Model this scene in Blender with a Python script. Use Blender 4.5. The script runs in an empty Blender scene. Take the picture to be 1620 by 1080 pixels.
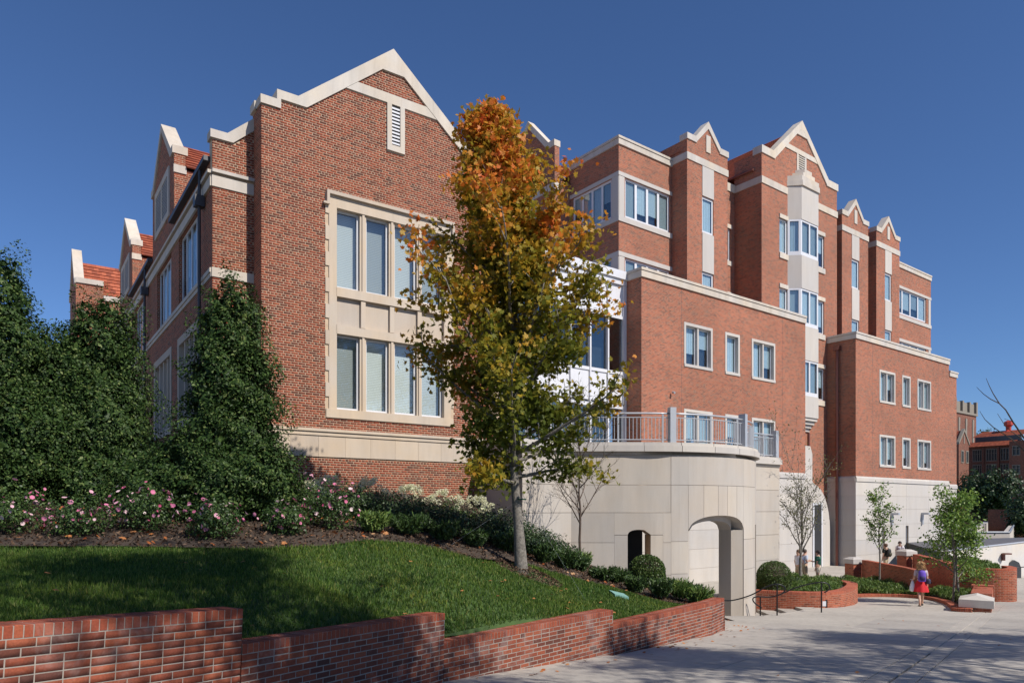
import bpy, math, random
import numpy as np
from mathutils import Vector, Matrix
random.seed(7); rng = np.random.default_rng(7)
PI = math.pi
sc = bpy.context.scene
col = sc.collection

# ------------------------------------------------------------------ camera, light, exposure
cam = bpy.data.cameras.new('camera'); co = bpy.data.objects.new('camera', cam); col.objects.link(co)
co.location = (0, 0, 0); co.rotation_euler = (PI/2, 0, 0)
cam.sensor_width = 36; cam.lens = 25.0; cam.shift_y = (803-540)/1620.0
cam.clip_start = 0.1; cam.clip_end = 3000
sc.camera = co
SUN_AZ = math.radians(130.5); SUN_EL = math.radians(44)
tosun = Vector((math.sin(SUN_AZ)*math.cos(SUN_EL), math.cos(SUN_AZ)*math.cos(SUN_EL), math.sin(SUN_EL)))
w = bpy.data.worlds.new('World'); sc.world = w; w.use_nodes = True
nt = w.node_tree; nt.nodes.clear()
out = nt.nodes.new('ShaderNodeOutputWorld'); bg = nt.nodes.new('ShaderNodeBackground')
sky = nt.nodes.new('ShaderNodeTexSky'); sky.sky_type = 'NISHITA'; sky.sun_disc = False
sky.sun_elevation = SUN_EL; sky.sun_rotation = SUN_AZ
sky.altitude = 800; sky.air_density = 1.0; sky.dust_density = 0.2; sky.ozone_density = 4.0
tint = nt.nodes.new('ShaderNodeMix'); tint.data_type = 'RGBA'; tint.blend_type = 'MULTIPLY'; tint.inputs[0].default_value = 1; tint.inputs[7].default_value = (.76, .95, 1.23, 1)
nt.links.new(sky.outputs[0], tint.inputs[6]); nt.links.new(tint.outputs[2], bg.inputs[0]); bg.inputs[1].default_value = 0.075
nt.links.new(bg.outputs[0], out.inputs[0])
sl = bpy.data.lights.new('sun', 'SUN'); sl.energy = 4.6; sl.angle = math.radians(0.53); sl.color = (1.0, 0.93, 0.84)
so = bpy.data.objects.new('sun', sl); col.objects.link(so)
so.rotation_euler = (-tosun).to_track_quat('-Z', 'Y').to_euler()
sc.view_settings.view_transform = 'Standard'; sc.view_settings.look = 'None'
sc.view_settings.exposure = 0.25; sc.view_settings.gamma = 1.0; sc.view_settings.use_curve_mapping = False
sc.cycles.max_bounces = 8; sc.cycles.transparent_max_bounces = 12

# ------------------------------------------------------------------ helpers
I4 = Matrix.Identity(4)
FO = Matrix.Rotation(math.radians(35.1), 4, 'Z')     # axes of the older hall
FN = Matrix.Rotation(math.radians(37.3), 4, 'Z')     # axes of the newer block
WM = {}

def tag(o, label=None, cat=None, group=None, kind=None):
    if label: o['label'] = label
    if cat: o['category'] = cat
    if group: o['group'] = group
    if kind: o['kind'] = kind
    return o

def thing(name, label, cat, loc=(0, 0, 0), rz=0.0, group=None, F=I4, kind=None):
    """Empty at the thing's base; loc is given in frame F"""
    o = bpy.data.objects.new(name, None); col.objects.link(o)
    M = Matrix.Translation(F @ Vector(loc)) @ F.to_3x3().to_4x4() @ Matrix.Rotation(rz, 4, 'Z')
    o.matrix_world = M; o.empty_display_size = .3
    WM[o] = M
    return tag(o, label, cat, group, kind)

def mat_to_np(M): return np.array([[M[i][j] for j in range(4)] for i in range(4)])

class MB:
    def __init__(s, F=I4): s.v = []; s.f = []; s.uv = []; s.m = []; s.F = F
    def face(s, pts, uv=None, m=0):
        n = len(s.v); s.v += [tuple(p) for p in pts]; s.f.append(tuple(range(n, n+len(pts)))); s.uv.append(uv); s.m.append(m)
    def box(s, x0, x1, y0, y1, z0, z1, m=0):
        if x0 > x1: x0, x1 = x1, x0
        if y0 > y1: y0, y1 = y1, y0
        if z0 > z1: z0, z1 = z1, z0
        n = len(s.v)
        s.v += [(x0,y0,z0),(x1,y0,z0),(x1,y1,z0),(x0,y1,z0),(x0,y0,z1),(x1,y0,z1),(x1,y1,z1),(x0,y1,z1)]
        for f in ((0,3,2,1),(4,5,6,7),(0,1,5,4),(1,2,6,5),(2,3,7,6),(3,0,4,7)):
            s.f.append(tuple(n+i for i in f)); s.uv.append(None); s.m.append(m)
        return s
    def wb(s, face, P, s0, s1, o0, o1, z0, z1, m=0):
        """box on a wall: face 'S' looks to -Y at y=P, 'W' looks to -X at x=P; o = distance out of the wall"""
        if face == 'S': s.box(s0, s1, P-o1, P-o0, z0, z1, m)
        else: s.box(P-o1, P-o0, s0, s1, z0, z1, m)
        return s
    def prism(s, face, P, poly, o0, o1, m=0):
        """polygon (s,z) counter-clockwise seen from outside on 'S', extruded from o0 to o1"""
        area = sum(poly[i][0]*poly[(i+1)%len(poly)][1]-poly[(i+1)%len(poly)][0]*poly[i][1] for i in range(len(poly)))
        if area < 0: poly = poly[::-1]
        if face == 'S': fr = [(a, P-o1, z) for a, z in poly]; bk = [(a, P-o0, z) for a, z in poly]
        else: fr = [(P-o1, a, z) for a, z in poly][::-1]; bk = [(P-o0, a, z) for a, z in poly][::-1]
        n = len(fr)
        s.face(fr, m=m); s.face(bk[::-1], m=m)
        for i in range(n):
            j = (i+1) % n
            s.face([fr[i], bk[i], bk[j], fr[j]], m=m)
        return s
    def tube(s, pts, r, n=8, m=0, cap=True):
        pts = [Vector(p) for p in pts]; k = len(pts)
        rr = r if isinstance(r, (list, tuple)) else [r]*k
        base = len(s.v); up = None
        for i, p in enumerate(pts):
            d = (pts[min(i+1, k-1)]-pts[max(i-1, 0)])
            if d.length < 1e-9: d = Vector((0, 0, 1))
            d.normalize()
            if up is None:
                up = d.orthogonal().normalized()
            else:
                up = (up - d*up.dot(d))
                up = up.normalized() if up.length > 1e-6 else d.orthogonal().normalized()
            b = d.cross(up)
            for j in range(n):
                a = 2*PI*j/n
                s.v.append(tuple(p + (up*math.cos(a)+b*math.sin(a))*rr[i]))
        for i in range(k-1):
            for j in range(n):
                a = base+i*n+j; b_ = base+i*n+(j+1) % n
                s.f.append((a, b_, b_+n, a+n)); s.uv.append(None); s.m.append(m)
        if cap:
            s.f.append(tuple(base+j for j in range(n))[::-1]); s.uv.append(None); s.m.append(m)
            s.f.append(tuple(base+(k-1)*n+j for j in range(n))); s.uv.append(None); s.m.append(m)
        return s
    def lathe(s, c, prof, n=16, m=0, sx=1, sy=1):
        base = len(s.v)
        for r, z in prof:
            for j in range(n):
                a = 2*PI*j/n; s.v.append((c[0]+r*sx*math.cos(a), c[1]+r*sy*math.sin(a), c[2]+z))
        for i in range(len(prof)-1):
            for j in range(n):
                a = base+i*n+j; b = base+i*n+(j+1) % n
                s.f.append((a, b, b+n, a+n)); s.uv.append(None); s.m.append(m)
        s.f.append(tuple(base+j for j in range(n))[::-1]); s.uv.append(None); s.m.append(m)
        s.f.append(tuple(base+(len(prof)-1)*n+j for j in range(n))); s.uv.append(None); s.m.append(m)
        return s
    def build(s, name, mat, parent=None, label=None, cat=None, group=None, kind=None, smooth=False, bevel=0):
        if not s.v: return None
        V = np.array(s.v, dtype=float)
        mats = mat if isinstance(mat, (list, tuple)) else [mat]
        uvs = []
        for f, uv in zip(s.f, s.uv):
            if uv is not None: uvs += list(uv); continue
            p0, p1, p2 = V[f[0]], V[f[1]], V[f[2]]
            n = np.cross(p1-p0, p2-p0); L = np.linalg.norm(n)
            if L < 1e-12 and len(f) > 3:
                n = np.cross(V[f[2]]-p0, V[f[3]]-p0); L = np.linalg.norm(n)
            n = n/(L+1e-12)
            if abs(n[2]) > .8:
                for i in f: uvs.append((V[i][0], V[i][1]))
            else:
                t = np.array((-n[1], n[0], 0)); t /= (np.linalg.norm(t)+1e-12)
                for i in f: uvs.append((float(V[i] @ t), V[i][2]))
        root = parent
        while root is not None and root.parent is not None: root = root.parent
        if root is not None:
            T = mat_to_np(WM.get(root, I4).inverted() @ s.F)
        else:
            T = mat_to_np(s.F)
        V = V @ T[:3, :3].T + T[:3, 3]
        org = None
        if parent is None:      # own origin at the base centre
            org = np.array(((V[:, 0].min()+V[:, 0].max())/2, (V[:, 1].min()+V[:, 1].max())/2, V[:, 2].min()))
            V = V - org
        me = bpy.data.meshes.new(name)
        me.from_pydata(V.tolist(), [], s.f)
        ul = me.uv_layers.new(name='UVMap')
        ul.data.foreach_set('uv', np.array(uvs, dtype=np.float32).ravel())
        for mm in mats: me.materials.append(mm)
        if len(mats) > 1: me.polygons.foreach_set('material_index', s.m)
        if smooth: me.polygons.foreach_set('use_smooth', [True]*len(s.f))
        me.update()
        o = bpy.data.objects.new(name, me); col.objects.link(o)
        if org is not None: o.location = org.tolist()
        if parent is not None: o.parent = parent
        if bevel:
            b = o.modifiers.new('bevel', 'BEVEL'); b.width = bevel; b.segments = 2; b.limit_method = 'ANGLE'
            me2 = o.data
        return tag(o, label, cat, group, kind)

def npmesh(name, V, Fq, mat, parent=None, loc=None, smooth=False, **kw):
    """fast mesh from numpy verts and equal-size faces; verts in world, or local of the parent thing when parent"""
    V = np.asarray(V, dtype=np.float32)
    if parent is not None:
        root = parent
        while root.parent is not None: root = root.parent
        T = mat_to_np(WM.get(root, I4).inverted()); V = (V @ T[:3, :3].T + T[:3, 3]).astype(np.float32)
    elif loc is not None:
        V = V - np.array(loc, dtype=np.float32)
    Fq = np.asarray(Fq, dtype=np.int32); k = Fq.shape[1]
    me = bpy.data.meshes.new(name)
    me.vertices.add(len(V)); me.vertices.foreach_set('co', V.ravel())
    me.loops.add(Fq.size); me.loops.foreach_set('vertex_index', Fq.ravel())
    me.polygons.add(len(Fq)); me.polygons.foreach_set('loop_start', np.arange(0, Fq.size, k, dtype=np.int32))
    me.polygons.foreach_set('loop_total', np.full(len(Fq), k, dtype=np.int32))
    me.materials.append(mat)
    if smooth: me.polygons.foreach_set('use_smooth', np.ones(len(Fq), dtype=bool))
    me.update(calc_edges=True)
    o = bpy.data.objects.new(name, me); col.objects.link(o)
    if parent is not None: o.parent = parent
    elif loc is not None: o.location = loc
    return tag(o, **kw)

# ------------------------------------------------------------------ materials
def newmat(name):
    m = bpy.data.materials.new(name); m.use_nodes = True
    n = m.node_tree; b = n.nodes['Principled BSDF']
    return m, n, b
def N(n, t, **kw):
    x = n.nodes.new(t)
    for k, v in kw.items(): setattr(x, k, v)
    return x
def ramp(n, stops, interp='LINEAR'):
    r = N(n, 'ShaderNodeValToRGB'); r.color_ramp.interpolation = interp
    e = r.color_ramp.elements
    while len(e) > 1: e.remove(e[-1])
    e[0].position = stops[0][0]; e[0].color = (*stops[0][1], 1)
    for p, c in stops[1:]:
        q = e.new(p); q.color = (*c, 1)
    return r
def mixc(n, a, b, fac, mode='MIX'):
    m = N(n, 'ShaderNodeMix', data_type='RGBA', blend_type=mode)
    for i, v in ((0, fac), (6, a), (7, b)):
        if hasattr(v, 'is_output') or isinstance(v, bpy.types.NodeSocket): n.links.new(v, m.inputs[i])
        elif i == 0: m.inputs[0].default_value = v
        else: m.inputs[i].default_value = (*v, 1)
    return m.outputs[2]
def bump(n, b, h, strength=.5, dist=.01):
    x = N(n, 'ShaderNodeBump'); x.inputs['Strength'].default_value = strength; x.inputs['Distance'].default_value = dist
    n.links.new(h, x.inputs['Height']); n.links.new(x.outputs[0], b.inputs['Normal'])
def noise(n, scale, detail=4, rough=.55, vec=None, dist=0):
    x = N(n, 'ShaderNodeTexNoise'); x.inputs['Scale'].default_value = scale; x.inputs['Detail'].default_value = detail
    x.inputs['Roughness'].default_value = rough; x.inputs['Distortion'].default_value = dist
    if vec is not None: n.links.new(vec, x.inputs['Vector'])
    return x
def wpos(n): return N(n, 'ShaderNodeNewGeometry').outputs['Position']

def plain(name, c, rough=.6, metal=0, var=.12, scale=3, spec=None, bumps=0, bscale=40):
    m, n, b = newmat(name)
    p = wpos(n)
    x = noise(n, scale, 5, .6, p)
    r = ramp(n, [(.3, tuple(v*(1-var) for v in c)), (.7, tuple(min(1, v*(1+var)) for v in c))])
    n.links.new(x.outputs[0], r.inputs[0]); n.links.new(r.outputs[0], b.inputs['Base Color'])
    b.inputs['Roughness'].default_value = rough; b.inputs['Metallic'].default_value = metal
    if spec is not None: b.inputs['Specular IOR Level'].default_value = spec
    if bumps:
        y = noise(n, bscale, 6, .6, p); bump(n, b, y.outputs[0], bumps, .01)
    return m

def brickmat(name, cols, mortar, msize=.010, squash=.5, sqf=6, bw=.2032, rh=.0677, tone=.24):
    m, n, b = newmat(name)
    uv = N(n, 'ShaderNodeUVMap')
    t = N(n, 'ShaderNodeTexBrick', offset=.5, offset_frequency=2, squash=squash, squash_frequency=sqf)
    t.inputs['Color1'].default_value = (0, 0, 0, 1); t.inputs['Color2'].default_value = (1, 1, 1, 1)
    t.inputs['Mortar'].default_value = (.5, .5, .5, 1)
    t.inputs['Scale'].default_value = 1; t.inputs['Mortar Size'].default_value = msize*.5; t.inputs['Mortar Smooth'].default_value = .15
    t.inputs['Brick Width'].default_value = bw; t.inputs['Row Height'].default_value = rh
    n.links.new(uv.outputs[0], t.inputs[0])
    k = len(cols); r = ramp(n, [(i/(k-1), c) for i, c in enumerate(cols)])
    n.links.new(t.outputs['Color'], r.inputs[0])
    p = wpos(n); big = noise(n, .35, 4, .6, p); fine = noise(n, 25, 4, .6, p)
    rb = ramp(n, [(.3, (1-tone,)*3), (.7, (1+tone*.6,)*3)]); n.links.new(big.outputs[0], rb.inputs[0])
    rf = ramp(n, [(.25, (.82,)*3), (.75, (1.12,)*3)]); n.links.new(fine.outputs[0], rf.inputs[0])
    c1 = mixc(n, r.outputs[0], rb.outputs[0], 1, 'MULTIPLY'); c2 = mixc(n, c1, rf.outputs[0], 1, 'MULTIPLY')
    mm = mixc(n, mortar, rf.outputs[0], .6, 'MULTIPLY')
    c = mixc(n, c2, mm, t.outputs['Fac'])
    n.links.new(c, b.inputs['Base Color']); b.inputs['Roughness'].default_value = .9
    b.inputs['Specular IOR Level'].default_value = .25
    inv = N(n, 'ShaderNodeMath', operation='SUBTRACT'); inv.inputs[0].default_value = 1; n.links.new(t.outputs['Fac'], inv.inputs[1])
    bump(n, b, inv.outputs[0], .6, .006)
    return m

def brickpiece(name, cols, src, stain=0):
    m, n, b = newmat(name)
    if src == 'obj': s = N(n, 'ShaderNodeObjectInfo').outputs['Random']
    else: s = N(n, 'ShaderNodeNewGeometry').outputs['Random Per Island']
    k = len(cols); r = ramp(n, [(i/(k-1), c) for i, c in enumerate(cols)]); n.links.new(s, r.inputs[0])
    p = wpos(n); f = noise(n, 60, 5, .65, p); rf = ramp(n, [(.25, (.72,)*3), (.75, (1.2,)*3)]); n.links.new(f.outputs[0], rf.inputs[0])
    c = mixc(n, r.outputs[0], rf.outputs[0], 1, 'MULTIPLY')
    if stain:
        g = noise(n, 1.7, 5, .7, p, .6); rg = ramp(n, [(.52, (0, 0, 0)), (.72, (stain,)*3)]); n.links.new(g.outputs[0], rg.inputs[0])
        c = mixc(n, c, (.42, .38, .36), rg.outputs[0])
    n.links.new(c, b.inputs['Base Color']); b.inputs['Roughness'].default_value = .88; b.inputs['Specular IOR Level'].default_value = .3
    bump(n, b, f.outputs[0], .5, .004)
    return m

def leafmat(name, stops, rough=.45, trans=.25, spec=.4, extra=None):
    m, n, b = newmat(name)
    s = N(n, 'ShaderNodeNewGeometry')
    r = ramp(n, stops); n.links.new(s.outputs['Random Per Island'], r.inputs[0])
    c = r.outputs[0]
    if extra: c = extra(n, c, s)
    n.links.new(c, b.inputs['Base Color']); b.inputs['Roughness'].default_value = rough
    b.inputs['Specular IOR Level'].default_value = spec
    if trans:
        t = N(n, 'ShaderNodeBsdfTranslucent'); mx = N(n, 'ShaderNodeMixShader'); mx.inputs[0].default_value = trans
        n.links.new(c, t.inputs[0]); n.links.new(b.outputs[0], mx.inputs[1]); n.links.new(t.outputs[0], mx.inputs[2])
        n.links.new(mx.outputs[0], n.nodes['Material Output'].inputs[0])
    return m

def stonemat(name, c, streak=.12, rough=.85, warm=(1.06, .98, .86)):
    m, n, b = newmat(name); p = wpos(n)
    mp = N(n, 'ShaderNodeMapping'); mp.inputs['Scale'].default_value = (1, 1, .18); n.links.new(p, mp.inputs[0])
    a = noise(n, 2.2, 6, .62, mp.outputs[0]); ra = ramp(n, [(.25, tuple(v*(1-streak) for v in c)), (.75, tuple(v*(1+streak*.6) for v in c))]); n.links.new(a.outputs[0], ra.inputs[0])
    g = noise(n, .8, 3, .5, p); rg = ramp(n, [(.35, (1, 1, 1)), (.7, warm)]); n.links.new(g.outputs[0], rg.inputs[0])
    f = noise(n, 90, 4, .6, p); rf = ramp(n, [(.2, (.93,)*3), (.8, (1.05,)*3)]); n.links.new(f.outputs[0], rf.inputs[0])
    cc = mixc(n, mixc(n, ra.outputs[0], rg.outputs[0], 1, 'MULTIPLY'), rf.outputs[0], 1, 'MULTIPLY')
    oi = N(n, 'ShaderNodeObjectInfo'); ro = ramp(n, [(0, (.90, .90, .91)), (.5, (.98, .97, .96)), (1, (1.06, 1.04, 1.0))]); n.links.new(oi.outputs['Random'], ro.inputs[0])
    cc = mixc(n, cc, ro.outputs[0], 1, 'MULTIPLY')
    m2 = N(n, 'ShaderNodeMapping'); m2.inputs['Scale'].default_value = (3.2, 3.2, .22); n.links.new(p, m2.inputs[0])
    dr = noise(n, 2.4, 5, .7, m2.outputs[0]); rd = ramp(n, [(.56, (1, 1, 1)), (.78, (.80, .78, .75))]); n.links.new(dr.outputs[0], rd.inputs[0])
    cc = mixc(n, cc, rd.outputs[0], streak*4, 'MULTIPLY')
    n.links.new(cc, b.inputs['Base Color']); b.inputs['Roughness'].default_value = rough; b.inputs['Specular IOR Level'].default_value = .3
    bump(n, b, f.outputs[0], .15, .003)
    return m

def glassmat(name, refl, tint=(.75, .85, .9)):
    m = bpy.data.materials.new(name); m.use_nodes = True; n = m.node_tree; n.nodes.clear()
    o = N(n, 'ShaderNodeOutputMaterial'); mx = N(n, 'ShaderNodeMixShader'); tr = N(n, 'ShaderNodeBsdfTransparent'); gl = N(n, 'ShaderNodeBsdfGlossy')
    tr.inputs[0].default_value = (*tint, 1); gl.inputs['Roughness'].default_value = .02; gl.inputs[0].default_value = (.88, .88, .86, 1)
    lw = N(n, 'ShaderNodeLayerWeight'); lw.inputs[0].default_value = .35
    mr = N(n, 'ShaderNodeMapRange'); mr.inputs['To Min'].default_value = refl; mr.inputs['To Max'].default_value = .6
    n.links.new(lw.outputs['Facing'], mr.inputs[0]); 
    pw = N(n, 'ShaderNodeMath', operation='POWER'); pw.inputs[1].default_value = 2.5
    n.links.new(lw.outputs['Facing'], pw.inputs[0]); n.links.new(pw.outputs[0], mr.inputs[0])
    p = wpos(n); nz = noise(n, .9, 2, .5, p); bm = N(n, 'ShaderNodeBump'); bm.inputs['Strength'].default_value = .06; bm.inputs['Distance'].default_value = .05
    n.links.new(nz.outputs[0], bm.inputs['Height']); n.links.new(bm.outputs[0], gl.inputs['Normal'])
    n.links.new(mr.outputs[0], mx.inputs[0]); n.links.new(tr.outputs[0], mx.inputs[1]); n.links.new(gl.outputs[0], mx.inputs[2]); n.links.new(mx.outputs[0], o.inputs[0])
    return m

def blindmat(name, c, pitch=.05, vert=False):
    m, n, b = newmat(name); p = N(n, 'ShaderNodeSeparateXYZ'); uv = N(n, 'ShaderNodeUVMap'); n.links.new(uv.outputs[0], p.inputs[0])
    ml = N(n, 'ShaderNodeMath', operation='MULTIPLY'); ml.inputs[1].default_value = 1/pitch; n.links.new(p.outputs[0 if vert else 1], ml.inputs[0])
    fr = N(n, 'ShaderNodeMath', operation='FRACT'); n.links.new(ml.outputs[0], fr.inputs[0])
    r = ramp(n, [(0, tuple(v*.6 for v in c)), (.25, c), (.8, tuple(v*1.1 for v in c)), (1, tuple(v*.6 for v in c))]); n.links.new(fr.outputs[0], r.inputs[0])
    n.links.new(r.outputs[0], b.inputs['Base Color']); b.inputs['Roughness'].default_value = .8
    return m

M = {}
oldcols = [(.11, .04, .028), (.18, .05, .028), (.26, .06, .031), (.29, .07, .036), (.32, .085, .042), (.24, .066, .035), (.14, .05, .036)]
newcols = [(.17, .075, .05), (.27, .085, .05), (.345, .102, .053), (.39, .12, .062), (.33, .115, .064), (.22, .11, .075)]
wallcols = [(.085, .036, .028), (.17, .046, .027), (.21, .055, .03), (.25, .067, .034), (.28, .08, .04), (.22, .06, .034), (.13, .045, .03)]
M['brick_old'] = brickmat('old_brick', oldcols, (.50, .385, .27), msize=.0115)
M['brick_new'] = brickmat('new_brick', newcols, (.44, .34, .26), msize=.0105)
M['brick_planter'] = brickmat('planter_brick', [(.20, .06, .035), (.30, .075, .038), (.37, .09, .045), (.40, .11, .055), (.30, .09, .05)], (.40, .30, .22), squash=1)
M['brick_cap'] = brickmat('rowlock_brick', [(.28, .07, .038), (.36, .085, .045), (.41, .11, .058)], (.38, .27, .20), squash=1, bw=.0677, rh=.21, msize=.008)
M['piece_old'] = brickpiece('old_brick_piece', oldcols, 'obj'); M['mass_old'] = brickpiece('old_brick_mass', oldcols, 'isl')
M['piece_wall'] = brickpiece('wall_brick_piece', wallcols, 'obj', .28); M['mass_wall'] = brickpiece('wall_brick_mass', wallcols, 'isl', .28)
M['cap_piece'] = brickpiece('cap_brick_piece', [(.20, .05, .03), (.29, .07, .035), (.27, .065, .033), (.33, .09, .045)], 'obj', .2)
M['mortar'] = plain('mortar', (.52, .40, .28), .95, var=.12, scale=6, bumps=.3, bscale=120)
M['mortar_wall'] = plain('wall_mortar', (.29, .26, .225), .95, var=.2, scale=6, bumps=.3, bscale=120)
M['lime'] = stonemat('limestone', (.50, .44, .375))
M['cast'] = stonemat('cast_stone', (.46, .43, .39), .08, warm=(1.03, .99, .94))
M['terrace'] = stonemat('terrace_stone', (.46, .43, .392), .10, warm=(1.03, .98, .92))
M['white_cast'] = stonemat('pale_stone', (.50, .48, .455), .08, warm=(1.02, .99, .95))
M['coping'] = stonemat('coping_stone', (.53, .50, .46), .18)
M['whitemetal'] = plain('white_painted_metal', (.62, .63, .66), .35, var=.03)
M['greymetal'] = plain('grey_painted_metal', (.45, .47, .50), .4, .3, var=.05)
M['gutter'] = plain('dark_gutter_metal', (.055, .055, .062), .5, .2, var=.1)
M['brownpipe'] = plain('brown_pipe_metal', (.16, .06, .045), .4, .3, var=.1)
M['black'] = plain('black_iron', (.012, .012, .014), .35, .4, var=.1)
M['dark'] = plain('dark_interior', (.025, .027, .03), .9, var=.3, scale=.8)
M['darkmetal'] = plain('dark_louvre', (.30, .30, .30), .6, var=.1)
M['glass'] = glassmat('window_glass', .09, (.92, .95, .95)); M['glass_hi'] = glassmat('coated_glass', .11, (.84, .91, .94))
M['blind_lt'] = blindmat('light_blind', (.72, .74, .72)); M['blind_md'] = blindmat('grey_blind', (.60, .62, .61)); M['blind_dk'] = blindmat('dark_blind', (.38, .40, .40))
M['curtain'] = blindmat('curtain', (.66, .69, .70), .16, True)
def concmat():
    m, n, b = newmat('walk_concrete'); p = wpos(n)
    a = noise(n, .5, 6, .65, p); ra = ramp(n, [(.3, (.355, .33, .295)), (.7, (.455, .425, .38))]); n.links.new(a.outputs[0], ra.inputs[0])
    c = noise(n, 7, 6, .7, p, .4); rc = ramp(n, [(.45, (1, 1, 1)), (.72, (.76, .75, .74))]); n.links.new(c.outputs[0], rc.inputs[0])
    f = noise(n, 120, 3, .6, p); rf = ramp(n, [(.3, (.9,)*3), (.7, (1.08,)*3)]); n.links.new(f.outputs[0], rf.inputs[0])
    oi = N(n, 'ShaderNodeObjectInfo'); ro = ramp(n, [(0, (.88, .88, .89)), (1, (1.07, 1.06, 1.04))]); n.links.new(oi.outputs['Random'], ro.inputs[0])
    cc = mixc(n, mixc(n, mixc(n, ra.outputs[0], rc.outputs[0], 1, 'MULTIPLY'), rf.outputs[0], 1, 'MULTIPLY'), ro.outputs[0], 1, 'MULTIPLY')
    n.links.new(cc, b.inputs['Base Color']); b.inputs['Roughness'].default_value = .85; bump(n, b, f.outputs[0], .25, .004); return m
M['concrete'] = concmat()
M['asphalt'] = plain('asphalt', (.07, .07, .07), .9, var=.2)
M['soil'] = plain('soil', (.05, .035, .025), .95, var=.4, scale=9, bumps=.6, bscale=30)
M['bark_grey'] = plain('grey_bark', (.17, .155, .135), .9, var=.55, scale=22, bumps=.8, bscale=45)
M['bark_dark'] = plain('dark_bark', (.09, .065, .05), .9, var=.3, scale=14, bumps=.6, bscale=45)
M['turf'] = plain('turf', (.045, .085, .018), .9, var=.3, scale=2.5, bumps=.5, bscale=60)
def tilemat():
    m, n, b = newmat('clay_tile'); uv = N(n, 'ShaderNodeUVMap')
    t = N(n, 'ShaderNodeTexBrick', offset=.5, offset_frequency=2, squash=1)
    t.inputs['Color1'].default_value = (0, 0, 0, 1); t.inputs['Color2'].default_value = (1, 1, 1, 1); t.inputs['Mortar'].default_value = (0, 0, 0, 1)
    t.inputs['Scale'].default_value = 1; t.inputs['Mortar Size'].default_value = .006; t.inputs['Brick Width'].default_value = .24; t.inputs['Row Height'].default_value = .3
    n.links.new(uv.outputs[0], t.inputs[0])
    r = ramp(n, [(0, (.20, .05, .025)), (.5, (.33, .08, .035)), (1, (.42, .115, .055))]); n.links.new(t.outputs['Color'], r.inputs[0])
    n.links.new(r.outputs[0], b.inputs['Base Color']); b.inputs['Roughness'].default_value = .7
    return m
M['tile'] = tilemat()
M['paleroof'] = plain('grey_roof', (.10, .10, .11), .8)

# leaf materials
def maple_extra(n, c, s):
    sp = N(n, 'ShaderNodeSeparateXYZ'); n.links.new(s.outputs['Position'], sp.inputs[0])
    mr = N(n, 'ShaderNodeMapRange'); mr.inputs['From Min'].default_value = 1.5; mr.inputs['From Max'].default_value = 8.6; n.links.new(sp.outputs[2], mr.inputs[0])
    nz = noise(n, .75, 3, .6, s.outputs['Position'])
    ad = N(n, 'ShaderNodeMath', operation='ADD'); n.links.new(mr.outputs[0], ad.inputs[0])
    m2 = N(n, 'ShaderNodeMath', operation='MULTIPLY'); m2.inputs[1].default_value = 2.2; n.links.new(nz.outputs[0], m2.inputs[0]); n.links.new(m2.outputs[0], ad.inputs[1])
    ri = N(n, 'ShaderNodeMath', operation='MULTIPLY'); ri.inputs[1].default_value = .55; n.links.new(s.outputs['Random Per Island'], ri.inputs[0])
    a2 = N(n, 'ShaderNodeMath', operation='ADD'); n.links.new(ad.outputs[0], a2.inputs[0]); n.links.new(ri.outputs[0], a2.inputs[1])
    # leaves at the ends of the limbs turned first
    cv = N(n, 'ShaderNodeCombineXYZ'); n.links.new(sp.outputs[0], cv.inputs[0]); n.links.new(sp.outputs[1], cv.inputs[1])
    dd = N(n, 'ShaderNodeVectorMath', operation='DISTANCE'); dd.inputs[1].default_value = (.1, 15, 0); n.links.new(cv.outputs[0], dd.inputs[0])
    m3 = N(n, 'ShaderNodeMath', operation='MULTIPLY_ADD'); m3.inputs[1].default_value = .26; m3.inputs[2].default_value = -.42; n.links.new(dd.outputs['Value'], m3.inputs[0])
    a3 = N(n, 'ShaderNodeMath', operation='ADD'); n.links.new(a2.outputs[0], a3.inputs[0]); n.links.new(m3.outputs[0], a3.inputs[1]); a2 = a3
    ab = N(n, 'ShaderNodeMath', operation='SUBTRACT'); ab.inputs[1].default_value = .99
    n.links.new(a2.outputs[0], ab.inputs[0])
    dv_ = N(n, 'ShaderNodeMath', operation='MULTIPLY'); dv_.inputs[1].default_value = .62; n.links.new(ab.outputs[0], dv_.inputs[0]); ab = dv_
    r = ramp(n, [(0, (.09, .12, .015)), (.25, (.17, .18, .02)), (.46, (.33, .26, .025)), (.62, (.52, .30, .03)), (.80, (.66, .21, .03)), (1, (.62, .12, .03))])
    n.links.new(ab.outputs[0], r.inputs[0])
    return r.outputs[0]
M['maple'] = leafmat('maple_leaf', [(0, (.1, .1, .02)), (1, (.3, .2, .03))], .5, .42, .3, maple_extra)
M['holly'] = leafmat('holly_leaf', [(0, (.014, .034, .009)), (.5, (.032, .066, .016)), (.82, (.06, .105, .026)), (.93, (.10, .15, .04)), (1, (.17, .21, .07))], .5, .15, .18)
M['boxleaf'] = leafmat('boxwood_leaf', [(0, (.03, .06, .012)), (.6, (.07, .12, .025)), (1, (.12, .17, .04))], .45, .2)
M['juniper'] = leafmat('juniper_needle', [(0, (.04, .09, .02)), (.6, (.11, .19, .035)), (1, (.22, .28, .07))], .5, .2)
M['darkshrub'] = leafmat('dark_shrub_leaf', [(0, (.012, .03, .01)), (.6, (.03, .06, .018)), (1, (.06, .10, .03))], .45, .15)
M['roseleaf'] = leafmat('rose_leaf', [(0, (.025, .05, .015)), (.6, (.05, .10, .025)), (1, (.10, .16, .04))], .45, .2)
M['petal'] = leafmat('pink_petal', [(0, (.55, .08, .20)), (.35, (.72, .22, .38)), (.7, (.80, .45, .55)), (1, (.85, .72, .70))], .6, .25)
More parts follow.
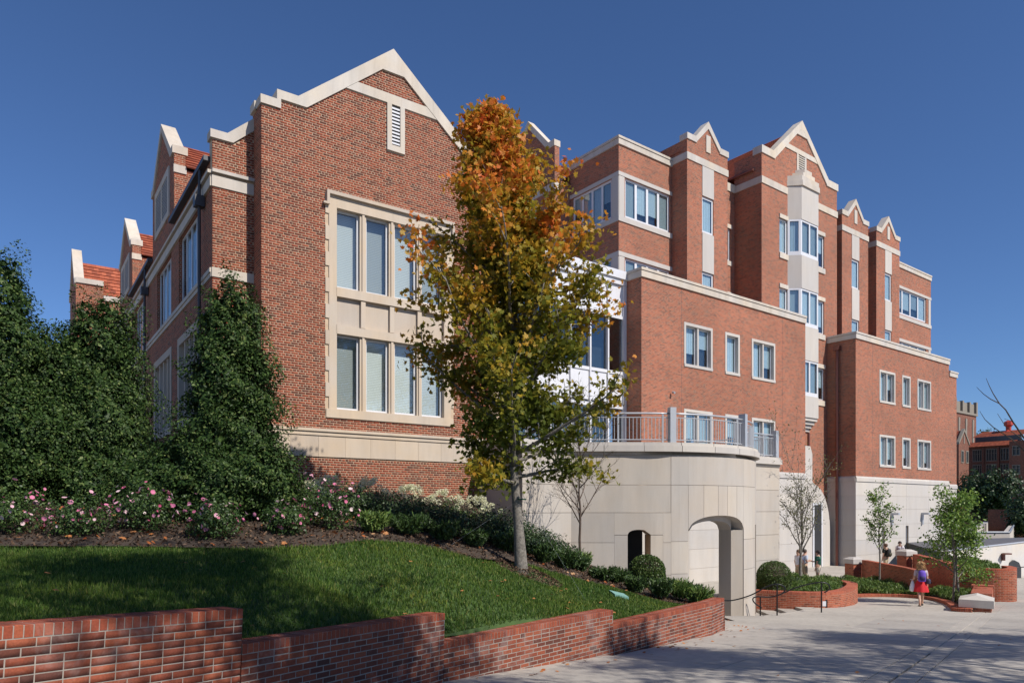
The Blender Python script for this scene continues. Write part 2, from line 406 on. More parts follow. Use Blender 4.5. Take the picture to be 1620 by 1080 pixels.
M['hydrangea'] = leafmat('hydrangea_petal', [(0, (.55, .58, .32)), (.5, (.72, .72, .50)), (1, (.82, .80, .66))], .7, .25)
M['green'] = leafmat('bright_leaf', [(0, (.07, .14, .025)), (.6, (.15, .26, .045)), (1, (.26, .36, .07))], .45, .35)
M['olive'] = leafmat('thin_tree_leaf', [(0, (.06, .08, .025)), (.6, (.12, .14, .04)), (1, (.20, .18, .06))], .5, .3)
def grass_extra(n, c, s):
    z = noise(n, .9, 4, .65, s.outputs['Position']); rr = ramp(n, [(.3, (.72, .85, .8)), (.5, (1, 1, 1)), (.72, (1.5, 1.25, 1.0))]); n.links.new(z.outputs[0], rr.inputs[0])
    return mixc(n, c, rr.outputs[0], 1, 'MULTIPLY')
M['grass'] = leafmat('grass_blade', [(0, (.03, .065, .012)), (.5, (.07, .135, .02)), (.85, (.12, .19, .03)), (1, (.24, .25, .08))], .55, .3, .25, grass_extra)
M['chip'] = leafmat('mulch_chip', [(0, (.03, .018, .012)), (.6, (.085, .05, .032)), (1, (.20, .13, .085))], .9, 0, .2)
M['litter'] = leafmat('fallen_leaf', [(0, (.30, .07, .02)), (.5, (.42, .16, .05)), (1, (.50, .30, .16))], .7, .1, .2)
M['shade_leaf'] = leafmat('oak_leaf', [(0, (.03, .06, .015)), (1, (.09, .14, .03))], .5, .3)

# ------------------------------------------------------------------ ground profile
GP = [(-80, -1.6), (0, -1.6), (8, -2.26), (13, -2.67), (16.5, -2.95), (22.6, -3.42), (26, -3.62), (29, -3.80), (33, -3.93), (40, -3.97), (400, -3.97)]
def g(y):
    for (a, za), (b, zb) in zip(GP, GP[1:]):
        if y <= b: return za + (zb-za)*(y-a)/(b-a)
    return GP[-1][1]
PLZ = -3.95
def gback(x, y):
    far = max(0, y-60)*.02
    return PLZ-.03 - max(0, x-24)*.045*(1 if x < 60 else 60/x) - min(far, 1.5)

def sheet(name, xs, ys, zf, mat, kind='structure', F=I4, label=None):
    V = [(x, y, zf(x, y)) for y in ys for x in xs]; nx = len(xs)
    Fq = [(j*nx+i, j*nx+i+1, (j+1)*nx+i+1, (j+1)*nx+i) for j in range(len(ys)-1) for i in range(nx-1)]
    return npmesh(name, V, Fq, mat, kind=kind)
sheet('ground', [-1500, -300, -60, -20, 0, 20, 40, 100, 300, 1500], [-1500, -200, -80, 0, 8, 13, 16.5, 22.55], lambda x, y: g(max(y, -80))-.06, M['concrete'])
sheet('plaza_ground', [-1500, -400, -60, -20, 0, 10, 20, 24, 30, 40, 60, 100, 200, 500, 1500], [22.55, 30, 40, 50, 60, 80, 100, 135, 200, 500, 1500], gback, M['concrete'])

# walkway of poured slabs, parallel to the garden wall
wk = thing('walkway', 'broad sloping concrete walk poured in slabs', None, (0, 0, 0), kind='structure'); 
A = math.radians(37.3); du = Vector((math.sin(A), math.cos(A))); dv = Vector((math.cos(A), -math.sin(A)))
J0 = Vector((5.14, 9.74))
def wallx(y):   # garden wall face
    P = [(-3.58, 5.15), (-2.583, 6.84), (-.93, 9.89), (1.85, 13.0), (4.65, 16.5), (5.33, 17.85)]
    if y < P[0][1]: return P[0][0]-(P[0][1]-y)*.6
    for (a, ya), (b, yb) in zip(P, P[1:]):
        if y <= yb: return a+(b-a)*(y-ya)/(yb-ya)
    return P[-1][0]
def slab(u0, u1, v0, v1, gap=.008):
    c = J0+du*((u0+u1)/2)+dv*((v0+v1)/2)
    if c.y < .5 or c.y > 41 or c.x > 45: return
    if c.x < wallx(c.y)-2.2: return
    if c.y < 22.55 and c.x < wallx(c.y)-1.8: return
    if c.y > 20.3 and c.x < 11.6: return
    if c.y > 24.2 and c.x < 12.8: return
    if c.y > 27.6: return
    for uu_ in (u0, u1):
        for vv_ in (v0, v1):
            q = J0+du*uu_+dv*vv_
            if q.y > 22.4 and q.x < (7.9 if q.y < 22.6 else 7.9+(q.y-22.6)*1.03)+.15: return
    if v1-v0 < .03: return
    if True:
        mb = MB(); nu = 4; nv = 3
        uu = [u0+gap+(u1-u0-2*gap)*i/nu for i in range(nu+1)]; vv = [v0+gap+(v1-v0-2*gap)*i/nv for i in range(nv+1)]
        P = {}
        for i, a in enumerate(uu):
            for j, b_ in enumerate(vv):
                q = J0+du*a+dv*b_; P[i, j] = (q.x, q.y, g(q.y))
        for i in range(nu):
            for j in range(nv): mb.face([P[i, j+1], P[i+1, j+1], P[i+1, j], P[i, j]][::-1])
        for (i0, j0, i1, j1) in [(i, 0, i+1, 0) for i in range(nu)]+[(i+1, nv, i, nv) for i in range(nu)]+[(0, j+1, 0, j) for j in range(nv)]+[(nu, j, nu, j+1) for j in range(nv)]:
            a, b_ = P[i0, j0], P[i1, j1]
            mb.face([(a[0], a[1], a[2]-.05), (b_[0], b_[1], b_[2]-.05), b_, a])
        mb.build('slab', M['concrete'], wk)
vb = [-13.5, -10.5, -7.5, -4.5, -1.5-.9, -.30, -.012, .012, .30, 2.6, 5.6, 8.6, 11.6, 14.6, 17.6]
for i in range(-8, 14):
    for v0, v1 in zip(vb, vb[1:]):
        slab(i*3.0+(.4 if v0 < 0 else 0), i*3.0+3.0+(.4 if v0 < 0 else 0), v0, v1)
# single sheets where slabs meet the odd edges
def polysheet(name, pts, zf, mat, parent=None, kind=None, dz=0, step=1.2, **kw):
    """triangulated grid fill of a polygon, follows zf"""
    import mathutils.geometry as G
    vs = [Vector((p[0], p[1])) for p in pts]; n = len(vs)
    edges = [(i, (i+1) % n) for i in range(n)]
    x0, x1 = min(p.x for p in vs), max(p.x for p in vs); y0, y1 = min(p.y for p in vs), max(p.y for p in vs)
    allv = list(vs)
    y = y0+step*.5
    while y < y1:
        x = x0+step*.5
        while x < x1:
            allv.append(Vector((x, y))); x += step
        y += step
    r = G.delaunay_2d_cdt(allv, edges, [], 2, 1e-5)
    V = [(p.x, p.y, zf(p.x, p.y)+dz) for p in r[0]]; T = [f for f in r[2] if len(f) == 3]
    def inside(px, py):
        c = False; j = n-1
        for i in range(n):
            if (vs[i].y > py) != (vs[j].y > py) and px < (vs[j].x-vs[i].x)*(py-vs[i].y)/(vs[j].y-vs[i].y)+vs[i].x: c = not c
            j = i
        return c
    T2 = []
    for f in T:
        cx = sum(V[i][0] for i in f)/3; cy = sum(V[i][1] for i in f)/3
        if inside(cx, cy): T2.append(f)
    return npmesh(name, V, T2, mat, parent=parent, kind=kind, **kw)
polysheet('pavement', [(3.0, 17), (6.4, 19.2), (6.6, 22.55), (7.9, 22.55), (9.5, 24.05), (11.05, 25.75), (11.2, 27.0), (14, 30), (14, 41), (46, 41), (60, 60), (60, 12), (30, 5), (14, 8)],
          lambda x, y: max(g(y)-.012, gback(x, y)+.012) if y > 22.6 else g(y)-.012, M['concrete'], kind='structure', step=1.5)
polysheet('plaza', [(5.2, 22.62), (7.9, 22.62), (9.5, 24.12), (11.05, 25.85), (11.1, 27.2), (14, 30.2), (14, 41.2), (46, 41.2), (46, 75), (-5, 75), (-5, 26), (4, 24)],
          lambda x, y: max(PLZ, gback(x, y)+.01) if x < 22 else gback(x, y)+.02, M['concrete'], kind='structure', step=2.5)
# the drop beside the walk and the flight of steps down to the arch
st = thing('steps', 'short flight of concrete steps going down beside the curved planter to the arch', 'steps', (9.5, 24.5, PLZ))
def edge_y(x): return 22.6 if x < 7.9 else (22.6+(x-7.9)*.94 if x < 9.5 else 24.1+(x-9.5)*1.1)
for k, (xa, xb, zt) in enumerate(((8.5, 9.1, -3.86), (9.1, 9.7, -3.77), (9.7, 10.3, -3.68), (10.3, 11.05, -3.59))):
    mb = MB(); q = [(xa, edge_y(xa)), (xb, edge_y(xb)), (xb, 27.0), (xa, 27.0)]
    mb.face([(*p, zt) for p in q]); mb.face([(xa, edge_y(xa), zt-.3), (xa, edge_y(xa), zt), (xa, 27.0, zt), (xa, 27.0, zt-.3)]); mb.build('step', M['concrete'], st)
mb = MB(); ep = [(3.5, 22.6), (7.9, 22.6), (9.5, 24.1), (11.05, 25.8)]
for (xa, ya), (xb, yb) in zip(ep, ep[1:]):
    n_ = Vector((yb-ya, -(xb-xa))).normalized()*.10; c_ = [(xa, ya), (xb, yb), (xb+n_.x, yb+n_.y), (xa+n_.x, ya+n_.y)]
    lo_ = [(x, y, -4.2) for x, y in c_]; hi_ = [(x, y, g(y)-.004) for x, y in c_]
    mb.face(hi_); mb.face(lo_)
    for i in range(4): j = (i+1) % 4; mb.face([lo_[i], lo_[j], hi_[j], hi_[i]])
mb.build('edge_kerb', M['concrete'], None, kind='structure')

# ------------------------------------------------------------------ lawn mound
CPT = np.array([(-9, 3.0, -.75), (-5, 4.4, -.80), (-3.8, 5.3, -.98), (-3.1, 6.6, -1.22), (-2.7, 7.1, -1.40), (-1.4, 9.7, -1.62), (-1.0, 10.2, -1.92), (1.5, 13.1, -2.05), (1.9, 13.6, -2.24), (4.3, 16.5, -2.30),
    (-16, 4, -.6), (-16, 11, -.35), (-9, 11, -.56), (-7.5, 8, -.76), (-5.5, 7.5, -.86), (-5.7, 11.5, -.63), (-3.5, 12, -.68), (-2.9, 13.1, -.58), (-1.37, 14, -.83), (.2, 15, -1.36), (1.3, 15.5, -1.62),
    (2.27, 17, -1.90), (3.85, 17.3, -2.36), (-.5, 11.8, -1.45), (-3, 9.5, -1.05), (1.87, 22.4, -1.65), (3.8, 22.4, -2.25), (3.86, 20.0, -2.25), (5.3, 21.0, -2.75), (5.6, 18.5, -2.62),
    (.3, 21.0, -1.1), (-1.1, 23, .1), (-2.2, 19, -.35), (-6.8, 19.2, .45), (-6, 15, .05), (-12, 14, .2), (-12, 20, .6), (-20, 20, .8), (-20, 30, 1.2), (-.8, 16, -.8), (.8, 18.5, -1.35), (-3.5, 16, -.3), (-9, 15, .1)])
def tps_fit(C):
    n = len(C); d = np.linalg.norm(C[:, None, :2]-C[None, :, :2], axis=2)
    K = np.where(d > 0, d*d*np.log(d+1e-9), 0)+np.eye(n)*.6
    P = np.hstack([np.ones((n, 1)), C[:, :2]]); A_ = np.zeros((n+3, n+3)); A_[:n, :n] = K; A_[:n, n:] = P; A_[n:, :n] = P.T
    return np.linalg.solve(A_, np.concatenate([C[:, 2], np.zeros(3)]))
TW = tps_fit(CPT)
def Lz(x, y):
    x = np.atleast_1d(np.asarray(x, float)); y = np.atleast_1d(np.asarray(y, float))
    d = np.hypot(x[:, None]-CPT[:, 0], y[:, None]-CPT[:, 1])
    z = (np.where(d > 0, d*d*np.log(d+1e-9), 0) @ TW[:-3])+TW[-3]+TW[-2]*x+TW[-1]*y
    return z + .02*np.sin(x*2.1+y*1.3)+.015*np.sin(y*3.3-x)
def lz(x, y): return float(Lz(x, y)[0])
LAWN = [(-22, -2), (-8.3, -2), (-5.85, 1.95), (-3.75, 5.3), (-2.83, 6.95), (-1.13, 10.02), (1.64, 13.18), (4.44, 16.67), (5.03, 17.85), (5.45, 22.9), (3.6, 22.9), (1.7, 22.9), (-.9, 24.0), (-7, 20), (-12, 40), (-22, 60)]
polysheet('lawn_mound', LAWN, lz, M['turf'], kind='structure', step=.24, dz=-.015)
BEDF = [(-22, 11.2), (-12, 11.1), (-8.2, 10.9), (-6, 11.3), (-4.2, 11.6), (-3.2, 12.3), (-2.7, 13.2), (-1.9, 13.7), (-.9, 14.2), (.2, 15.6), (1.3, 16.2), (2.3, 16.9), (3.4, 17.2), (4.5, 17.3), (5.1, 18.0)]
BED = BEDF + [(5.4, 22.8), (1.8, 22.7), (-.9, 23.6), (-6.7, 19.6), (-8.2, 21), (-12, 30), (-22, 40)]
polysheet('mulch_bed', BED, lz, M['soil'], kind='structure', step=.35, dz=.02)

def inpoly(px, py, poly):
    P = np.array(poly); n = len(P); c = np.zeros(len(px), bool); j = n-1
    for i in range(n):
        cond = ((P[i, 1] > py) != (P[j, 1] > py)) & (px < (P[j, 0]-P[i, 0])*(py-P[i, 1])/(P[j, 1]-P[i, 1]+1e-12)+P[i, 0])
        c ^= cond; j = i
    return c

# ------------------------------------------------------------------ building kit
def wall(mb, face, P, s0, s1, z0, z1, holes=(), th=.35, m=0):
    xs = sorted({s0, s1, *[h for a in holes for h in a[:2] if s0 < h < s1]})
    for a, b in zip(xs, xs[1:]):
        hs = sorted([(max(z0, h[2]), min(z1, h[3])) for h in holes if h[0] < b-1e-6 and h[1] > a+1e-6 and h[3] > z0 and h[2] < z1])
        z = z0
        for (p, q) in hs:
            if p > z+1e-6: mb.wb(face, P, a, b, -th, 0, z, p, m)
            z = max(z, q)
        if z < z1-1e-6: mb.wb(face, P, a, b, -th, 0, z, z1, m)
BR = random.Random(11)
def window(root, F, face, P, s0, s1, z0, z1, n, setb=.16, fr=.055, mul=.075, frame='whitemetal', glass='glass_hi', blinds=('curtain',), blindf=None, sur=None, surw=.15, sill=True, stone='white_cast', mstone=0, label=None, transom=None, nm='window'):
    """hole s0..s1,z0..z1 already in the wall; builds surround, frame, panes and blinds as parts"""
    a0, a1, b0, b1 = s0, s1, z0, z1
    if sur:
        mb = MB(F)
        mb.wb(face, P, s0, s1, -.25, .025, z1-surw, z1)
        mb.wb(face, P, s0, s1, -.25, .05, z0, z0+surw)
        mb.wb(face, P, s0, s0+surw, -.25, .025, z0+surw, z1-surw); mb.wb(face, P, s1-surw, s1, -.25, .025, z0+surw, z1-surw)
        a0, a1, b0, b1 = s0+surw, s1-surw, z0+surw, z1-surw
        ww = (a1-a0)
        if mstone and n > 1:
            for k in range(1, n):
                c = a0+ww*k/n; mb.wb(face, P, c-mstone/2, c+mstone/2, -.25, -.02, b0, b1)
        sp = mb
    else: sp = None
    mb = MB(F); o0, o1 = -setb-.05, -setb
    panes = []
    if sur and mstone and n > 1:
        for k in range(n):
            l = a0+(a1-a0)*k/n+(mstone/2 if k else 0); r = a0+(a1-a0)*(k+1)/n-(mstone/2 if k < n-1 else 0)
            mb.wb(face, P, l, l+fr, o0, o1, b0, b1); mb.wb(face, P, r-fr, r, o0, o1, b0, b1)
            mb.wb(face, P, l+fr, r-fr, o0, o1, b0, b0+fr); mb.wb(face, P, l+fr, r-fr, o0, o1, b1-fr, b1); panes.append((l+fr, r-fr))
    else:
        mb.wb(face, P, a0, a0+fr, o0, o1, b0, b1); mb.wb(face, P, a1-fr, a1, o0, o1, b0, b1)
        mb.wb(face, P, a0+fr, a1-fr, o0, o1, b0, b0+fr*1.3); mb.wb(face, P, a0+fr, a1-fr, o0, o1, b1-fr, b1)
        ed = [a0+fr]+[a0+(a1-a0)*k/n for k in range(1, n)]+[a1-fr]
        for k in range(1, n): mb.wb(face, P, ed[k]-mul/2, ed[k]+mul/2, o0, o1, b0+fr*1.3, b1-fr)
        for k in range(n): panes.append((ed[k]+(mul/2 if k else 0), ed[k+1]-(mul/2 if k < n-1 else 0)))
    wdw = mb.build(nm, M[frame], root, label=label)
    if sp: sp.build('surround', M[stone], wdw)
    for k, (l, r) in enumerate(panes):
        MB(F).wb(face, P, l-.01, r+.01, -setb-.035, -setb-.02, b0+.02, b1-.02).build('pane', M[glass], wdw)
        bm = blinds[k % len(blinds)]
        dz = 0 if BR.random() < .5 else BR.uniform(.15, .55)*(b1-b0)
        if bm != 'dark': MB(F).wb(face, P, l-.02, r+.02, -setb-.12, -setb-.10, b0+.02+dz, b1-.02).build('blind', M[bm], wdw)
        if dz or bm == 'dark': MB(F).wb(face, P, l-.02, r+.02, -setb-.24, -setb-.22, b0+.02, b1-.02).build('dark_backing', M['dark'], wdw)
    return wdw
def gable_outline(c, hw, zs, zp, sh=.55, up=.25):
    """stepped shoulder gable, left to right outline"""
    return [(c-hw, zs), (c-hw+sh, zs), (c, zp), (c+hw-sh, zs), (c+hw, zs)]
def coping_gable(mb, face, P, c, hw, zs, zp, sh, t=.28, o0=-.4, o1=.05, kick=.12):
    """flat shoulders then a raking coping; quads butt end to end"""
    dz = (zp-zs)/(hw-sh); tt = t*math.sqrt(1+dz*dz)*.8
    for sg in (-1, 1):
        q = lambda s, z: (c+sg*s, z)
        mb.prism(face, P, [q(hw+.03, zs-t), q(hw+.03, zs), q(hw-sh, zs), q(hw-sh-.12, zs-t)], o0, o1)
        mb.prism(face, P, [q(hw-sh-.12, zs-t), q(hw-sh, zs), q(0, zp), q(0, zp-tt)], o0, o1)
def gable_wall(mb, face, P, c, hw, z0, zs, zp, sh, th=.35, m=0):
    mb.prism(face, P, [(c-hw, z0), (c+hw, z0), (c+hw, zs-.1), (c+hw-sh, zs-.1), (c, zp-.15), (c-hw+sh, zs-.1), (c-hw, zs-.1)], -th, 0, m)
def roof_slope(mb, pts, m=0, t=.08):
    """sloping quad given 4 corners (eave a, eave b, ridge b, ridge a) with tile-course steps"""
    a, b, c, d = [Vector(p) for p in pts]
    L = (d-a).length; n = max(2, int(L/.3)); nn = (b-a).cross(d-a).normalized()
    if nn.z < 0: nn = -nn
    W = (b-a).length
    for i in range(n):
        f0, f1 = i/n, (i+1)/n
        p0, p1 = a.lerp(d, f0)+nn*(t*.75), b.lerp(c, f0)+nn*(t*.75); q1, q0 = b.lerp(c, f1)+nn*t*.2, a.lerp(d, f1)+nn*t*.2
        uv = [(0, i*.3), (W, i*.3), (W, i*.3+.3), (0, i*.3+.3)]
        mb.face([p0, p1, q1, q0], uv, m)
        e0, e1 = a.lerp(d, f0)+nn*(t*.1), b.lerp(c, f0)+nn*(t*.1)
        mb.face([e0, e1, p1, p0], [(0, 0), (W, 0), (W, .02), (0, .02)], m)

BV = {}
def brick_mesh(name, L, H, D, mat, ch=.004):
    """chamfered brick, face at y=0 looking to -y, centre of face at origin"""
    k = (name, round(L, 3), round(H, 3), mat.name)
    if k in BV: return BV[k]
    mb = MB(); x, z = L/2, H/2
    F_ = [(-x+ch, 0, -z+ch), (x-ch, 0, -z+ch), (x-ch, 0, z-ch), (-x+ch, 0, z-ch)]
    R = [(-x, ch, -z), (x, ch, -z), (x, ch, z), (-x, ch, z)]; K = [(-x, D, -z), (x, D, -z), (x, D, z), (-x, D, z)]
    mb.face(F_)
    for i in range(4):
        j = (i+1) % 4; mb.face([R[i], R[j], F_[j], F_[i]]); mb.face([K[i], K[j], R[j], R[i]])
    me = bpy.data.meshes.new(name); me.from_pydata(mb.v, [], mb.f); me.materials.append(mat); me.update(); BV[k] = me
    return me
def inst(name, me, parent, Mw):
    o = bpy.data.objects.new(name, me); col.objects.link(o)
    if parent is not None:
        root = parent
        while root.parent is not None: root = root.parent
        o.parent = parent; o.matrix_local = WM[root].inverted() @ Mw
    else: o.matrix_world = Mw
    return o
def brick_mass(name, bricks, Mw, mat, parent, D=.05, proud=0):
    """bricks: list of (x0,x1,z0,z1) on plane y=0 in Mw's frame, joined into one object"""
    B = np.array(bricks); n = len(B); j = rng.uniform(-.0015, .0025, n)
    V = np.empty((n, 8, 3)); 
    x0, x1, z0, z1 = B.T
    for i, (xx, zz, yy) in enumerate(((x0, z0, 0), (x1, z0, 0), (x1, z1, 0), (x0, z1, 0), (x0, z0, 1), (x1, z0, 1), (x1, z1, 1), (x0, z1, 1))):
        V[:, i, 0] = xx; V[:, i, 2] = zz; V[:, i, 1] = (D if yy else 0)-proud+(j if not yy else 0)
    V = V.reshape(-1, 3); q = np.array([(0, 1, 2, 3), (4, 5, 1, 0), (5, 6, 2, 1), (6, 7, 3, 2), (7, 4, 0, 3)])
    Fq = (np.arange(n)[:, None, None]*8+q[None]).reshape(-1, 4)
    T = mat_to_np(Mw); V = V @ T[:3, :3].T+T[:3, 3]
    return npmesh(name, V, Fq, mat, parent=parent, kind='stuff')
def courses(s0, s1, z0, z1, holes=(), header=6, phase=0, test=None):
    """common bond: five stretcher courses and a header course"""
    out = []; k = 0; z = z0
    while z+.0577 <= z1+.03:
        hd = (k % header == 3); pitch = .1016 if hd else .2032
        s = s0+(-.05 if hd else (-.1016 if k % 2 else 0))
        while s < s1:
            a, b = max(s, s0), min(s+pitch-.0125, s1)
            if b-a > .03:
                c = (a+b)/2; zc = z+.029; ok = True
                for h in holes:
                    if h[0]-.0 < b and h[1]+.0 > a and h[2] < zc < h[3]:
                        if a < h[0]-.04: b = h[0]; c = (a+b)/2
                        elif b > h[1]+.04: a = h[1]; c = (a+b)/2
                        else: ok = False
                        break
                if ok and test and not test(c, zc): ok = False
                if ok: out.append((a, b, z, z+.0552))
            s += pitch
        z += .0677; k += 1
    return out
def lay(parent, F, face_pt, bricks, mats, ref=None, limit=300):
    """the bricks that show largest become parts, the rest one part marked stuff; plane 'S' at y=face_pt"""
    Mw = F @ Matrix.Translation((0, face_pt, 0))
    cam_l = (F.inverted() @ Vector((0, 0, 0)))
    bricks.sort(key=lambda b: (b[0]-cam_l.x)**2+(b[2]-cam_l.z)**2)
    for b in bricks[:limit]:
        me = brick_mesh('brick', b[1]-b[0], b[3]-b[2], .05, mats[0], .003)
        inst('brick', me, parent, Mw @ Matrix.Translation(((b[0]+b[1])/2, random.uniform(-.001, .002), (b[2]+b[3])/2)))
    if bricks[limit:]: brick_mass('brick_field', bricks[limit:], Mw, mats[1], parent)

# ------------------------------------------------------------------ older hall with the big street gable
OH = thing('brick_hall', 'older red brick hall with stone coped gable and tall four-light window left of the maple', 'building', (4.42, 20.35, -1.0), F=FO)
GX, GY = 9.39, 19.6
WH = [(7.40, 11.38, 2.58, 9.0)]          # the whole stone window composition
# core behind the brick face: 8 mm mortar recess
mb = MB(FO)
def xin(z): return 6.76+(z-11.2)/.823
core = [(5.503, -1.5), (13.27, -1.5), (13.27, 10.95), (12.0, 11.2), (GX, 13.4), (6.78, 11.2), (6.02, 11.2), (6.02, 10.95), (5.503, 10.95)]
# split round the window
wall(mb, 'S', GY+.003, 5.503, 13.27, -1.5, 10.9, [(7.5, 11.28, 2.7, 8.95)], th=.4)
mb.prism('S', GY+.003, [(6.03, 10.9), (12.75, 10.9), (12.75, 11.2), (12.0, 11.22), (GX, 13.4), (6.78, 11.22), (6.03, 11.2)], -.4, 0)
mb.build('wall', M['mortar'], OH)
MB(FO).box(5.500, 5.503, 19.62, 20.42, -1.5, 10.93).build('side_wall', M['brick_old'], OH)
slopez = lambda x: 11.2+.823*(min(x, 2*GX-x)-6.76)
def gtest(x, z):
    if z > 10.92 and (x < 6.0 or x > 12.78): return False
    if z > 11.19: return z < min(slopez(x)+.05, 13.04) and not (12.1 < z < 12.4)
    return True
br = courses(5.5, 13.27, .06-.0677*8, 13.1, [(7.28, 11.50, 2.58, 9.02), (5.5, 13.3, 1.45, 2.24), (9.18, 9.75, 10.7, 12.2)], test=gtest)
lay(OH, FO, GY, [b for b in br if b[0] < 12.9], (M['piece_old'], M['mass_old']))
# copings
mb = MB(FO)
for sg in (-1, 1):
    q = lambda s, z: (GX+sg*s, z)
    for poly in ([q(3.92, 10.92), q(3.92, 11.15), q(3.48, 11.15), q(3.48, 10.92)],
                 [q(3.48, 10.92), q(3.48, 11.42), q(3.37, 11.42), q(3.37, 10.92)],
                 [q(3.37, 11.18), q(3.37, 11.42), q(2.89, 11.42), q(2.65, 11.18)],
                 [q(2.65, 11.18), q(2.89, 11.42), q(0, 13.80), q(0, 13.36)],
                 [q(0, 13.36), q(.35, 13.07), q(0, 13.07)]):
        mb.prism('S', GY, poly, -.45, .05)
zb, ztp = 12.13, 12.42
mb.prism('S', GY, [(xin(zb)+.01, zb), (2*GX-xin(zb)-.01, zb), (2*GX-xin(ztp)-.01, ztp), (xin(ztp)+.01, ztp)], -.1, .04)
# return of the coping along the west side
mb.box(5.42, 5.90, 19.98, 20.40, 10.92, 11.15)
mb.build('coping', M['coping'], OH)
# louvred slit
lv = MB(FO); 
for a in ((9.18, 9.33, 10.72, 12.12), (9.61, 9.76, 10.72, 12.12), (9.33, 9.61, 10.72, 10.90)): lv.wb('S', GY, a[0], a[1], -.1, .06, a[2], a[3])
lvo = lv.build('louvre_window', M['coping'], OH)
MB(FO).wb('S', GY, 9.33, 9.61, 0, .006, 10.9, 12.12).build('dark_backing', M['dark'], lvo)
for k in range(11):
    mb = MB(FO); z = 10.95+k*.105
    mb.wb('S', GY, 9.335, 9.605, .007, .03, z, z+.05); mb.build('slat', M['whitemetal'], lvo)
# window composition
W0 = MB(FO)
L, R_ = 7.40, 11.38
W0.wb('S', GY, L, R_, -.3, .03, 8.6, 8.93)            # lintel
gl = [(7.62, 8.34), (8.54, 9.27), (9.46, 10.21), (10.38, 11.14)]
for (a, b) in ((7.40, 7.617), (11.143, 11.38)): W0.wb('S', GY, a, b, -.3, .03, 2.83, 8.6)
for (a, b), (c, d) in zip(gl, gl[1:]):
    for z0, z1 in ((2.83, 5.0), (6.33, 8.6)):
        W0.wb('S', GY, b+.003, c-.003, -.28, -.03, z0, z1); W0.prism('S', GY+.03, [(0, 0)]*0, 0, 0) if False else None
        m_ = (b+c)/2; W0.wb('S', GY, m_-.035, m_+.035, -.03, .01, z0, z1)
    m_ = (b+c)/2; W0.wb('S', GY, m_-.07, m_+.07, -.08, .0, 5.27, 6.05)
W0.wb('S', GY, 7.60, 11.16, -.3, .03, 6.07, 6.33)
W0.wb('S', GY, 7.60, 11.16, -.3, .03, 5.0, 5.25)
W0.wb('S', GY, 7.30, 11.48, -.3, .04, 2.58, 2.83)
WO = W0.build('stone_window', M['lime'], OH)
for k in range(4):
    e = [7.60]+[(gl[i][1]+gl[i+1][0])/2 for i in range(3)]+[11.16]
    MB(FO).wb('S', GY, e[k]+.004, e[k+1]-.004, -.2, -.09, 5.25, 6.07).build('stone_panel', M['lime'], WO)
k = 0; z = 2.83
while z < 8.9:      # quoins keyed into the brick
    h = .405 if k % 2 else .34
    a = .12 if k % 2 else 0.02
    for sg in (-1, 1):
        x0 = 7.40-a if sg < 0 else 11.38; x1 = 7.40 if sg < 0 else 11.38+a
        MB(FO).wb('S', GY, x0, x1, -.1, .028, z+.003, min(z+h, 8.93)-.003).build('quoin', M['lime'], WO)
    z += h; k += 1
hd = MB(FO); hd.wb('S', GY, 7.30, 11.48, -.05, .12, 8.93, 9.03); hd.wb('S', GY, 7.30, 7.38, -.05, .12, 8.62, 8.93); hd.wb('S', GY, 11.40, 11.48, -.05, .12, 8.62, 8.93)
hd.wb('S', GY, 7.20, 7.30, -.05, .12, 8.62, 8.68); hd.wb('S', GY, 11.48, 11.58, -.05, .12, 8.62, 8.68)
hd.build('hood_mould', M['lime'], WO)
bl = {(0, 1): 'blind_md', (1, 1): 'blind_dk', (2, 1): 'blind_md', (3, 1): 'blind_dk', (0, 0): 'blind_dk', (1, 0): 'blind_lt', (2, 0): 'blind_lt', (3, 0): 'blind_md'}
for i, (a, b) in enumerate(gl):
    for j, (z0, z1) in enumerate(((2.83, 4.99), (6.33, 8.6))):
        f = MB(FO); o0, o1 = -.19, -.13
        f.wb('S', GY, a-.0, a+.055, o0, o1, z0, z1); f.wb('S', GY, b-.055, b+.0, o0, o1, z0, z1)
        f.wb('S', GY, a+.055, b-.055, o0, o1, z0, z0+.07); f.wb('S', GY, a+.055, b-.055, o0, o1, z1-.06, z1)
        wo = f.build('window', M['whitemetal'], OH)
        MB(FO).wb('S', GY, a+.05, b-.05, -.175, -.165, z0+.06, z1-.05).build('pane', M['glass'], wo)
        MB(FO).wb('S', GY, a+.02, b-.02, -.34, -.32, z0+.03, z1-.03).build('blind', M[bl[i, j]], wo)
# base mouldings and stone band
mb = MB(FO); mb.wb('S', GY, 5.44, 13.3, -.05, .10, 2.16, 2.24); mb.wb('S', GY, 5.46, 13.3, -.05, .06, 2.05, 2.16)
mb.box(5.42, 5.5, 19.65, 20.4, 2.05, 2.24)
mb.build('base_moulding', M['lime'], OH)
x = 5.5
while x < 13:
    MB(FO).wb('S', GY, x+.003, min(x+.79, 13.27)-.003, -.05, .03, 1.45, 2.05).build('stone_block', M['lime'], OH); x += .79
